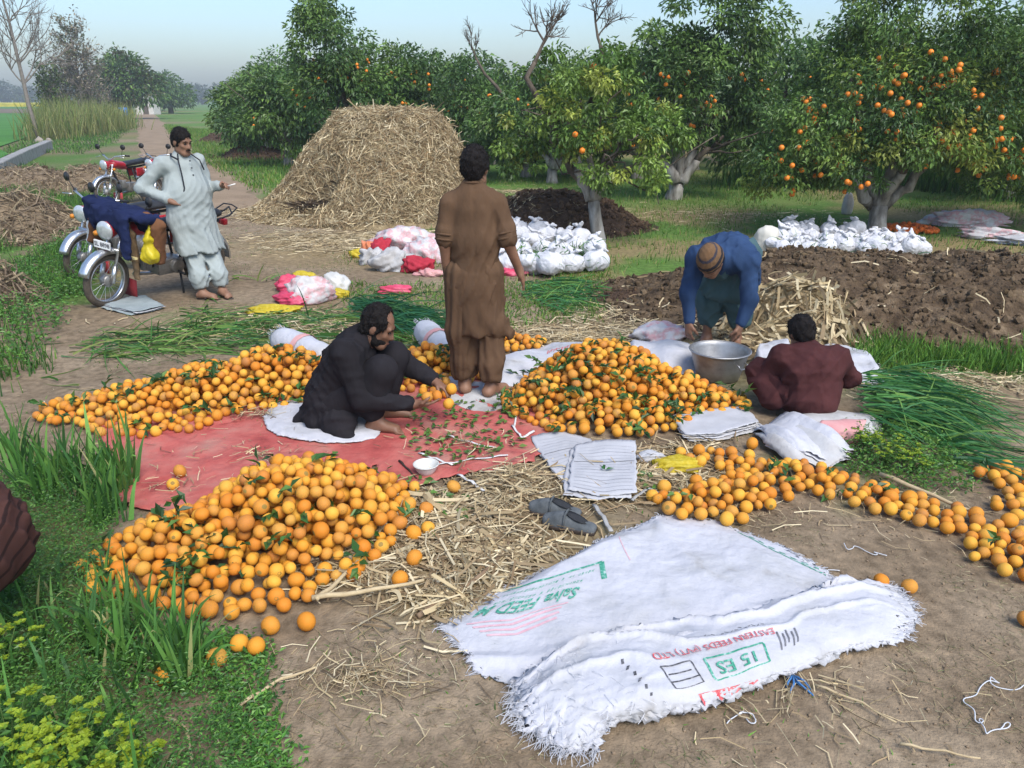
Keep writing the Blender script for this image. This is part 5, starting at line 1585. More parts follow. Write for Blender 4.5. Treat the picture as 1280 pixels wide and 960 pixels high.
# seat of folded cloths
def folded(label, name, px, mats, n, seed, thick=.012, spread=.05, hfn=None, z0=.01, shift=(.03, .02), print_lines=False, catg='cloth'):
    r = np.random.default_rng(seed)
    t = thing(name, label, catg)
    W = [np.array([P(*p)[:2] for p in e]) for e in px]
    for i in range(n):
        off = np.array([shift[0] * i, shift[1] * i]) + r.normal(size=2) * spread * .2
        q = [e + off for e in W]
        pt = Patch(*q, 30, 20, (lambda u, v, x, y: (hfn(u, v, x, y) if hfn else 0) + .010 * fbm(x * 8, y * 8, 3, seed + i) + .006 * i), z0=z0 + thick * .5 * i + .006, seed=seed + i, world=True, jag=.004)
        o = pt.build('fold' if catg != 'newspaper' else 'sheet', mats[i % len(mats)], t, thick=.0025)
        if print_lines and i == n - 1:
            for k in range(15):
                vv = .06 + .058 * k
                if k == 9: bar_on(pt, (.04, vv), (.97, vv + .01), .004, m_ink, o, 'rule')
                else: bar_on(pt, (.06 + .02 * r.uniform(), vv), (.90 + .06 * r.uniform(), vv + .004), .0014 + .0012 * (k % 3 == 0), m_news, o, 'text_line')
    return t
m_news = mat('pale_newsprint_ink', [(.24, .24, .26), (.40, .40, .42)], scale=60, rough=.85)
seat = lambda u, v, x, y: .07 * np.sin(np.pi * np.clip(v, 0, 1)) ** .6 * np.clip(edge_fall(u, v, 8), 0, 1)
folded('grubby off white cloth with a pink patch tucked under the man in maroon', 'folded_cloth',
       [[(985, 552), (1040, 556), (1092, 552)], [(1092, 552), (1098, 540), (1085, 528)], [(975, 532), (1030, 524), (1085, 528)], [(985, 552), (975, 545), (975, 532)]], [m_sackd], 2, 4, hfn=seat)
pk = Patch([(1020, 554), (1045, 558), (1075, 554)], [(1075, 554), (1080, 546), (1072, 538)], [(1030, 542), (1050, 536), (1072, 538)], [(1020, 554), (1022, 548), (1030, 542)], 16, 12, lambda u, v, x, y: .105 * np.sin(np.pi * v) ** .5, seed=3)
m_pinkc = mat('pink_cloth', [(.50, .22, .22), (.58, .34, .32)], scale=8, rough=.85)
tag(pk.build('pink_cloth', m_pinkc), 'small faded pink rag at the edge of the cloth under the man in maroon', 'rag')
fan = lambda u, v, x, y: .06 * np.sin(np.pi * v) ** .7 * np.clip(edge_fall(u, v, 8), 0, 1) + .025 * np.sin(9 * u + 3 * v)
folded('white sacks folded into a fanned stack in front of the man in maroon', 'folded_sacks',
       [[(985, 582), (1020, 585), (1062, 578)], [(1062, 578), (1040, 562), (1010, 548)], [(940, 545), (975, 532), (1010, 548)], [(985, 582), (955, 565), (940, 545)]], [m_sackw, m_sackd, m_sackw], 4, 14, hfn=fan, shift=(.015, .012), thick=.014, catg='sack')
folded('grey folded sacks lying on straw between the heap and the man in maroon', 'folded_sacks',
       [[(858, 556), (900, 556), (950, 540)], [(950, 540), (945, 530), (930, 518)], [(842, 530), (890, 524), (930, 518)], [(858, 556), (848, 543), (842, 530)]], [m_sackd, m_paper], 4, 24, shift=(-.006, .012), catg='sack')
# newspapers
folded('folded newspaper lying on top of others beside the grey slip on shoes', 'newspaper',
       [[(703, 625), (745, 632), (788, 630)], [(788, 630), (789, 595), (788, 563)], [(714, 566), (750, 562), (788, 563)], [(703, 625), (706, 595), (714, 566)]], [m_paper], 2, 34, shift=(.004, .004), print_lines=True, catg='newspaper', z0=.028)
m_paper2 = mat('yellowed_newsprint', [(.40, .36, .31), (.52, .48, .42)], scale=5, rough=.85, bump=.2, bscale=12, bdist=.02)
folded('yellowed newspaper sheet partly under the grey newspaper', 'newspaper',
       [[(706, 618), (720, 605), (752, 596)], [(752, 596), (745, 575), (735, 556)], [(660, 550), (700, 545), (735, 556)], [(706, 618), (680, 585), (660, 550)]], [m_paper2, m_paper], 2, 44, shift=(.01, .006), print_lines=True, catg='newspaper', z0=.008)
folded('grey green folded sacks lying in front of the motorcycle wheel', 'folded_sacks',
       [[(128, 388), (165, 397), (203, 388)], [(203, 388), (190, 382), (178, 376)], [(148, 380), (160, 376), (178, 376)], [(128, 388), (138, 384), (148, 380)]], [mat('grey_green_sack', [(.20, .24, .24), (.32, .36, .36)], scale=5, rough=.8), m_paper], 3, 54, shift=(.01, .01), catg='sack')

# ---------------------------------------------------------------- the big sacks in the foreground
def crease(x, y, seed, f, w=.22):
    n = fbm(x * f, y * f, 3, seed) * 2.2
    m = np.clip(fbm(x * f * .5 + 7, y * f * .5, 2, seed + 3) * 1.6 + .4, 0, 1)
    return m * np.exp(-(np.sin(n * 3.0 + f * .6 * (x + .4 * y)) / w) ** 2)
big = lambda u, v, x, y: (.022 + .020 * fbm(x * 2.2, y * 2.2, 3, 81) + .007 * crease(x, y, 82, 2.2) + .003 * crease(y, x, 84, 4.0) + .002 * fbm(x * 16, y * 16, 2, 86)) * np.clip(edge_fall(u, v, 7), .12, 1) + .018 * np.clip(1 - np.abs(v - .10 - .05 * np.sin(9 * u)) * 22, 0, 1) + .012 * np.clip(1 - np.abs(u - .62 + .25 * (v - .5)) * 26, 0, 1)
sackA = Patch([(600, 850), (690, 870), (780, 845), (900, 805), (1000, 785), (1085, 770)], [(1085, 770), (1065, 745), (1030, 715), (985, 690)],
              [(690, 715), (760, 675), (830, 646), (900, 655), (985, 690)], [(600, 850), (550, 787), (610, 750), (690, 715)], 110, 70, big, jag=.008, seed=21)
t = thing('feed_sack', 'large white woven feed sack spread flat on the soil with frayed edges and green print', 'sack')
BIGA = t
sackA.build('sack_cloth', m_sackw, t)
sackA.fringe(t, 'l', 420, .012, .05, w=.0026); sackA.fringe(t, 't', 240, .01, .035, w=.0026); sackA.fringe(t, 'r', 140, .012, .04, w=.0026)
# green printed panel (upside down as it lies)
print_on(sackA, 'Salva FEED M', .185, .44, .255, .085, True, m_green_ink, t, bold=.02)
def dashes(patch, u0, u1, v0, v1, h, n, material, parent, seed=0):
    r = np.random.default_rng(seed); V = []; F = []; k = 0
    e = np.linspace(0, 1, n + 1)
    for i in range(n):
        if r.uniform() < .14: continue
        for j in range(2):
            a = e[i] + (.15 + .4 * j) / n; b = a + r.uniform(.10, .30) / n; hh = h * r.uniform(.5, 1)
            uu = np.array([u0 + (u1 - u0) * q for q in (a, b, b, a)]); vv = np.array([v0 + (v1 - v0) * a + q for q in (-hh, -hh, hh, hh)])
            V.append(patch.at(uu, vv, .004)); F.append([k, k + 1, k + 2, k + 3]); k += 4
    return part('print', np.concatenate(V), F, material, parent, smooth=False)
dashes(sackA, .07, .31, .505, .53, .014, 24, m_green_ink, t, 1); dashes(sackA, .07, .33, .565, .60, .013, 27, m_green_ink, t, 2)
bar_on(sackA, (.045, .63), (.34, .66), .011, m_green_ink, t); bar_on(sackA, (.34, .66), (.375, .50), .008, m_green_ink, t, vert=True)
for k in range(4):
    bar_on(sackA, (.06 + .01 * k, .345 - .024 * k), (.30 - .012 * k, .375 - .024 * k), .005, m_pink_ink, t)
bar_on(sackA, (.80, .93), (.985, .52), .005, m_green_ink, t, vert=True)
for k in range(7): bar_on(sackA, (.835 + .022 * k, .90 - .05 * k), (.85 + .022 * k, .885 - .05 * k), .010, m_green_ink, t, n=4)
bar_on(sackA, (.36, .86), (.44, .60), .0016, m_pink_ink, t, vert=True)
# the second, bunched sack in front
def bh(u, v, x, y):
    roll = np.sin(np.pi * np.clip(v, 0, 1)) ** .55
    e = np.clip(np.minimum(u, 1 - u) * 9, 0, 1)
    f = np.abs(np.sin(14 * v + 6 * u + 2.5 * fbm(x * 3, y * 3, 3, 91)))
    return (.085 * roll * e * (.75 + .25 * np.sin(5 * u)) + .035 * (1 - f) ** 2 * np.clip((v - .45) * 3, 0, 1) * e
            + (.014 * fbm(x * 5, y * 5, 4, 93) + (.012 * crease(x, y, 95, 3.0) + .005 * crease(y, x, 96, 6.0)) * (1 - .85 * np.exp(-((u - .45) / .2) ** 4) * (v < .75))) * np.clip(edge_fall(u, v, 8), .15, 1) + .006 + .012 * np.exp(-((u - .10) / .07) ** 2) * np.abs(fbm(x * 14, y * 14, 3, 94)))
sackB = Patch([(745, 945), (760, 915), (800, 912), (880, 897), (985, 852), (1060, 822), (1130, 808)], [(1130, 808), (1146, 780), (1140, 760), (1110, 735)],
              [(640, 860), (720, 815), (850, 790), (960, 765), (1050, 735), (1110, 735)], [(745, 945), (700, 950), (640, 905), (640, 860)], 120, 70, bh, jag=.010, seed=23, z0=.02)
t = thing('feed_sack', 'bunched white feed sack with red and green print, folded over the flat sack in front', 'sack')
sackB.build('sack_cloth', m_sackw, t)
sackB.fringe(t, 'l', 340, .015, .065, w=.0022); sackB.fringe(t, 'r', 160, .012, .045, w=.0026); sackB.fringe(t, 'b', 50, .01, .03, w=.0024)
# loose fibres over the torn end
n = 240
uu, vv = np.abs(RNG.normal(size=n)) * .09, RNG.uniform(0, 1, n)
p0 = sackB.at(uu, vv, .004); d = RNG.normal(size=(n, 3)) * [1, 1, .35]; d[:, 2] = np.abs(d[:, 2])
V, Q, _, _ = strips(p0, d, RNG.uniform(.02, .07, n), .0024, droop=.4, kink=.15, taper=False)
part('loose_fibres', V, Q, m_fringe, t, smooth=False)['kind'] = 'stuff'
print_on(sackB, '15 ES', .475, .30, .105, .12, True, m_green_ink, t, bold=.012)
for a, b in (((.40, .19), (.555, .19)), ((.40, .42), (.555, .42))): bar_on(sackB, a, b, .009, m_green_ink, t)
for a, b in (((.40, .19), (.40, .42)), ((.555, .19), (.555, .42))): bar_on(sackB, a, b, .003, m_green_ink, t, vert=True)
print_on(sackB, 'EASTERN FEEDS (PVT) LTD', .45, .53, .30, .085, True, m_red_ink, t, bold=.008)
for k in range(14):
    bar_on(sackB, (.44 + .011 * k, .64 + .02 * (k % 3)), (.447 + .011 * k, .665 - .02 * (k % 2)), .004, m_black_ink, t, n=4)
for a, b in (((.30, .22), (.37, .22)), ((.30, .44), (.37, .44)), ((.30, .29), (.37, .29)), ((.305, .36), (.36, .36))): bar_on(sackB, a, b, .006, m_black_ink, t)
for a, b in (((.30, .22), (.30, .44)), ((.37, .22), (.37, .44))): bar_on(sackB, a, b, .0016, m_black_ink, t, vert=True)
for k in range(6): bar_on(sackB, (.235 + .004 * (k % 2), .20 + .07 * k), (.245, .24 + .07 * k), .003, m_black_ink, t, vert=True, n=4)
for k in range(5): bar_on(sackB, (.60 + .012 * k, .30 + .03 * (k % 3)), (.606 + .012 * k, .52 - .03 * (k % 2)), .0022, m_ink, t, vert=True, n=4)
n = 24; uu = np.linspace(.33, .50, n)
a = sackB.at(uu, np.full(n, .012), .006); b = sackB.at(uu, .11 - .07 * np.linspace(0, 1, n), .006)
part('print', np.concatenate([a, b]), [[i, i + 1, n + i + 1, n + i] for i in range(n - 1)], m_red_ink, t)['label'] = 'solid red printed block at the sack edge'
m_bluet = mat('blue_twine', [(.05, .16, .36)], rough=.6)
q = P(990, 852)
mb = MB()
for k in range(6): mb.tube([(q[0], q[1], .03), (q[0] + .03 * math.cos(k), q[1] - .03 + .02 * math.sin(k * 2), .03), (q[0] + .05 * math.cos(k * 1.3), q[1] - .05 + .03 * math.sin(k * 2.2), .008)], .004, 5)
tag(mb.build('blue_twine', m_bluet), 'knot of blue twine at the edge of the bunched feed sack', 'twine')

# ---------------------------------------------------------------- rolled sacks standing behind the heaps
def rolled_sack(label, a, b, r0, r1, seed, z0=.09, band=None, open_end=True):
    a, b = np.array(a, float), np.array(b, float)
    t = thing('rolled_sack', label, 'sack', (a[0], a[1], 0))
    mb = MB(); k = 14
    tt = np.linspace(0, 1, k)[:, None]
    pts = a + (b - a) * tt
    rad = (r0 + (r1 - r0) * tt[:, 0]) * (1 - .25 * (2 * tt[:, 0] - 1) ** 6)
    mb.tube(pts, rad, 26)
    v = mb.v[0]; v[:] = v + np.stack([wrinkles(seed + i, .012, 24, 3)(v) for i in range(3)], 1)
    gz = gh(v[:, 0], v[:, 1]); v[:, 2] = np.maximum(v[:, 2], gz + .004)
    o = mb.build('sack_cloth', m_sackw, t); at0(o, t)
    if band is not None:
        mb = MB(); c = a + (b - a) * .5; d = (b - a) * .05
        mb.tube([c - d, c - d * .5, c + d * .5, c + d], np.interp(.5, [0, 1], [r0, r1]) + .006, 26, caps=False)
        v = mb.v[0]; v[:] = v + np.stack([wrinkles(seed + i, .012, 24, 3)(v) for i in range(3)], 1); v[:, 2] = np.maximum(v[:, 2], gh(v[:, 0], v[:, 1]) + .004)
        at0(mb.build('stripe', band, t), t)
    if open_end:
        n = 90; th = RNG.uniform(0, 2 * math.pi, n); ax = unit(a - b); s1_ = unit(np.cross(ax, A(0, 0, 1))); s2_ = np.cross(s1_, ax)
        base = a + r0 * .8 * (np.cos(th)[:, None] * s1_ + np.sin(th)[:, None] * s2_)
        V, Q, _, _ = strips(base, ax + RNG.normal(size=(n, 3)) * .4, RNG.uniform(.02, .05, n), .004, taper=False)
        V[:, 2] = np.maximum(V[:, 2], .004)
        at0(part('fringe', V, Q, m_fringe, t, smooth=False), t)['kind'] = 'stuff'
    return t
pa, pb = P(350, 424, .13), P(412, 450, .11)
rolled_sack('white rolled sack with a pink stripe lying behind the long orange heap', (pa[0], pa[1], .13), (pb[0], pb[1], .11), .125, .11, 41, band=m_pinkc)
pa, pb = P(530, 412, .15), P(566, 446, .13)
rolled_sack('white rolled sack with a pink stripe leaning beside the legs of the man in brown', (pa[0], pa[1], .15), (pb[0], pb[1], .13), .115, .10, 47, band=m_pinkc)
pa, pb = P(548, 472, .04), P(575, 485, .04)
rolled_sack('small grey white twisted rag at the heel of the man in brown', (pa[0], pa[1], .05), (pb[0], pb[1], .05), .045, .04, 53, open_end=False)

# ---------------------------------------------------------------- small things on the ground
# metal tub
m_zinc = mat('galvanised_metal', [(.24, .235, .225), (.38, .38, .38), (.48, .48, .48)], scale=7, rough=.5, spec=.5, metal=.85, bump=.2, bscale=9, bdist=.02)
q = P(906, 484)
t = thing('metal_tub', 'round galvanised metal tub with two handles standing beside the middle orange heap', 'tub', (q[0], q[1] + .22, gh(q[0], q[1] + .22)))
prof_o = [(.0, .004), (.15, .004), (.16, .01), (.185, .12), (.212, .24), (.216, .262), (.226, .27), (.226, .278), (.216, .280), (.208, .268), (.203, .24), (.178, .12), (.152, .022), (.0, .018)]
q_tub = (q[0], q[1] + .22)
t.scale = (1, 1, .82)
mb = MB(); mb.lathe(prof_o, n=48); mb.build('bowl', m_zinc, t)
mb = MB(); mb.lathe([(.222, .272), (.230, .268), (.234, .275), (.228, .282), (.220, .280), (.222, .272)], n=48); mb.build('rim', m_zinc, t)
for an in (-1.0, 2.1):
    c, s_ = math.cos(an), math.sin(an)
    pts = [A(c * .205 - s_ * w * .045, s_ * .205 + c * w * .045, 0) + A(c, s_, 0) * o + A(0, 0, z) for w, o, z in ((-1, .0, .205), (-1, .028, .20), (-.8, .036, .165), (.8, .036, .165), (1, .028, .20), (1, .0, .205))]
    mb = MB(); mb.tube(pts, .006, 8); mb.build('handle', m_zinc, t)
# slip-on shoes
m_shoe = mat('grey_suede', [(.055, .062, .066), (.095, .105, .11), (.13, .14, .145)], scale=16, rough=.85, bump=.5, bscale=60, bdist=.004)
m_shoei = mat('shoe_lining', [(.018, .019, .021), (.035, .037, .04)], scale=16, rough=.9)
def shoe(label, p, rz):
    t = thing('slip_on_shoe', label, 'shoe', (p[0], p[1], gh(p[0], p[1]) + .002), rz, 'pair of grey slip on shoes')
    st = [(-.135, .030, .014), (-.125, .036, .03), (-.09, .040, .034), (-.04, .040, .038), (-.005, .041, .060), (.03, .044, .070), (.07, .048, .058), (.105, .046, .046), (.13, .034, .036), (.142, .016, .026)]
    V = []; nseg = 16
    for x, w, h in st:
        for j in range(nseg):
            th = math.pi * 2 * j / nseg
            cy, cz = math.cos(th), math.sin(th)
            V.append((x, w * np.sign(cy) * abs(cy) ** .75, .018 + max(0, cz) ** .8 * h + min(0, cz) * .006))
    F = [[i * nseg + j, i * nseg + (j + 1) % nseg, (i + 1) * nseg + (j + 1) % nseg, (i + 1) * nseg + j] for i in range(len(st) - 1) for j in range(nseg)]
    F += [list(range(nseg))[::-1], [(len(st) - 1) * nseg + j for j in range(nseg)]]
    o = part('upper', V, F, m_shoe, t); sb = o.modifiers.new('s', 'SUBSURF'); sb.levels = sb.render_levels = 2
    S_ = MB(); ol = [(x, w * 1.10) for x, w, h in st]
    ring = [(x, w) for x, w in ol] + [(x, -w) for x, w in ol[::-1]]
    n = len(ring)
    S_.add([(x, y, .0) for x, y in ring] + [(x, y, .020) for x, y in ring], [list(range(n))[::-1], list(range(n, 2 * n))] + [[i, (i + 1) % n, n + (i + 1) % n, n + i] for i in range(n)])
    S_.build('sole', m_sole, t, bevel=.004)
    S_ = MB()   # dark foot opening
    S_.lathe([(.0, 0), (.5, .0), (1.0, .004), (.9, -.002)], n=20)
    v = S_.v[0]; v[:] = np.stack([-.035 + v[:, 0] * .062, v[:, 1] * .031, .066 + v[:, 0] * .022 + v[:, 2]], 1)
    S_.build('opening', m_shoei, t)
    S_ = MB(); S_.tube([(.02, -.047, .03), (.018, -.03, .082), (.016, 0, .092), (.018, .03, .082), (.02, .047, .03)], [.010] * 5, 8, flat=.5); S_.build('strap', m_shoe, t)
    return t
q = P(712, 662); shoe('worn grey slip on shoe on the side of the flat feed sack', q, math.radians(158))
q = P(694, 644); shoe('worn grey slip on shoe on the side of the newspapers', q, math.radians(162))
# bowl
m_enam = mat('white_enamel', [(.50, .50, .46), (.60, .60, .57)], scale=6, rough=.35, spec=.5)
q = P(533, 594)
t = thing('white_bowl', 'small white bowl standing at the edge of the red tarp', 'bowl', (q[0], q[1], gh(q[0], q[1]) + .012))
mb = MB(); mb.lathe([(.0, .0), (.036, .0), (.04, .006), (.058, .03), (.068, .058), (.070, .062), (.066, .062), (.055, .032), (.036, .012), (.0, .010)], n=32); mb.build('bowl_body', m_enam, t)
mb = MB(); mb.lathe([(.067, .060), (.073, .059), (.074, .064), (.068, .065), (.067, .060)], n=32); mb.build('rim', m_enam, t)
# sticks
m_stick = mat('stick_bark', [(.16, .10, .06), (.26, .18, .11)], scale=20, rough=.9, bump=.6, bscale=60)
def stick(label, px, r, mt=None, zs=.02, name='stick', cat='stick'):
    pts = [P(u, v, zs) for u, v in px]
    pts = resample(np.array(pts), 8); pts[:, 2] = gh(pts[:, 0], pts[:, 1]) + zs + .004 * np.sin(np.arange(8) * 2.0)
    mb = MB(); mb.tube(pts, np.linspace(r, r * .6, 8), 8)
    return tag(mb.build(name, mt or m_stick), label, cat)
stick('long thin brown stick lying on the straw towards the flat feed sack', [(522, 773), (560, 748), (600, 722), (626, 695), (640, 672)], .012)
stick('dark short stick standing out of the front orange heap by the white bowl', [(499, 575), (512, 588), (521, 598)], .007, mt=mat('dark_stick', [(.03, .02, .016), (.06, .045, .035)], scale=20))
m_reed = mat('dry_maize_stalk', [(.36, .27, .15), (.50, .40, .24)], scale=20, rough=.8, stretch=(1, 1, 1))
for lb, px, r in [('pale maize stalk lying across the right hand row of oranges', [(1100, 592), (1180, 622), (1225, 640)], .014),
                  ('thin maize stalk along the lower edge of the front orange heap', [(390, 748), (470, 738), (530, 728)], .012),
                  ('maize stalk bent over the front orange heap edge', [(395, 750), (430, 720), (450, 700)], .011),
                  ('bent dry stalk lying in the foreground grass', [(205, 895), (232, 905), (240, 950)], .008),
                  ('dry forked stalk on the bare soil beside the foreground grass', [(300, 880), (345, 850), (395, 835)], .007),
                  ('thin straw stalk lying on the soil right of the feed sacks', [(1018, 858), (1080, 880), (1120, 905)], .005),
                  ('curved pale stalk on the soil below the feed sacks', [(1125, 930), (1180, 940), (1225, 950)], .005),
                  ('long dry stalk leading from the straw to the grey shoes', [(600, 600), (640, 625), (680, 640)], .008)]:
    stick(lb, px, r, m_reed, zs=.022 if 'orange' not in lb else .05, name='maize_stalk', cat='stalk')
m_strip = mat('white_plastic_strip', [(.55, .54, .52), (.66, .65, .63)], scale=12, rough=.5)
m_gstrip = mat('grey_plastic_strip', [(.28, .27, .25), (.36, .35, .33)], scale=12, rough=.55)
def strip(label, px, w, mt=m_strip, zs=.03):
    pts = resample(np.array([P(u, v, zs) for u, v in px]), 9)
    pts[:, 2] = gh(pts[:, 0], pts[:, 1]) + zs + .006 * np.sin(np.arange(9) * 1.9)
    mb = MB(); mb.tube(pts, w, 6, flat=.22)
    return tag(mb.build('plastic_strip', mt), label, 'strip')
for lb, px, w in [('white plastic strip on the red tarp in front of the squatting man', [(523, 565), (548, 573), (566, 580)], .009), ('thin white strip lying on the red tarp towards the newspapers', [(545, 580), (580, 574), (635, 569)], .008),
                  ('white strip among leaves beside the middle heap', [(558, 543), (585, 552), (622, 560)], .008), ('short white strip pointing at the newspaper corner', [(572, 592), (590, 602), (605, 614)], .010),
                  ('forked white strip at the left foot of the middle heap', [(640, 530), (652, 545), (668, 538)], .008), ('upright white strip against the middle heap', [(644, 508), (645, 520), (643, 532)], .007)]:
    strip(lb, px, w)
for lb, px, w in [('grey strip standing out between the shoes and the newspaper', [(742, 632), (755, 650), (764, 667)], .012), ('grey folded strip beside the oranges right of the newspaper', [(790, 628), (808, 612), (835, 622), (848, 630)], .010)]:
    strip(lb, px, w, m_gstrip)
# white twine scraps
m_tw = mat('white_twine', [(.55, .56, .58)], rough=.6)
for i, (lb, px) in enumerate([('tangled white twine on the soil at the right edge', (1215, 885)), ('loop of white twine below the bunched feed sack', (930, 900)), ('short curl of white twine between the sacks and the orange row', (1080, 690)), ('white twine scrap near the two lone oranges', (1040, 720))]):
    r = np.random.default_rng(i); q = P(*px); k = 40 if i == 0 else 14
    w = np.cumsum(r.normal(size=(k, 2)) * .03, 0); w -= w.mean(0)
    if i == 0: w[:, 0] += np.linspace(-.05, .25, k)
    pts = np.concatenate([q[:2] + w, (gh(q[0] + w[:, 0], q[1] + w[:, 1]) + .006 + .004 * np.abs(r.normal(size=k)))[:, None]], 1)
    ps = resample(pts, k * 4); kr = np.ones(7) / 7; ps = np.stack([np.convolve(np.pad(ps[:, c_], 3, 'edge'), kr, 'valid') for c_ in range(3)], 1)
    mb = MB(); mb.tube(ps, .0022, 5); tag(mb.build('twine', m_tw), lb, 'twine')

# crumpled coloured bags
def crumple(name, label, c, r, material, seed, sq=.5, amp=.16, cat='bag', rz=0.0, sub=None, group=None):
    v, f = sub or ICO4
    d = v.copy()
    n = sum(np.abs(np.sin(v @ unit(np.random.default_rng(seed + i).normal(size=3)) * (3 + 2.3 * i) + i)) / (1 + .5 * i) for i in range(5))
    rad = 1 - amp * (n - n.mean()) * 1.5
    w = v * rad[:, None] * np.array(r); w[:, 2] = np.maximum(w[:, 2], -r[2] * .55) + r[2] * .55
    cc, s_ = math.cos(rz), math.sin(rz)
    w = np.stack([w[:, 0] * cc - w[:, 1] * s_, w[:, 0] * s_ + w[:, 1] * cc, w[:, 2]], 1)
    o = part(name, w, f, material, loc=(c[0], c[1], gh(c[0], c[1]) + .002))
    return tag(o, label, cat, group)
ICO4 = ico(4)
m_yel = mat('yellow_mesh_bag', [(.45, .33, .01), (.60, .46, .03), (.66, .55, .10)], scale=30, rough=.6, bump=.8, bscale=120, bdist=.005, translucent=.25)
m_pink = mat('crimson_plastic', [(.42, .03, .07), (.55, .06, .12), (.60, .16, .22)], scale=7, rough=.5, bump=.4, bscale=20, bdist=.02)
m_redc = mat('dark_red_cloth', [(.30, .015, .03), (.42, .03, .05)], scale=8, rough=.8, bump=.4, bscale=20, bdist=.02)
m_wpink = mat('white_sack_pink_print', [(.48, .46, .45), (.54, .52, .51), (.54, .30, .31), (.54, .53, .53)], scale=4.5, rough=.6, bump=.5, bscale=12, bdist=.03, contrast=(.35, .62))
m_blueb = mat('pale_blue_plastic', [(.10, .20, .34), (.16, .28, .42)], scale=6, rough=.4)
for nm, lb, px, r, mt, sd, rz in [
    ('plastic_bag', 'white bag with pink print in the litter pile on the lane', (390, 376), (.24, .17, .17), m_wpink, 1, .2),
    ('plastic_bag', 'crumpled crimson bag beside the white printed bag on the lane', (368, 378), (.22, .14, .08), m_pink, 2, -.4),
    ('plastic_bag', 'crimson bag flattened behind the white printed bag', (362, 362), (.15, .10, .10), m_pink, 3, .5),
    ('mesh_bag', 'yellow mesh bag flattened on cut grass in front of the litter pile', (343, 390), (.26, .10, .05), m_yel, 4, .1),
    ('mesh_bag', 'yellow mesh bag behind the white printed bag', (380, 352), (.16, .08, .08), m_yel, 5, 0),
    ('plastic_bag', 'clear greyish bag with something red inside at the end of the litter pile', (420, 366), (.15, .13, .15), mat('greyish_film', [(.42, .42, .40), (.55, .54, .5)], scale=6, rough=.35), 6, 0),
    ('mesh_bag', 'yellow mesh bag below the greyish clear bag', (420, 372), (.13, .08, .06), m_yel, 7, .3),
    ('plastic_bag', 'crimson rag lying alone between the litter pile and the sack heap', (494, 368), (.19, .08, .06), m_pink, 8, .2),
    ('mesh_bag', 'small bright yellow bag at the left end of the sack heap', (446, 322), (.10, .08, .07), m_yel, 9, 0),
    ('mesh_bag', 'torn yellow mesh bag beside the newspapers', (845, 588), (.15, .085, .05), m_yel, 10, .1),
    ('plastic_bag', 'white paper stuck out of the torn yellow mesh bag', (812, 576), (.09, .045, .035), m_paper, 11, .1),
    ('empty_sack', 'pale sack with a pink patch lying behind the puffed white sack', (825, 425), (.24, .17, .10), m_wpink, 12, .1),
    ('plastic_bag', 'flat pale blue bag beside the round white bundle', (963, 324), (.19, .10, .04), m_blueb, 13, 0)]:
    q = P(*px); crumple(nm, lb, q, r, mt, sd, rz=rz, cat='bag')
# heap of empty sacks
hl = [('dusty white sack with pink print on top of the sack heap', (505, 316), (.42, .30, .23), m_wpink, 21, .3), ('off white sack at the left foot of the sack heap', (466, 330), (.17, .13, .13), m_sackd, 22, 0), ('crumpled off white sack at the front of the sack heap', (492, 338), (.25, .16, .17), m_sackd, 23, .2),
      ('dark red cloth hanging from the left of the sack heap', (478, 326), (.13, .12, .19), m_redc, 24, .3), ('dark red cloth under the front of the sack heap', (523, 341), (.20, .11, .12), m_redc, 25, 0), ('white sack with pink stains at the right of the sack heap', (533, 326), (.34, .22, .18), m_wpink, 26, -.2),
      ('orange red bag at the far left of the sack heap', (462, 318), (.13, .10, .12), mat('orange_red_plastic', [(.55, .16, .06), (.60, .25, .15)], scale=8, rough=.6), 27, 0), ('pale pink rag at the right foot of the sack heap', (538, 346), (.17, .08, .05), m_pinkc, 28, 0), ('pink plastic scrap below the white tied bundles', (640, 344), (.20, .08, .05), m_pink, 29, 0)]
for lb, px, r, mt, sd, rz in hl:
    q = P(*px); crumple('empty_sack' if 'sack' in lb.split(' of ')[0] else 'rag', lb, q, r, mt, sd, rz=rz, amp=.22, cat='sack' if 'sack with' in lb or 'white sack' in lb else 'rag')
# roll of sacks far right
for i, (lb, px, r) in enumerate([('dusty sack roll with straw on top under the right hand trees', (1205, 283), (.55, .20, .16)), ('pale sack with pink marks on the ground under the right hand trees', (1240, 298), (.42, .16, .10)), ('white sack half out of the picture under the right hand trees', (1285, 306), (.40, .18, .08))]):
    q = P(*px); crumple('empty_sack', lb, q, r, [m_wpink, m_wpink, m_sackw][i], 61 + i, rz=-.25, cat='sack', amp=.3)

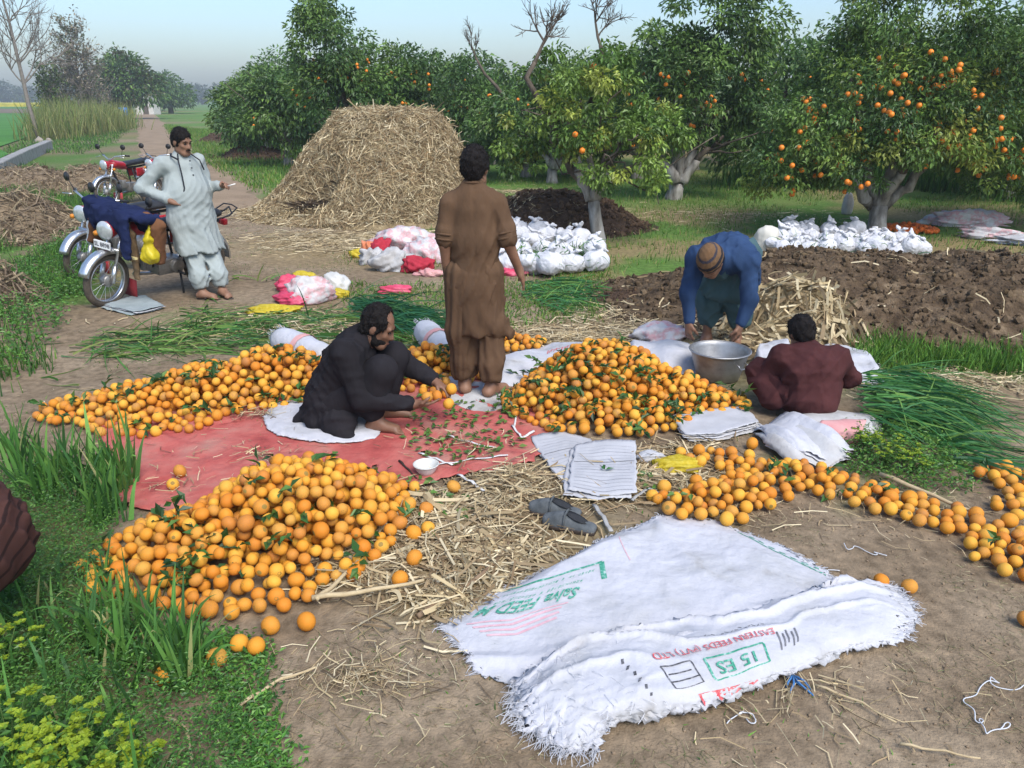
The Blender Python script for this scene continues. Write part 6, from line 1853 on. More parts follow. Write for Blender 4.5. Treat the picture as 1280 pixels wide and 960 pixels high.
# ---------------------------------------------------------------- tied white bundles
m_bund = mat('white_cotton_bundle', [(.42, .42, .43), (.53, .53, .55), (.56, .56, .58)], scale=7, rough=.75, spec=.2, bump=.5, bscale=22, bdist=.02, contrast=(.3, .55))
BV = []
for sd in range(7):
    r = np.random.default_rng(sd + 3)
    S = SDF(.012)
    S.ell(A(0, 0, .115), A(.155, .15, .12), k=.02)
    for _ in range(3): S.ell(A(*(r.normal(size=2) * .06), .10 + r.uniform(0, .05)), A(.10, .10, .09), k=.04)
    S.cap(A(0, 0, .20), A(0, 0, .245), .055, .03, k=.05)
    S.ell(A(0, 0, -.10), A(.4, .4, .105), k=.02, sub=True)
    w1, w2 = wrinkles(sd, .020, 26, 3, (1, 1, .5)), wrinkles(sd + 9, .010, 60, 3)
    V, Q = S.mesh(disp=lambda p: w1(p) + w2(p)); V[:, 2] -= V[:, 2].min()
    me = make_mesh('bag', V, Q, m_bund)
    S = SDF(.009)
    S.ell(A(0, 0, .245), A(.035, .035, .025), k=.01)
    k = r.integers(2, 5); a0 = r.uniform(0, 6)
    for i in range(k):
        an = a0 + 2 * math.pi * i / k + r.normal() * .3; L = r.uniform(.08, .15); up = r.uniform(.1, 1.0)
        d = unit([math.cos(an), math.sin(an), up]); sd_ = np.cross(d, A(0, 0, 1))
        m_ = A(0, 0, .25) + d * L * .5; e = A(0, 0, .25) + d * L + A(0, 0, -.05 * (1 - up))
        S.cap(A(0, 0, .25), m_, .014, .022, k=.012, flat=(sd_, 1.6)); S.cap(m_, e, .022, .010, k=.012, flat=(sd_, 1.9))
    V, Q = S.mesh(disp=wrinkles(sd + 19, .008, 70, 3)); me2 = make_mesh('tied_ears', V, Q, m_bund)
    BV.append((me, me2))
def bundle(label, p, s, rz, k, group):
    t = thing('tied_bundle', label, 'bundle', (p[0], p[1], gh(p[0], p[1]) + p[2]), rz, group)
    t.scale = (s * rng_b.uniform(.9, 1.15), s * rng_b.uniform(.9, 1.1), s * rng_b.uniform(.85, 1.15)); t.rotation_euler = (rng_b.normal() * .10, rng_b.normal() * .10, rz)
    obj('bag', BV[k][0], t); obj('tied_ears', BV[k][1], t)
    return t
rng_b = np.random.default_rng(77)
cb = [(635, 320), (655, 325), (678, 318), (700, 325), (722, 318), (742, 322), (640, 340), (662, 343), (690, 345), (716, 342), (740, 340), (632, 305), (650, 302), (668, 308), (690, 304), (710, 308), (728, 308), (628, 292), (645, 296), (676, 298)]
for i, (u, v) in enumerate(cb):
    q = P(u, v)
    row = 0 if v > 332 else (1 if v > 312 else 2)
    bundle(['white tied cloth bundle in the front row, green leaves before it, near the brown man', 'white tied cloth bundle in the middle row between brown man and whitewashed trunk', 'white tied cloth bundle in the back row against the dark manure heap'][row], (q[0] + rng_b.normal() * .03, q[1], 0), rng_b.uniform(.85, 1.1), rng_b.uniform(0, 6), i % 7, 'tied bundles by the dark manure heap')
rb = []
for k in range(13): rb.append((978 + k * 14 + rng_b.normal() * 3, 322 - abs(rng_b.normal()) * 2))
for k in range(11): rb.append((972 + k * 15 + rng_b.normal() * 3, 308 + rng_b.normal() * 2))
for k in range(6): rb.append((985 + k * 17 + rng_b.normal() * 3, 297 + rng_b.normal()))
for i, (u, v) in enumerate(rb):
    q = P(u, v); row = 0 if v > 314 else (1 if v > 302 else 2)
    bundle(['white tied cloth bundle at the foot of the long manure heap', 'white tied cloth bundle in the middle row beneath the fruit laden tree', 'white tied cloth bundle in the back row near the fruit laden tree'][row], (q[0], q[1], 0), rng_b.uniform(.75, 1.02), rng_b.uniform(0, 6), i % 7, 'tied bundles under the fruit laden tree')
q = P(957, 315)
crumple('round_bundle', 'plump round cream bundle at the end of the white bundle row', (q[0], q[1]), (.19, .18, .24), mat('cream_cloth', [(.46, .44, .38), (.58, .56, .49)], scale=6, rough=.8, bump=.4, bscale=15, bdist=.02), 88, amp=.05, cat='bundle')
q = P(1058, 268)
crumple('hanging_sack', 'small pale sack standing upright at the foot of the fruit laden tree', (q[0], q[1]), (.10, .10, .26), m_sackd, 89, amp=.05, cat='sack')
# small red heap of fruit under the tree
# ================================================================ oranges
def orange_mat(name, attr=None):
    m = bpy.data.materials.new(name); m.use_nodes = True
    nt = m.node_tree; N = nt.nodes; L = nt.links; b = N['Principled BSDF']
    b.inputs['Roughness'].default_value = .62; b.inputs['Specular IOR Level'].default_value = .22
    tc = N.new('ShaderNodeTexCoord')
    if attr:
        at = N.new('ShaderNodeAttribute'); at.attribute_name = attr
        sp = N.new('ShaderNodeSeparateColor'); L.new(at.outputs['Color'], sp.inputs[0])
        rnd, rnd2 = sp.outputs[0], sp.outputs[1]
        vec = tc.outputs['Object']
    else:
        oi = N.new('ShaderNodeObjectInfo'); rnd = oi.outputs['Random']
        ml = N.new('ShaderNodeMath'); ml.operation = 'MULTIPLY'; ml.inputs[1].default_value = 17.31; L.new(rnd, ml.inputs[0])
        fr = N.new('ShaderNodeMath'); fr.operation = 'FRACT'; L.new(ml.outputs[0], fr.inputs[0]); rnd2 = fr.outputs[0]
        va = N.new('ShaderNodeVectorMath'); va.operation = 'ADD'; L.new(tc.outputs['Object'], va.inputs[0]); L.new(oi.outputs['Location'], va.inputs[1]); vec = va.outputs[0]
    base = N.new('ShaderNodeValToRGB'); cr = base.color_ramp
    cr.elements[0].color = (.55, .185, .018, 1); cr.elements[1].color = (.68, .36, .045, 1); e = cr.elements.new(.5); e.color = (.62, .265, .026, 1)
    L.new(rnd, base.inputs[0])
    # russet and dusty patches
    no = N.new('ShaderNodeTexNoise'); no.inputs['Scale'].default_value = 14; no.inputs['Detail'].default_value = 7; no.inputs['Roughness'].default_value = .7; L.new(vec, no.inputs['Vector'])
    th = N.new('ShaderNodeMapRange'); th.inputs[1].default_value = .0; th.inputs[2].default_value = 1; th.inputs[3].default_value = .62; th.inputs[4].default_value = .36; L.new(rnd2, th.inputs[0])
    sb = N.new('ShaderNodeMath'); sb.operation = 'SUBTRACT'; L.new(no.outputs['Fac'], sb.inputs[0]); L.new(th.outputs[0], sb.inputs[1])
    mu = N.new('ShaderNodeMath'); mu.operation = 'MULTIPLY'; mu.inputs[1].default_value = 4.5; mu.use_clamp = True; L.new(sb.outputs[0], mu.inputs[0])
    sc = N.new('ShaderNodeMath'); sc.operation = 'MULTIPLY'; sc.inputs[1].default_value = .72; L.new(mu.outputs[0], sc.inputs[0])
    mx = N.new('ShaderNodeMix'); mx.data_type = 'RGBA'; mx.inputs[7].default_value = (.33, .155, .06, 1)
    L.new(sc.outputs[0], mx.inputs[0]); L.new(base.outputs[0], mx.inputs[6]); L.new(mx.outputs[2], b.inputs['Base Color'])
    if not attr:      # stem scar at the pole
        sx = N.new('ShaderNodeSeparateXYZ'); L.new(tc.outputs['Object'], sx.inputs[0])
        g1 = N.new('ShaderNodeMath'); g1.operation = 'GREATER_THAN'; g1.inputs[1].default_value = .871; L.new(sx.outputs[2], g1.inputs[0])
        m2 = N.new('ShaderNodeMix'); m2.data_type = 'RGBA'; m2.inputs[7].default_value = (.26, .17, .04, 1)
        L.new(g1.outputs[0], m2.inputs[0]); L.new(mx.outputs[2], m2.inputs[6]); L.new(m2.outputs[2], b.inputs['Base Color'])
    bn = N.new('ShaderNodeTexNoise'); bn.inputs['Scale'].default_value = 260; L.new(vec, bn.inputs['Vector'])
    bp = N.new('ShaderNodeBump'); bp.inputs['Strength'].default_value = .22; bp.inputs['Distance'].default_value = .002
    L.new(bn.outputs['Fac'], bp.inputs['Height']); L.new(bp.outputs[0], b.inputs['Normal'])
    b.inputs['Subsurface Weight'].default_value = 0.0
    return m
m_or = orange_mat('orange_peel'); m_or_st = orange_mat('orange_peel_heap', 'col')

# heap shapes: (cx, cy, rx, ry, h)
def wp(u, v): q = P(u, v); return q[0], q[1]
HEAPS = {
 'front': [(-1.08, 3.36, .56, .56, .33), (-1.42, 3.10, .48, .42, .22), (-.88, 3.50, .36, .38, .22), (-1.22, 2.88, .45, .28, .12), (-1.66, 3.0, .28, .28, .11), (-.82, 3.15, .24, .28, .09)],
 'middle': [(.68, 5.15, .64, .66, .39), (.30, 4.98, .36, .40, .23), (.72, 4.72, .46, .34, .19), (1.08, 5.05, .42, .38, .24), (1.36, 4.98, .28, .26, .13), (.42, 4.64, .28, .20, .10)],
 'long': [(-1.72, 5.28, .52, .46, .32), (-2.15, 5.05, .50, .46, .26), (-2.55, 4.88, .46, .38, .18), (-2.85, 4.82, .36, .24, .10), (-1.42, 5.3, .34, .34, .20), (-2.35, 4.62, .40, .26, .09)],
 'behind': [(-.62, 5.55, .42, .40, .24), (-.50, 5.25, .26, .20, .10)],
 'far': [(-.05, 6.35, .34, .2, .10)],
}
pl = [(862, 640, .18, .12), (905, 632, .24, .15), (940, 618, .22, .12), (880, 578, .16, .07), (925, 588, .20, .08), (990, 598, .22, .13), (1035, 612, .21, .13), (1080, 625, .20, .12), (1125, 638, .20, .11), (1175, 652, .19, .10), (1225, 665, .18, .09), (1265, 690, .22, .13), (1290, 700, .28, .14), (1260, 600, .16, .09), (1290, 620, .2, .10), (1275, 640, .16, .09), (905, 650, .14, .10), (1240, 690, .14, .09)]
HEAPS['row'] = [(*wp(u, v), r, r * .72, h * (.62 if u > 960 else .85)) for u, v, r, h in pl]
OLABEL = {
 'front': 'ripe orange in the wide front heap beside the tall grass and straw',
 'middle': 'ripe orange in the tall middle heap beside the metal tub',
 'long': 'ripe orange in the long low heap at the far edge of the red tarp',
 'behind': 'ripe orange in the small heap between the squatting man and the man in brown',
 'far': 'ripe orange in the little patch beyond the man in brown',
 'row': 'ripe orange in the straggling row on the soil in front of the onion leaves'}
GRP = {'front': 'oranges in the front heap', 'middle': 'oranges in the middle heap', 'long': 'oranges in the long heap', 'behind': 'oranges between the two men', 'far': 'oranges beyond the man in brown', 'row': 'oranges in the straggling row'}

def pack(mounds, seed, tries=5200, fill=1.0):
    r = np.random.default_rng(seed)
    M = np.array(mounds)
    def target(x, y):
        return np.max(M[:, 4] * (1 - ((x - M[:, 0]) / M[:, 2]) ** 2 - ((y - M[:, 1]) / M[:, 3]) ** 2))
    C = np.zeros((0, 4))
    area = M[:, 2] * M[:, 3]
    for k in range(tries):
        m = M[r.choice(len(M), p=area / area.sum())]
        a = r.uniform(0, 2 * math.pi); d = math.sqrt(r.uniform(0, 1)) * 1.03
        x, y = m[0] + m[2] * d * math.cos(a), m[1] + m[3] * d * math.sin(a)
        R = min(.042, max(.025, r.normal(.0325, .0034)))
        best = None
        for _ in range(6):      # roll towards the lowest rest nearby
            xx, yy = x + r.normal() * .026, y + r.normal() * .026
            z = R
            if len(C):
                dd = (C[:, 0] - xx) ** 2 + (C[:, 1] - yy) ** 2
                s = (C[:, 3] + R) ** 2 * .985
                hit = dd < s
                if hit.any(): z = max(z, (C[hit, 2] + np.sqrt(s[hit] - dd[hit])).max())
            if best is None or z < best[2]: best = (xx, yy, z)
        tg = target(best[0], best[1])
        if best[2] + R * .3 <= max(tg, R * 1.35 if tg > 0 else -1):
            C = np.vstack([C, [*best, R]])
    return C
allC = []; allK = []
for i, (k, m) in enumerate(HEAPS.items()):
    ar = sum(q[2] * q[3] * (.35 + q[4] * 5) for q in m)
    c = pack(m, 100 + i, tries=int(5600 * ar) + 400)
    c[:, 2] += gh(c[:, 0], c[:, 1]) + .012
    allC.append(c); allK += [k] * len(c)
singles = [((320, 806), 'dusty orange on bare soil at the tip of the foreground grass'), ((338, 781), 'orange on bare soil below the front heap, beside a straw stalk'), ((383, 776), 'lone orange on bare soil under the lower edge of the front heap'),
           ((299, 803), 'orange half hidden by grass next to the dusty one'), ((271, 822), 'orange wedged between grass blades on the soil'), ((1102, 724), 'lone orange right of the flat feed sack, touching a short twig'), ((1137, 732), 'lone orange right of the flat feed sack, the larger of two'),
           ((1284, 772), 'orange on the soil at the right edge below the row'), ((517, 668), 'orange lying alone on straw right of the front heap'), ((535, 660), 'orange on straw nearest the long stick'), ((533, 636), 'orange on straw below the white bowl'), ((518, 608), 'orange beside the white bowl'), ((567, 608), 'small orange between the bowl and the newspapers'),
           ((518, 700), 'orange among straw at the corner of the front heap'), ((442, 718), 'orange resting on straw under the front heap'), ((500, 725), 'half buried orange in the straw'),
           ((225, 590), 'orange on the red tarp above the front heap'), ((216, 605), 'orange on the red tarp beside its neighbour above the front heap'), ((1010, 486), 'orange behind the man in maroon') , ((830, 610), 'orange beside the grey strip right of the newspaper'), ((815, 620), 'orange under the grey folded strip'), ((870, 600), 'orange among straw left of the fanned sacks'), ((940, 556), 'orange in front of the grey folded sacks'),
           ((130, 785), 'orange hidden in the weeds below the front heap'), ((205, 842), 'orange lying deep in the foreground weeds'), ((400, 440), 'orange at the far end of the long heap'), ((958, 318), 'orange below the cream bundle')]
singles = [s for s in singles if 'behind the man in maroon' not in s[1]]
# drop the ones that would sit inside people or tub
allC = np.concatenate(allC); allK = np.array(allK)
def clear(cx, cy, r): return (allC[:, 0] - cx) ** 2 + (allC[:, 1] - cy) ** 2 > r * r
ok = clear(q_tub[0], q_tub[1], .26) & clear(BM[0], BM[1], .22) & clear(CHAR_T.location[0] - .02, CHAR_T.location[1], .42)
allC, allK = allC[ok], allK[ok]

# which of them show, by a small disc buffer from the photograph's side
def visible_area(C):
    u, v, d = project(C[:, :3]); rad = 960 * C[:, 3] / d
    buf = np.full((960, 1500), -1, np.int32)
    for i in np.argsort(-d):
        u0, v0, rr = u[i] + 110, v[i], rad[i]
        a, b = int(max(0, u0 - rr)), int(min(1499, u0 + rr + 1)); c, e = int(max(0, v0 - rr)), int(min(959, v0 + rr + 1))
        if a >= b or c >= e: continue
        yy, xx = np.mgrid[c:e, a:b]
        m = (xx - u0) ** 2 + (yy - v0) ** 2 < rr * rr
        buf[c:e, a:b][m] = i
    cnt = np.bincount(buf[:, 110:1390][buf[:, 110:1390] >= 0], minlength=len(C))
    return cnt
area = visible_area(allC)
order = np.argsort(-area)
single = np.zeros(len(allC), bool)
single[order[:270]] = True

def orange_shape(seed):
    r = np.random.default_rng(seed); v, f = ICO3
    w = v * np.array([1, 1, .93]) * (1 + .018 * np.sin(v @ unit(r.normal(size=3)) * 4 + 1))[:, None]
    dimp = np.exp(-((1 - v[:, 2]) / .02)) * .06
    w = w * (1 - dimp)[:, None]
    return w, f
FS = [(-1.08, 3.36), (.68, 5.1), (-2.1, 5.0)]
def olabel(i):
    k = allK[i]; x, y, z, _ = allC[i]
    if k == 'front':
        if z > .20: return 'ripe orange near the top of the wide front heap'
        if x < -1.45: return 'ripe orange on the grassy flank of the wide front heap'
        if y < 3.0: return 'ripe orange along the low soil edge of the wide front heap'
        if x > -.9: return 'ripe orange on the straw side of the wide front heap, towards the shoes'
        return 'ripe orange halfway up the wide front heap, between grass and straw'
    if k == 'middle':
        return 'ripe orange near the peak of the tall middle heap' if z > .26 else 'ripe orange on the lower slope of the tall middle heap beside the tub'
    if k == 'row':
        if x < 1.35: return 'ripe orange in the cluster between the yellow mesh bag and the flat feed sack'
        if x < 2.1: return 'ripe orange in the straggling row in front of the fanned white sacks'
        return 'ripe orange at the far right of the straggling row, past the onion leaves'
    return OLABEL[k]
OM = []
for k in range(4):
    w, f = orange_shape(k); OM.append(make_mesh('orange', w, f, m_or))
def orange(p, R, label, group, seed):
    r = np.random.default_rng(seed)
    o = obj('orange', OM[seed % 4], None, p)
    o.scale = R * r.uniform(.95, 1.04, 3); o.rotation_euler = r.uniform(0, 6.28, 3)
    return tag(o, label, 'orange', group)
for i in np.nonzero(single)[0]:
    orange(allC[i, :3], allC[i, 3], olabel(i), GRP[allK[i]], int(i))
for i, (px, lb) in enumerate(singles):
    R = RNG.uniform(.033, .041); q = P(*px, .04)
    orange((q[0], q[1], gh(q[0], q[1]) + R + (.012 if 'tarp' in lb else 0)), R, lb, None, 5000 + i)
# the three in the squatting man's hands
for i, (off, lb) in enumerate([(A(-.02, .515, .205), 'orange held between the hands of the squatting man'), (A(-.08, .60, .235), 'orange held in the far hand of the squatting man'), (A(-.02, .59, .155), 'orange under the fingers of the squatting man'), (A(.06, .47, .225), 'orange cupped in the near palm of the squatting man')]):
    orange(to_world(CHAR_T, off), .038, lb, None, 6000 + i)
# the rest of the heaps: what some view from around could see, coarser where they are small or deep
def exposed(C, dirv):
    d = unit(dirv); a_ = unit(np.cross(d, A(0, 0, 1)) if abs(d[2]) < .99 else A(1, 0, 0)); b_ = np.cross(a_, d)
    u, v, w = C[:, :3] @ a_ * 150, C[:, :3] @ b_ * 150, C[:, :3] @ d
    u = u - u.min() + 10; v = v - v.min() + 10; rad = C[:, 3] * 150
    buf = np.full((int(v.max()) + 12, int(u.max()) + 12), -1, np.int32)
    for i in np.argsort(-w):
        a0, a1, b0, b1_ = int(u[i] - rad[i]), int(u[i] + rad[i]) + 1, int(v[i] - rad[i]), int(v[i] + rad[i]) + 1
        yy, xx = np.mgrid[b0:b1_, a0:a1]
        m = (xx - u[i]) ** 2 + (yy - v[i]) ** 2 < rad[i] ** 2
        buf[b0:b1_, a0:a1][m] = i
    return np.bincount(buf[buf >= 0], minlength=len(C))
ex = sum(exposed(allC, d) for d in [(0, 0, -1), (0, 1, -.55), (1, .7, -.5), (-1, .7, -.5), (0, -1, -.6)])
rest = ~single & ((ex > 6) | (area > 0))
VV, FF, KK, off = [], [], [], 0
shp3 = [orange_shape(k)[0] for k in range(4)]; shp2 = [ICO2[0] * np.array([1, 1, .94])] * 4
rr = np.random.default_rng(5)
for i in np.nonzero(rest)[0]:
    fine = area[i] > 150
    sv_, fv_ = (shp3[i % 4], ICO3[1]) if fine else (shp2[i % 4], ICO2[1])
    a, b = rr.uniform(0, 6.28, 2); ca, sa, cb_, sb_ = math.cos(a), math.sin(a), math.cos(b), math.sin(b)
    Rm = np.array([[ca, -sa, 0], [sa, ca, 0], [0, 0, 1]]) @ np.array([[1, 0, 0], [0, cb_, -sb_], [0, sb_, cb_]])
    VV.append(sv_ * rr.uniform(.95, 1.05, 3) @ Rm.T * allC[i, 3] + allC[i, :3]); FF.append(fv_ + off); off += len(sv_)
    KK.append(np.tile([rr.uniform(), rr.uniform(), 0], (len(sv_), 1)))
tag(part('heaped_oranges', np.concatenate(VV), np.concatenate(FF), m_or_st, col=np.concatenate(KK)), 'heaped ripe oranges lying deeper and farther back in the piles', 'oranges', kind='stuff')

# leafy sprigs among the oranges
top = area > 14
idx = np.nonzero(top)[0]
wts = np.array([{'front': 1.0, 'middle': 2.6, 'long': 1.0, 'behind': .8, 'far': 1, 'row': .3}[allK[i]] for i in idx]); wts /= wts.sum()
pick = RNG.choice(idx, 260, p=wts)
cen = []; axs = []
for i in pick:
    k = RNG.integers(3, 8); d0 = unit(RNG.normal(size=3) * [1, 1, .35] + [0, -.2, .25])
    p = allC[i, :3] + unit(RNG.normal(size=3) * [.6, .6, .1] + [0, -.25, 1.0]) * allC[i, 3] * 1.02
    for j in range(k):
        cen.append(p + d0 * .018 * j); axs.append(d0 + RNG.normal(size=3) * [.8, .8, .4])
cen = np.array(cen); axs = np.array(axs); n = len(cen)
s = RNG.uniform(.7, 1.3, n)
V, F = leaves(cen, axs, .062 * s, .030 * s, RNG, fold=.2)
tag(part('citrus_leaves', V, F, m_leaf, smooth=False, col=np.repeat(pal(n, [(.03, .09, .018), (.05, .13, .025), (.08, .16, .03), (.025, .07, .02)]), 4, 0)), 'small green citrus leaves and sprigs caught among the oranges', 'leaves', kind='stuff')
# leaves fallen on the tarp
q = np.concatenate([scatter_px([(520, 500), (640, 510), (660, 560), (560, 590), (500, 560)], 240), scatter_px([(480, 590), (560, 600), (600, 640), (540, 690)], 40), scatter_px([(770, 600), (820, 600), (830, 640)], 16)])
n = len(q); cen = np.concatenate([q, (gh(q[:, 0], q[:, 1]) + .034)[:, None]], 1); ax = rand_dir(n, .12)
V, F = leaves(cen, ax, .055, .026, RNG, fold=.15)
tag(part('fallen_leaves', V, F, m_leaf, smooth=False, col=np.repeat(pal(n, [(.05, .13, .025), (.08, .17, .03), (.12, .19, .04)]), 4, 0)), 'loose green leaves fallen on the red tarp before the man in brown', 'leaves', kind='stuff')
q = P(757, 590, .06); V, F = leaves(np.array([[q[0] - .005, q[1], .075], [q[0], q[1], .075]]), np.array([[-.1, .9, .15], [.9, .35, .1]]), .055, .03, RNG, fold=.15)
tag(part('leaf_sprig', V, F, m_leaf, smooth=False, col=np.full((8, 3), .1) * [.4, 1.5, .3]), 'two fresh green leaves lying on the grey newspaper', 'leaf')
# loose sour oranges heaped under the fruit laden tree
q = P(1135, 289); n = 130
a = RNG.uniform(0, 6.28, n); d = np.sqrt(RNG.uniform(0, 1, n))
c = np.stack([q[0] + .42 * d * np.cos(a), q[1] + .42 * d * np.sin(a), .04 + .07 * (1 - d) * RNG.uniform(0, 1.4, n)], 1)
V = (ICO2[0][None] * .04 + c[:, None, :]).reshape(-1, 3); F = (ICO2[1][None] + (np.arange(n) * len(ICO2[0]))[:, None, None]).reshape(-1, 3)
tag(part('fallen_fruit', V, F, mat('red_orange_fruit', [(.42, .075, .008), (.55, .13, .012)], scale=9, rough=.6)), 'flat patch of reddish fallen fruit beside the pale forked trunk', 'fruit', kind='stuff')
# ================================================================ motorcycles
m_tyre = mat('dusty_tyre', [(.05, .042, .035), (.12, .095, .07)], scale=14, rough=.9, bump=.5, bscale=60, bdist=.01)
m_chrome = mat('chrome', [(.55, .56, .57), (.68, .69, .70)], scale=12, rough=.32, metal=.92, spec=.5)
m_alloy = mat('dull_alloy', [(.20, .19, .18), (.36, .35, .33)], scale=15, rough=.45, metal=.7)
m_black = mat('black_plastic', [(.012, .012, .013), (.03, .03, .032)], scale=10, rough=.5)
m_redp = mat('red_paint', [(.33, .012, .02), (.42, .02, .03)], scale=8, rough=.3, spec=.5)
m_glass = mat('headlamp_glass', [(.42, .45, .46), (.62, .64, .65)], scale=30, rough=.1, spec=.8, metal=.4)
m_plate = mat('white_plate', [(.70, .70, .68)], rough=.5)
m_amber = mat('amber_lens', [(.55, .20, .02)], rough=.3)

def motorcycle(label, front, head, steer=.0, tank_mat=None, plate=True):
    """front: ground contact of the front wheel; head: unit heading from rear to front"""
    R = .285; WB = 1.23
    hx, hy = head
    rz = math.atan2(hy, hx)                    # local +X is forward
    rear = (front[0] - hx * WB, front[1] - hy * WB)
    t = thing('motorcycle', label, 'motorcycle', (rear[0], rear[1], gh(rear[0], rear[1])), rz)
    def wheel(cx, st):
        mb = MB(); prof = []
        for k in range(13):
            a = 2 * math.pi * k / 12; prof.append((R - .036 + .036 * math.cos(a), .034 * math.sin(a)))
        mb.lathe(prof, n=40, axis='y')
        tyre = MB(); tyre.v = mb.v; tyre.f = mb.f; tyre.n = mb.n
        w = tyre.build('wheel', m_tyre, t)
        rim = MB(); rim.lathe([(R - .075, -.02), (R - .062, -.024), (R - .066, 0), (R - .062, .024), (R - .075, .02), (R - .070, 0), (R - .075, -.02)], n=40, axis='y'); rim.build('rim', m_chrome, w)
        sp = MB()
        for k in range(18):
            a = 2 * math.pi * k / 18; sgn = 1 if k % 2 else -1; a2 = a + .35 * sgn
            sp.tube([(math.cos(a2) * .045, .03 * sgn, math.sin(a2) * .045), (math.cos(a) * (R - .07), 0, math.sin(a) * (R - .07))], .0022, 4, caps=False)
        sp.build('spokes', m_chrome, w)
        hb = MB(); hb.lathe([(.0, -.05), (.02, -.05), (.055, -.035), (.062, -.03), (.062, .03), (.055, .035), (.02, .05), (.0, .05)], n=20, axis='y'); hb.build('hub', m_alloy, w)
        w.location = (cx, 0, R); w.rotation_euler = (0, 0, st)
        return w
    wheel(0, 0)
    steer_o = thing_part('front_fork', t)
    # fork assembly is drawn about the front axle
    fx = WB
    c, s = math.cos(steer), math.sin(steer)
    def fr(p): p = np.array(p, float); q = p - [fx - .12, 0, 0]; return A(q[0] * c - q[1] * s + fx - .12, q[0] * s + q[1] * c, p[2])
    wheel(fr((fx, 0, 0))[0], steer).location = tuple(fr((fx, 0, R)))
    lg = MB()
    for sg in (-1, 1):
        lg.tube([fr((fx, sg * .075, R - .01)), fr((fx - .05, sg * .075, R + .16))], .024, 10); lg.tube([fr((fx - .05, sg * .075, R + .16)), fr((fx - .17, sg * .075, .80))], .016, 10)
    lg.tube([fr((fx - .09, -.1, .60)), fr((fx - .09, .1, .60))], .018, 8); lg.tube([fr((fx - .165, -.1, .79)), fr((fx - .165, .1, .79))], .016, 8)
    finish(lg, steer_o, m_chrome)
    mg = MB()                                   # front mudguard
    prof = []
    n = 16
    for k in range(n):
        a = math.radians(20 + 125 * k / (n - 1))
        for j, (dy, dr) in enumerate(((-.06, -.02), (-.045, .012), (0, .022), (.045, .012), (.06, -.02))):
            prof.append(fr((fx + (R + .025 + dr) * math.cos(a), dy, R + (R + .025 + dr) * math.sin(a))))
    mg.add(prof, [[i * 5 + j, i * 5 + j + 1, (i + 1) * 5 + j + 1, (i + 1) * 5 + j] for i in range(n - 1) for j in range(4)])
    o = mg.build('front_mudguard', m_chrome, t); sm = o.modifiers.new('t', 'SOLIDIFY'); sm.thickness = .003
    hl = MB(); hl.lathe([(.0, -.10), (.05, -.095), (.075, -.05), (.088, 0), (.092, .03), (.088, .045), (.0, .05)], n=24, axis='x')
    v = hl.v[0]; hl.v[0] = np.array([fr((fx - .06 + q[0], q[1], .80 + q[2])) for q in v]); h = hl.build('headlight', tank_mat or m_redp, t)
    gl = MB(); gl.lathe([(.094, .03), (.098, .04), (.09, .052), (.05, .062), (.0, .066)], n=24, axis='x'); gl.v[0] = np.array([fr((fx - .06 + q[0], q[1], .80 + q[2])) for q in gl.v[0]]); gl.build('lens', m_glass, h)
    hb = MB(); hb.tube([fr((fx - .36, -.35, .96)), fr((fx - .28, -.30, .97)), fr((fx - .20, -.14, .95)), fr((fx - .19, -.05, .90)), fr((fx - .19, .05, .90)), fr((fx - .20, .14, .95)), fr((fx - .28, .30, .97)), fr((fx - .36, .35, .96))], .012, 8)
    hbo = hb.build('handlebar', m_chrome, t)
    for sg in (-1, 1):
        g = MB(); g.tube([fr((fx - .36, sg * .37, .96)), fr((fx - .29, sg * .31, .97))], .018, 10); g.build('grip', m_black, hbo)
        g = MB(); g.tube([fr((fx - .19, sg * .26, .955)), fr((fx - .20, sg * .40, .935))], .006, 6); g.build('lever', m_chrome, hbo)
        mr = MB(); mr.tube([fr((fx - .26, sg * .27, .97)), fr((fx - .24, sg * .34, 1.10))], .005, 6); mr.lathe([(.0, -.008), (.05, -.006), (.052, .004), (.0, .008)], c=fr((fx - .24, sg * .36, 1.13)), n=16, axis='x'); mr.build('mirror', m_black, t)
        ind = MB(); ind.tube([fr((fx - .10, sg * .09, .72)), fr((fx - .10, sg * .17, .72))], .008, 6); io = ind.build('indicator', m_chrome, t)
        i2 = MB(); i2.lathe([(.0, -.03), (.025, -.02), (.03, .0), (.022, .025), (.0, .03)], c=fr((fx - .10, sg * .19, .72)), n=12, axis='x'); i2.build('lens', m_amber, io)
    if plate:
        pl = MB(); pl.box(fr((fx + .02, 0, .665)), (.012, .20, .075), R=[[c, -s, 0], [s, c, 0], [0, 0, 1]]); po = pl.build('number_plate', m_plate, t, smooth=False)
        v, f = text_mesh('SL 8898', .058, .002)
        part('lettering', np.array([fr((fx + .0275, q[0], .665 + q[1])) for q in v]), f, m_black_ink, po, smooth=False)
    # body
    tk = SDF(.016); tk.cap((fx - .26, 0, .80), (fx - .52, 0, .765), .085, .075, k=.04, flat=(A(0, 1, 0), 1.35)); tk.cap((fx - .52, 0, .75), (fx - .62, 0, .72), .06, .05, k=.04, flat=(A(0, 1, 0), 1.3))
    V, Q = tk.mesh(); part('fuel_tank', V, Q, tank_mat or m_redp, t)
    se = SDF(.017); se.cap((fx - .60, 0, .775), (-.02, 0, .80), .055, .055, k=.03, flat=(A(0, 1, 0), 2.0)); se.cap((-.02, 0, .80), (-.18, 0, .815), .055, .042, k=.03, flat=(A(0, 1, 0), 1.9))
    V, Q = se.mesh(); part('seat', V, Q, m_black, t)
    fm = MB(); fm.tube([(fx - .18, 0, .78), (fx - .30, 0, .55), (fx - .40, 0, .36), (.38, 0, .30)], .022, 8); fm.tube([(fx - .2, 0, .74), (.45, 0, .70), (.1, 0, .70), (-.2, 0, .72)], .02, 8)
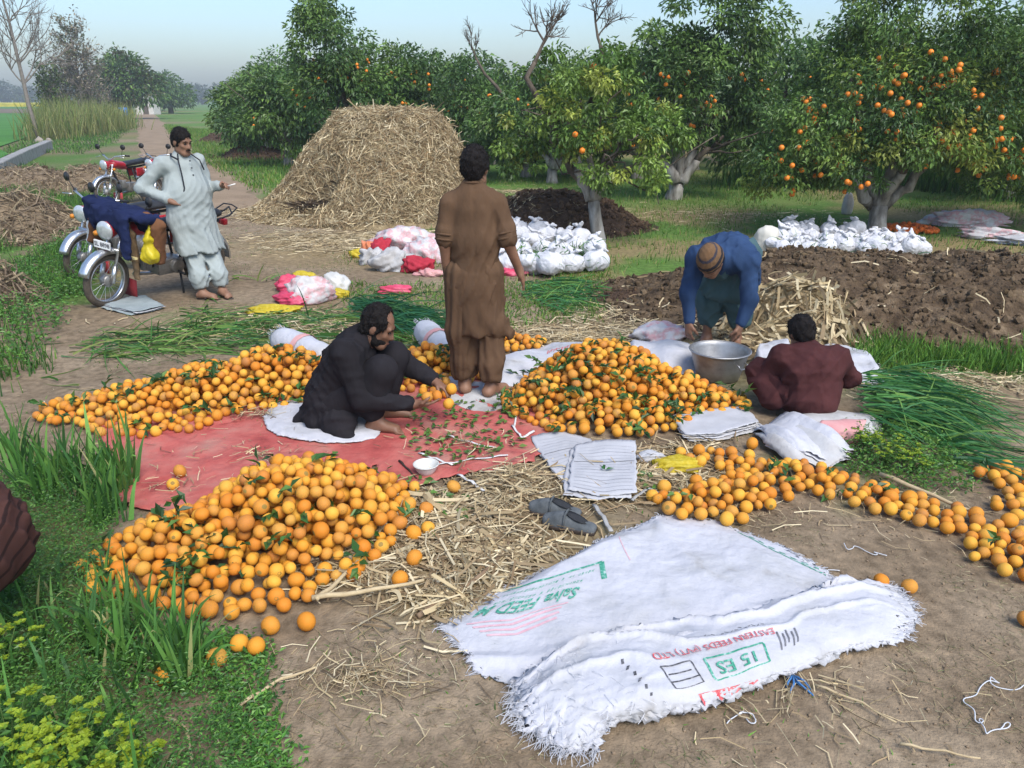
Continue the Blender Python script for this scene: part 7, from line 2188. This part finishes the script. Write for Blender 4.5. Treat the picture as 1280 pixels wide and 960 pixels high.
    for sg in (-1, 1):
        fm.tube([(.38, sg * .06, .32), (0, sg * .085, R)], .016, 8); fm.tube([(.45, sg * .06, .70), (.36, sg * .07, .34)], .014, 8); fm.tube([(-.2, sg * .07, .76), (-.34, sg * .07, .80), (-.36, 0, .86)], .010, 8)
    fm.build('frame', m_black, t)
    for sg in (-1, 1):
        sk = MB(); sk.tube([(0, sg * .115, R), (.06, sg * .115, .50), (.09, sg * .115, .68)], [.02, .026, .022], 10); sk.build('shock_absorber', m_chrome, t)
        cv = MB(); cv.box((.24, sg * .10, .60), (.26, .025, .16)); cv.build('side_cover', tank_mat or m_redp, t, bevel=.012)
        fg = MB(); fg.tube([(.46, sg * .08, .28), (.47, sg * .26, .275)], .014, 8); fg.build('footrest', m_black, t)
    en = MB(); en.box((.52, 0, .33), (.30, .20, .16)); en.lathe([(.0, -.06), (.075, -.055), (.085, 0), (.075, .055), (.0, .06)], c=(.46, .09, .33), n=18, axis='y')
    for k in range(6): en.box((.74 + .018 * k, 0, .40), (.009, .15, .15))
    en.build('engine', m_alloy, t, bevel=.01)
    ex = MB(); ex.tube([(.80, -.04, .36), (.82, -.12, .24), (.60, -.14, .20), (.30, -.15, .22), (-.25, -.16, .28)], [.016, .018, .018, .035, .04], 10); ex.build('exhaust', m_chrome, t)
    rm = MB(); pr = []; n = 14
    for k in range(n):
        a = math.radians(35 + 150 * k / (n - 1))
        for dy, dr in ((-.065, -.02), (-.05, .012), (0, .02), (.05, .012), (.065, -.02)): pr.append((-(-(R + .04 + dr) * math.cos(a)), dy, R + (R + .04 + dr) * math.sin(a)))
    rm.add(pr, [[i * 5 + j, i * 5 + j + 1, (i + 1) * 5 + j + 1, (i + 1) * 5 + j] for i in range(n - 1) for j in range(4)])
    o = rm.build('rear_mudguard', m_chrome, t); sm = o.modifiers.new('t', 'SOLIDIFY'); sm.thickness = .003
    tl = MB(); tl.box((-.27, 0, .70), (.06, .10, .07)); tl.build('tail_light', m_redp, t, bevel=.01)
    cr = MB()
    for sg in (-1, 1): cr.tube([(-.05, sg * .13, .78), (-.25, sg * .13, .80), (-.38, sg * .11, .87)], .008, 6)
    cr.tube([(-.38, -.11, .87), (-.40, 0, .88), (-.38, .11, .87)], .008, 6); cr.build('carrier', m_black, t)
    st_ = MB(); st_.tube([(.40, .08, .28), (.46, .22, .0)], .012, 8); st_.build('side_stand', m_black, t)
    fl = MB(); fl.box((fx - .28, 0, .15), (.006, .20, .20)); fl.build('mud_flap', mat('red_rubber', [(.28, .02, .03), (.35, .05, .05)], scale=12, rough=.7), t)
    return t
def thing_part(name, parent):
    me = bpy.data.meshes.new(name); o = bpy.data.objects.new(name, me); COL.objects.link(o); o.parent = parent; return o
def finish(mb, o, material):
    me = make_mesh(o.name, np.concatenate(mb.v), mb.f, material); o.data = me
hd = unit([-.50, -.87])
B1F = P(134, 382)[:2]
LEAN = -.17
BIKE1 = motorcycle('red motorcycle with jackets and a yellow bag over its handlebar', B1F, hd, .18)
BIKE1.rotation_euler[0] = LEAN
B2F = P(104, 349)[:2]
motorcycle('red motorcycle parked close behind the one carrying jackets', B2F, unit([-.5, -.87]), .25, plate=False).rotation_euler[0] = LEAN
B3F = A(-7.95, 15.5)
motorcycle('red motorcycle farther up the lane next to the brown soil heap', B3F, unit([-.15, -.99]), -.3, plate=False)
motorcycle('red motorcycle farther up the lane nearest to the grass side of the man in grey', B3F + A(.75, .35), unit([.05, -1]), -.45, plate=False)

# clothes and bags hung on the first motorcycle (given in its own frame: +X forward, front axle at 1.23)
b1rz = BIKE1.rotation_euler[2]
def b1(p):
    p = (p[0], p[1] * math.cos(LEAN) - p[2] * math.sin(LEAN), p[1] * math.sin(LEAN) + p[2] * math.cos(LEAN))
    c, s = math.cos(b1rz), math.sin(b1rz); return A(BIKE1.location[0] + p[0] * c - p[1] * s, BIKE1.location[1] + p[0] * s + p[1] * c, BIKE1.location[2] + p[2])
def hung(name, label, prims, material, seed, amp=.012, cat='jacket', h=.014, parts=()):
    S = SDF(h)
    for a, b, ra, rb, fl in prims:
        S.cap(b1(a), b1(b), ra, rb, k=.035, flat=(None if fl is None else (b1(fl[0]) - b1((0, 0, 0)), fl[1])))
    V, Q = S.mesh(disp=lambda p: wrinkles(seed, amp, 24, 3)(p) + wrinkles(seed + 5, amp * .5, 60, 3)(p))
    c = V.mean(0); t = thing(name, label, cat, (c[0], c[1], V[:, 2].min()))
    at0(part('cloth', V, Q, material, t), t)
    return t
m_navy = fabric('navy_cloth', (.012, .018, .055), var=.25)
m_bcloth = fabric('brown_wool', (.13, .06, .03), var=.25)
m_check = fabric('checked_shawl', (.17, .115, .065), var=.35)
X1, Y1, Z1 = (1, 0, 0), (0, 1, 0), (0, 0, 1)
jn = hung('draped_jacket', 'navy blue jacket draped over the handlebar of the front motorcycle', [((1.02, -.44, .985), (1.02, .42, .985), .05, .05, (X1, 1.9)), ((1.15, -.24, .90), (1.15, .20, .92), .028, .028, (Z1, 3.4)), ((1.10, -.42, .88), (1.10, -.30, .88), .028, .028, (Z1, 4.0)), ((1.14, .22, .96), (1.16, .27, .60), .042, .036, (Y1, 1.9)), ((.90, -.34, .90), (.90, .42, .90), .028, .028, (Z1, 3.6)), ((.86, .0, .96), (1.0, .30, .985), .05, .05, (X1, 1.8))], m_navy, 3, .014)
c = b1((1.12, .31, .585)); mb = MB(); mb.box((c[0], c[1], c[2]), (.13, .03, .02), R=Matrix.Rotation(b1rz + 1.4, 3, 'Z')); at0(mb.build('cuff', mat('cream_piping', [(.5, .42, .2)], rough=.8), jn, smooth=False), jn)
hung('draped_cloth', 'brown woollen cloth hanging down one side of the front motorcycle', [((1.02, -.36, .90), (1.04, -.40, .58), .05, .045, (X1, 1.8)), ((1.02, -.32, .93), (1.0, -.36, .70), .05, .05, (X1, 1.5))], m_bcloth, 13)
hung('draped_cloth', 'brown cloth rolled over the grip beside the yellow bag', [((.98, .34, 1.0), (.90, .48, .93), .05, .04, None), ((.92, .45, .90), (.92, .46, .55), .05, .03, (X1, 2.0))], m_bcloth, 15)
hung('draped_shawl', 'tan checked shawl hanging in front of the engine of the front motorcycle', [((1.06, .10, .88), (1.02, .14, .55), .05, .055, (Y1, 1.9)), ((1.04, .20, .80), (1.02, .22, .33), .03, .025, (Y1, 1.5))], m_check, 17)
t = hung('yellow_bag', 'knotted yellow plastic bag hanging from the motorcycle grip', [((1.02, .42, .84), (1.02, .43, .79), .03, .052, None), ((1.02, .43, .68), (1.02, .45, .63), .07, .078, None), ((1.02, .40, .66), (1.03, .40, .62), .06, .06, None), ((1.02, .43, .86), (1.0, .42, .94), .010, .010, None)], mat('yellow_plastic', [(.55, .42, .01), (.66, .54, .03)], scale=9, rough=.35, translucent=.2), 19, .022, 'bag')
t = hung('white_bag', 'crumpled white plastic bag hanging on the far side of the front motorcycle', [((.95, -.50, .88), (.95, -.52, .55), .06, .085, (X1, 1.3))], mat('white_plastic_bag', [(.55, .56, .57), (.68, .69, .70)], scale=9, rough=.35, translucent=.25), 23, .02, 'bag')
# things far up the lane
q = P(156, 151)
t = thing('blue_drum', 'blue plastic drum standing at the edge of the lane in the distance', 'drum', (q[0], q[1], .02))
mb = MB(); mb.lathe([(0, 0), (.42, 0), (.45, .04), (.45, .38), (.47, .42), (.45, .46), (.45, .80), (.47, .84), (.45, .88), (.45, 1.2), (.42, 1.25), (0, 1.25)], n=20); mb.build('drum_body', mat('blue_plastic', [(.02, .14, .45), (.03, .2, .55)], scale=4, rough=.5), t)
mb = MB(); mb.lathe([(0, 1.25), (.12, 1.25), (.12, 1.3), (0, 1.3)], n=12); mb.build('lid', m_plate, t)
q = P(186, 143)
t = thing('white_hut', 'tiny whitewashed hut among trees at the end of the lane', 'hut', (q[0], q[1], 0))
mb = MB(); mb.box((0, 0, 1.3), (2.6, 2.4, 2.6)); mb.build('wall', mat('lime_wash', [(.5, .47, .42), (.62, .6, .55)], scale=2, rough=.9), t, smooth=False)
mb = MB(); mb.box((0, 0, 2.7), (3.0, 2.8, .18)); mb.build('roof', m_soilh, t, smooth=False)
mb = MB(); mb.box((.2, -1.21, .95), (.8, .04, 1.9)); mb.build('door', m_bark, t, smooth=False)
# concrete water channel
m_conc = mat('weathered_concrete', [(.17, .165, .155), (.27, .265, .25), (.34, .33, .31)], scale=5, rough=.9, bump=.6, bscale=25, bdist=.02)
t = thing('concrete_channel', 'low grey concrete irrigation channel wall on the left bank', 'channel', (0, 0, 0))
pts = [P(-70, 250)[:2], P(0, 220)[:2], P(35, 200)[:2], P(62, 187)[:2]]
for i in range(3):
    a, b = pts[i], pts[i + 1]; d = b - a; L_ = np.linalg.norm(d); d = d / L_; nrm = A(-d[1], d[0])
    mb = MB(); cm = (a + b) / 2; mb.box((cm[0], cm[1], .10), (L_ - .04, .30, .56), R=[[d[0], -d[1], 0], [d[1], d[0], 0], [0, 0, 1]]); mb.build('wall_segment', m_conc, t, smooth=False, bevel=.03)
for i, (u, v, s) in enumerate([(50, 180, .2), (62, 179, .16), (30, 197, .16)]):
    q = P(u, v); crumple('boulder', ['pale block of rubble on the end of the concrete channel', 'smaller pale stone beside the rubble block at the channel end', 'stone lying on the concrete channel'][i], q, (s, s * .8, s), mat('pale_stone', [(.24, .21, .17), (.33, .29, .24)], scale=5, rough=.9), 300 + i, amp=.2, cat='stone', sub=ICO2)
# ================================================================ weeds, onion leaves and cut fodder
def rosette(name, label, cat, pts, per, lmin, lmax, w, cols, lean, droop, nseg=5, spread=.03, z0=0.0):
    n = len(pts) * per
    b = np.repeat(np.asarray(pts)[:, :2], per, 0) + RNG.normal(size=(n, 2)) * spread
    base = np.concatenate([b, gh(b[:, 0], b[:, 1])[:, None] + z0], 1)
    d = rand_dir(n, 1.0); d[:, :2] *= lean * RNG.uniform(.1, 1.3, n)[:, None]; d[:, 2] = 1
    side = np.cross(d, np.array([0, 0, 1.0])) + RNG.normal(size=(n, 3)) * .25
    L = RNG.uniform(lmin, lmax, n)
    V, Q, t, sid = strips(base, d, L, RNG.uniform(.6, 1.3, n) * w, side=side, droop=droop * RNG.uniform(.3, 1.6, n), nseg=nseg)
    V[:, 2] = np.maximum(V[:, 2], gh(V[:, 0], V[:, 1]) + .004)
    c = pal(n, cols)[sid]
    dry = (RNG.uniform(0, 1, n) < .05)[sid]; c[dry] = c[dry] * .3 + np.array([.4, .36, .16]) * .8
    return tag(part(name, V, Q, m_blade, col=c), label, cat, kind='stuff')
TALL = [(.06, .165, .033), (.085, .215, .042), (.115, .25, .05), (.048, .13, .036)]
# tall broad-bladed grass in the left foreground, one tuft per thing that can be told apart
rosette('tall_grass', 'broad bladed tall green grass between the striped shirt and the front orange heap', 'grass',
        np.concatenate([scatter_px([(60, 585), (150, 575), (165, 615), (150, 660), (90, 665), (60, 640)], 34), scatter_px([(0, 560), (60, 580), (60, 640), (0, 600)], 12)]), 7, .28, .56, .024, TALL, .45, .38)
rosette('tall_grass', 'broad bladed grass leaning over the lower edge of the front orange heap', 'grass',
        np.concatenate([scatter_px([(120, 760), (200, 770), (240, 800), (260, 850), (160, 850), (110, 800)], 26), scatter_px([(205, 830), (260, 840), (250, 870), (205, 860)], 7)]), 6, .22, .46, .024, TALL, .55, .42)
rosette('tall_grass', 'dense dark grass in the near left corner behind the yellow green spurge', 'grass',
        scatter_px([(-60, 760), (100, 700), (190, 800), (220, 1000), (60, 1080), (-120, 1000)], 60), 6, .18, .40, .018, TALL, .6, .45)
# feathery low weeds under it
def low_weeds(name, label, poly, n, cols, h=(.03, .16), s=.022, thr=None):
    q = scatter_px(poly, n)
    if thr is not None: q = nfilter(q, thr, 1.6, 77); n = len(q)
    k = 5
    base = np.repeat(q, k, 0); m = n * k
    hh = np.repeat(RNG.uniform(*h, n), k) * RNG.uniform(.3, 1.0, m)
    b = base + RNG.normal(size=(m, 2)) * .025
    cen = np.concatenate([b, (gh(b[:, 0], b[:, 1]) + hh)[:, None]], 1)
    ax = rand_dir(m, .4)
    V, F = leaves(cen, ax, s * RNG.uniform(.7, 1.6, m), s * .55, RNG)
    return tag(part(name, V, F, m_leaf, smooth=False, col=np.repeat(pal(m, cols), 4, 0)), label, 'weeds', kind='stuff')
WE = [(.06, .165, .028), (.09, .22, .036), (.125, .265, .045), (.048, .13, .03)]
low_weeds('low_weeds', 'feathery low green weeds carpeting the left foreground', [(-120, 640), (0, 600), (90, 590), (150, 640), (130, 700), (130, 770), (230, 800), (290, 860), (320, 960), (310, 1100), (-120, 1100)], 8000, WE + DGREENS[1:], s=.0135)
low_weeds('low_weeds', 'thin low weeds at the rim of the foreground soil', [(220, 780), (330, 800), (340, 900), (400, 1000), (250, 1000), (280, 880)], 500, WE, h=(.005, .04), thr=0)
low_weeds('low_weeds', 'green weeds along the far side of the right hand row of oranges', [(1055, 545), (1110, 530), (1180, 560), (1220, 620), (1130, 615), (1060, 595)], 700, WE + LGREENS[:2], h=(.02, .14))
low_weeds('low_weeds', 'weeds creeping through the verge grass on the bank', [(-40, 380), (100, 300), (160, 250), (110, 380), (40, 470), (-60, 500)], 1500, WE, h=(.03, .2), s=.035)

# spurge plants with yellow green heads
m_spurge = mat('spurge_bract', [(.9, .9, .9), (1.1, 1.1, 1.1)], scale=9, rough=.6, attr='col', translucent=.3)
m_stem = mat('green_stem', [(.06, .12, .03), (.10, .16, .04)], scale=9, rough=.7)
def spurge(label, p, h, n, seed, spread=.12, size=.026):
    r = np.random.default_rng(seed)
    t = thing('spurge_plant', label, 'plant', (p[0], p[1], gh(p[0], p[1])), group='spurge plants')
    st = MB(); C = []; Ax = []; K = []; LC = []; LA = []
    for i in range(n):
        a = r.uniform(0, 2 * math.pi); rr = spread * math.sqrt(r.uniform(0, 1))
        top = A(rr * math.cos(a), rr * math.sin(a), h * r.uniform(.7, 1.05))
        mid = A(top[0] * .4, top[1] * .4, top[2] * .55)
        st.tube([A(0, 0, 0) + r.normal(size=3) * [.01, .01, 0], mid, top], [.004, .003, .002], 5, caps=False)
        for j in range(3):
            c = top + A(*(r.normal(size=2) * .016), r.uniform(-.006, .012))
            for q in range(7):
                b = 2 * math.pi * q / 7 + r.uniform(0, 1)
                C.append(c); Ax.append(A(math.cos(b), math.sin(b), .35)); K.append(A(.27, .36, .025) * r.uniform(.75, 1.15) if r.uniform() < .8 else A(.16, .28, .03))
        for j in range(5):
            f = r.uniform(.3, .9); b = r.uniform(0, 6.28)
            LC.append(mid * (1 - f) + top * f); LA.append(A(math.cos(b), math.sin(b), .1))
    st.build('stem', m_stem, t)
    C, Ax, K = np.array(C), np.array(Ax), np.array(K)
    V, F = leaves(C, Ax, size * .62, size * .55, r, fold=.1); part('flower_heads', V, F, m_spurge, t, smooth=False, col=np.repeat(K, 4, 0))['kind'] = 'stuff'
    V, F = leaves(np.array(LC), np.array(LA), .034, .016, r); part('leaves', V, F, m_leaf, t, smooth=False, col=np.repeat(pal(len(LC), WE), 4, 0))
    return t
for i, (u, v, h, n, sp, lb) in enumerate([(95, 985, .22, 26, .16, 'yellow green spurge in full flower in the near left corner'), (20, 960, .26, 18, .14, 'yellow green spurge at the frame edge beside the one in full flower'), (150, 985, .14, 12, .09, 'shorter yellow green spurge beside the forked dry stalk'),
                                    (185, 965, .07, 7, .05, 'single low spurge head in the foreground weeds'), (10, 850, .20, 10, .12, 'spurge under the hem of the striped shirt'), (60, 1010, .20, 16, .12, 'spurge at the bottom edge behind the flowering one'),
                                    (1108, 585, .17, 14, .14, 'yellow green weed beside the green onion leaves'), (1140, 590, .14, 12, .12, 'yellow green weed above the pale maize stalk'), (1085, 565, .12, 10, .10, 'yellow green weed close to the seat of the man in maroon')]):
    spurge(lb, P(u, v), h, n, 400 + i, sp, .030 if v > 700 else .026)

# heap of onion leaves on the right
def swath(name, label, start, direc, n, lmin, lmax, w, cols, hz, cat='leaves', dspread=.35, droop=.5, up=.25):
    """leaves lying in a heap: start poly px, main direction"""
    q = scatter_px(start, n)
    d = np.tile(unit(direc), (n, 1)) + RNG.normal(size=(n, 3)) * [dspread, dspread, .12]; d[:, 2] += up * RNG.uniform(.2, 1, n)
    base = np.concatenate([q, (gh(q[:, 0], q[:, 1]) + RNG.uniform(.01, hz, n))[:, None]], 1)
    V, Q, t, sid = strips(base, d, RNG.uniform(lmin, lmax, n), RNG.uniform(.6, 1.3, n) * w, droop=droop * RNG.uniform(.4, 1.3, n), nseg=6, kink=.03)
    V[:, 2] = np.maximum(V[:, 2], gh(V[:, 0], V[:, 1]) + .004 + .01 * RNG.uniform(0, 1, len(V)))
    return tag(part(name, V, Q, m_blade, col=pal(n, cols)[sid]), label, cat, kind='stuff')
ON = [(.045, .16, .05), (.06, .20, .055), (.085, .24, .06), (.035, .125, .05), (.15, .28, .06)]
swath('onion_leaves', 'heap of long green onion leaves spilling right from the man in maroon', [(1065, 495), (1110, 485), (1150, 500), (1170, 540), (1120, 550), (1075, 540)], (.75, -.35, 0), 620, .35, .75, .012, ON, .22, dspread=.4)
swath('onion_leaves', 'stray onion leaves trailing over the right hand row of oranges', [(1150, 540), (1200, 560), (1230, 590), (1180, 590)], (.85, -.3, 0), 60, .3, .7, .016, ON, .08, dspread=.35)
FOD = [(.05, .15, .03), (.08, .20, .04), (.13, .24, .05), (.035, .11, .035), (.22, .27, .08)]
swath('cut_fodder', 'freshly cut green fodder stalks strewn across the clearing behind the long orange heap', [(60, 450), (120, 420), (260, 405), (420, 400), (430, 430), (300, 440), (150, 450)], (.9, .25, 0), 520, .3, .8, .013, FOD, .05, dspread=.7, up=.08)
swath('cut_fodder', 'loose cut green blades beside the litter of coloured bags', [(220, 385), (300, 395), (430, 385), (470, 400), (360, 420), (230, 415)], (.9, -.1, 0), 280, .2, .6, .013, FOD, .04, dspread=.9, up=.05)
swath('green_stalks', 'swath of dark green onion stalks behind the head of the squatting man', [(430, 378), (470, 378), (520, 395), (545, 415), (500, 420), (440, 400)], (.8, -.5, 0), 520, .35, .8, .013, [(.02, .10, .045), (.03, .13, .05), (.06, .17, .05)], .10, dspread=.3)
swath('green_stalks', 'yellowing cut stalks between the squatting man and the green swath', [(430, 400), (520, 415), (545, 440), (450, 430)], (.8, -.4, 0), 200, .25, .6, .012, LGREENS + FOD, .04, dspread=.4)
swath('green_stalks', 'dark green leaves lying in front of the white tied bundles', [(650, 355), (720, 350), (760, 372), (690, 392), (650, 375)], (.8, -.35, 0), 420, .2, .5, .013, ON, .05, dspread=.5)
swath('bundle_greens', 'green onion tops poking out between the white tied bundles near the brown man', [(640, 325), (740, 320), (755, 345), (650, 348)], (.1, -.6, .7), 260, .12, .35, .014, ON, .22, dspread=.6)
swath('bundle_greens', 'green onion tops poking out of the bundles under the fruit laden tree', [(975, 310), (1150, 312), (1160, 322), (975, 326)], (.1, -.6, .7), 200, .10, .30, .014, ON, .2, dspread=.6)
for i, (px, lb) in enumerate([([(245, 355), (262, 372), (258, 392)], 'lone green stalk lying on the lane before the man in grey'), ([(290, 345), (325, 352), (355, 345)], 'bent green stalk lying across the lane'), ([(230, 470), (180, 500), (60, 472)], 'long green blade beside the long orange heap')]):
    pts = resample(np.array([P(u, v, .02) for u, v in px]), 14)
    d = np.gradient(pts, axis=0); n = 9; idx = RNG.integers(0, 13, n)
    V, Q, t_, sid = strips(pts[idx], d[idx] + RNG.normal(size=(n, 3)) * .05 * [1, 1, .6] + [0, 0, .02], RNG.uniform(.2, .45, n), .02, droop=.4, nseg=5)
    V[:, 2] = np.maximum(V[:, 2], gh(V[:, 0], V[:, 1]) + .004)
    tag(part('green_stalk', V, Q, m_blade, col=pal(n, FOD)[sid]), lb, 'stalk', kind='stuff')
# ================================================================ thin haze over the fields
hz = bpy.data.materials.new('thin_haze'); hz.use_nodes = True
hn = hz.node_tree; hn.nodes.remove(hn.nodes['Principled BSDF'])
pv = hn.nodes.new('ShaderNodeVolumePrincipled')
pv.inputs['Color'].default_value = (.90, .95, .97, 1); pv.inputs['Density'].default_value = .0012; pv.inputs['Anisotropy'].default_value = .2
hn.links.new(pv.outputs[0], hn.nodes['Material Output'].inputs['Volume'])
mb = MB(); mb.box((-80, 200, 8.0), (620, 560, 18.2))
o = mb.build('haze', hz, smooth=False); o['kind'] = 'stuff'; tag(o, 'thin pale haze hanging over the fields and orchard', 'haze')
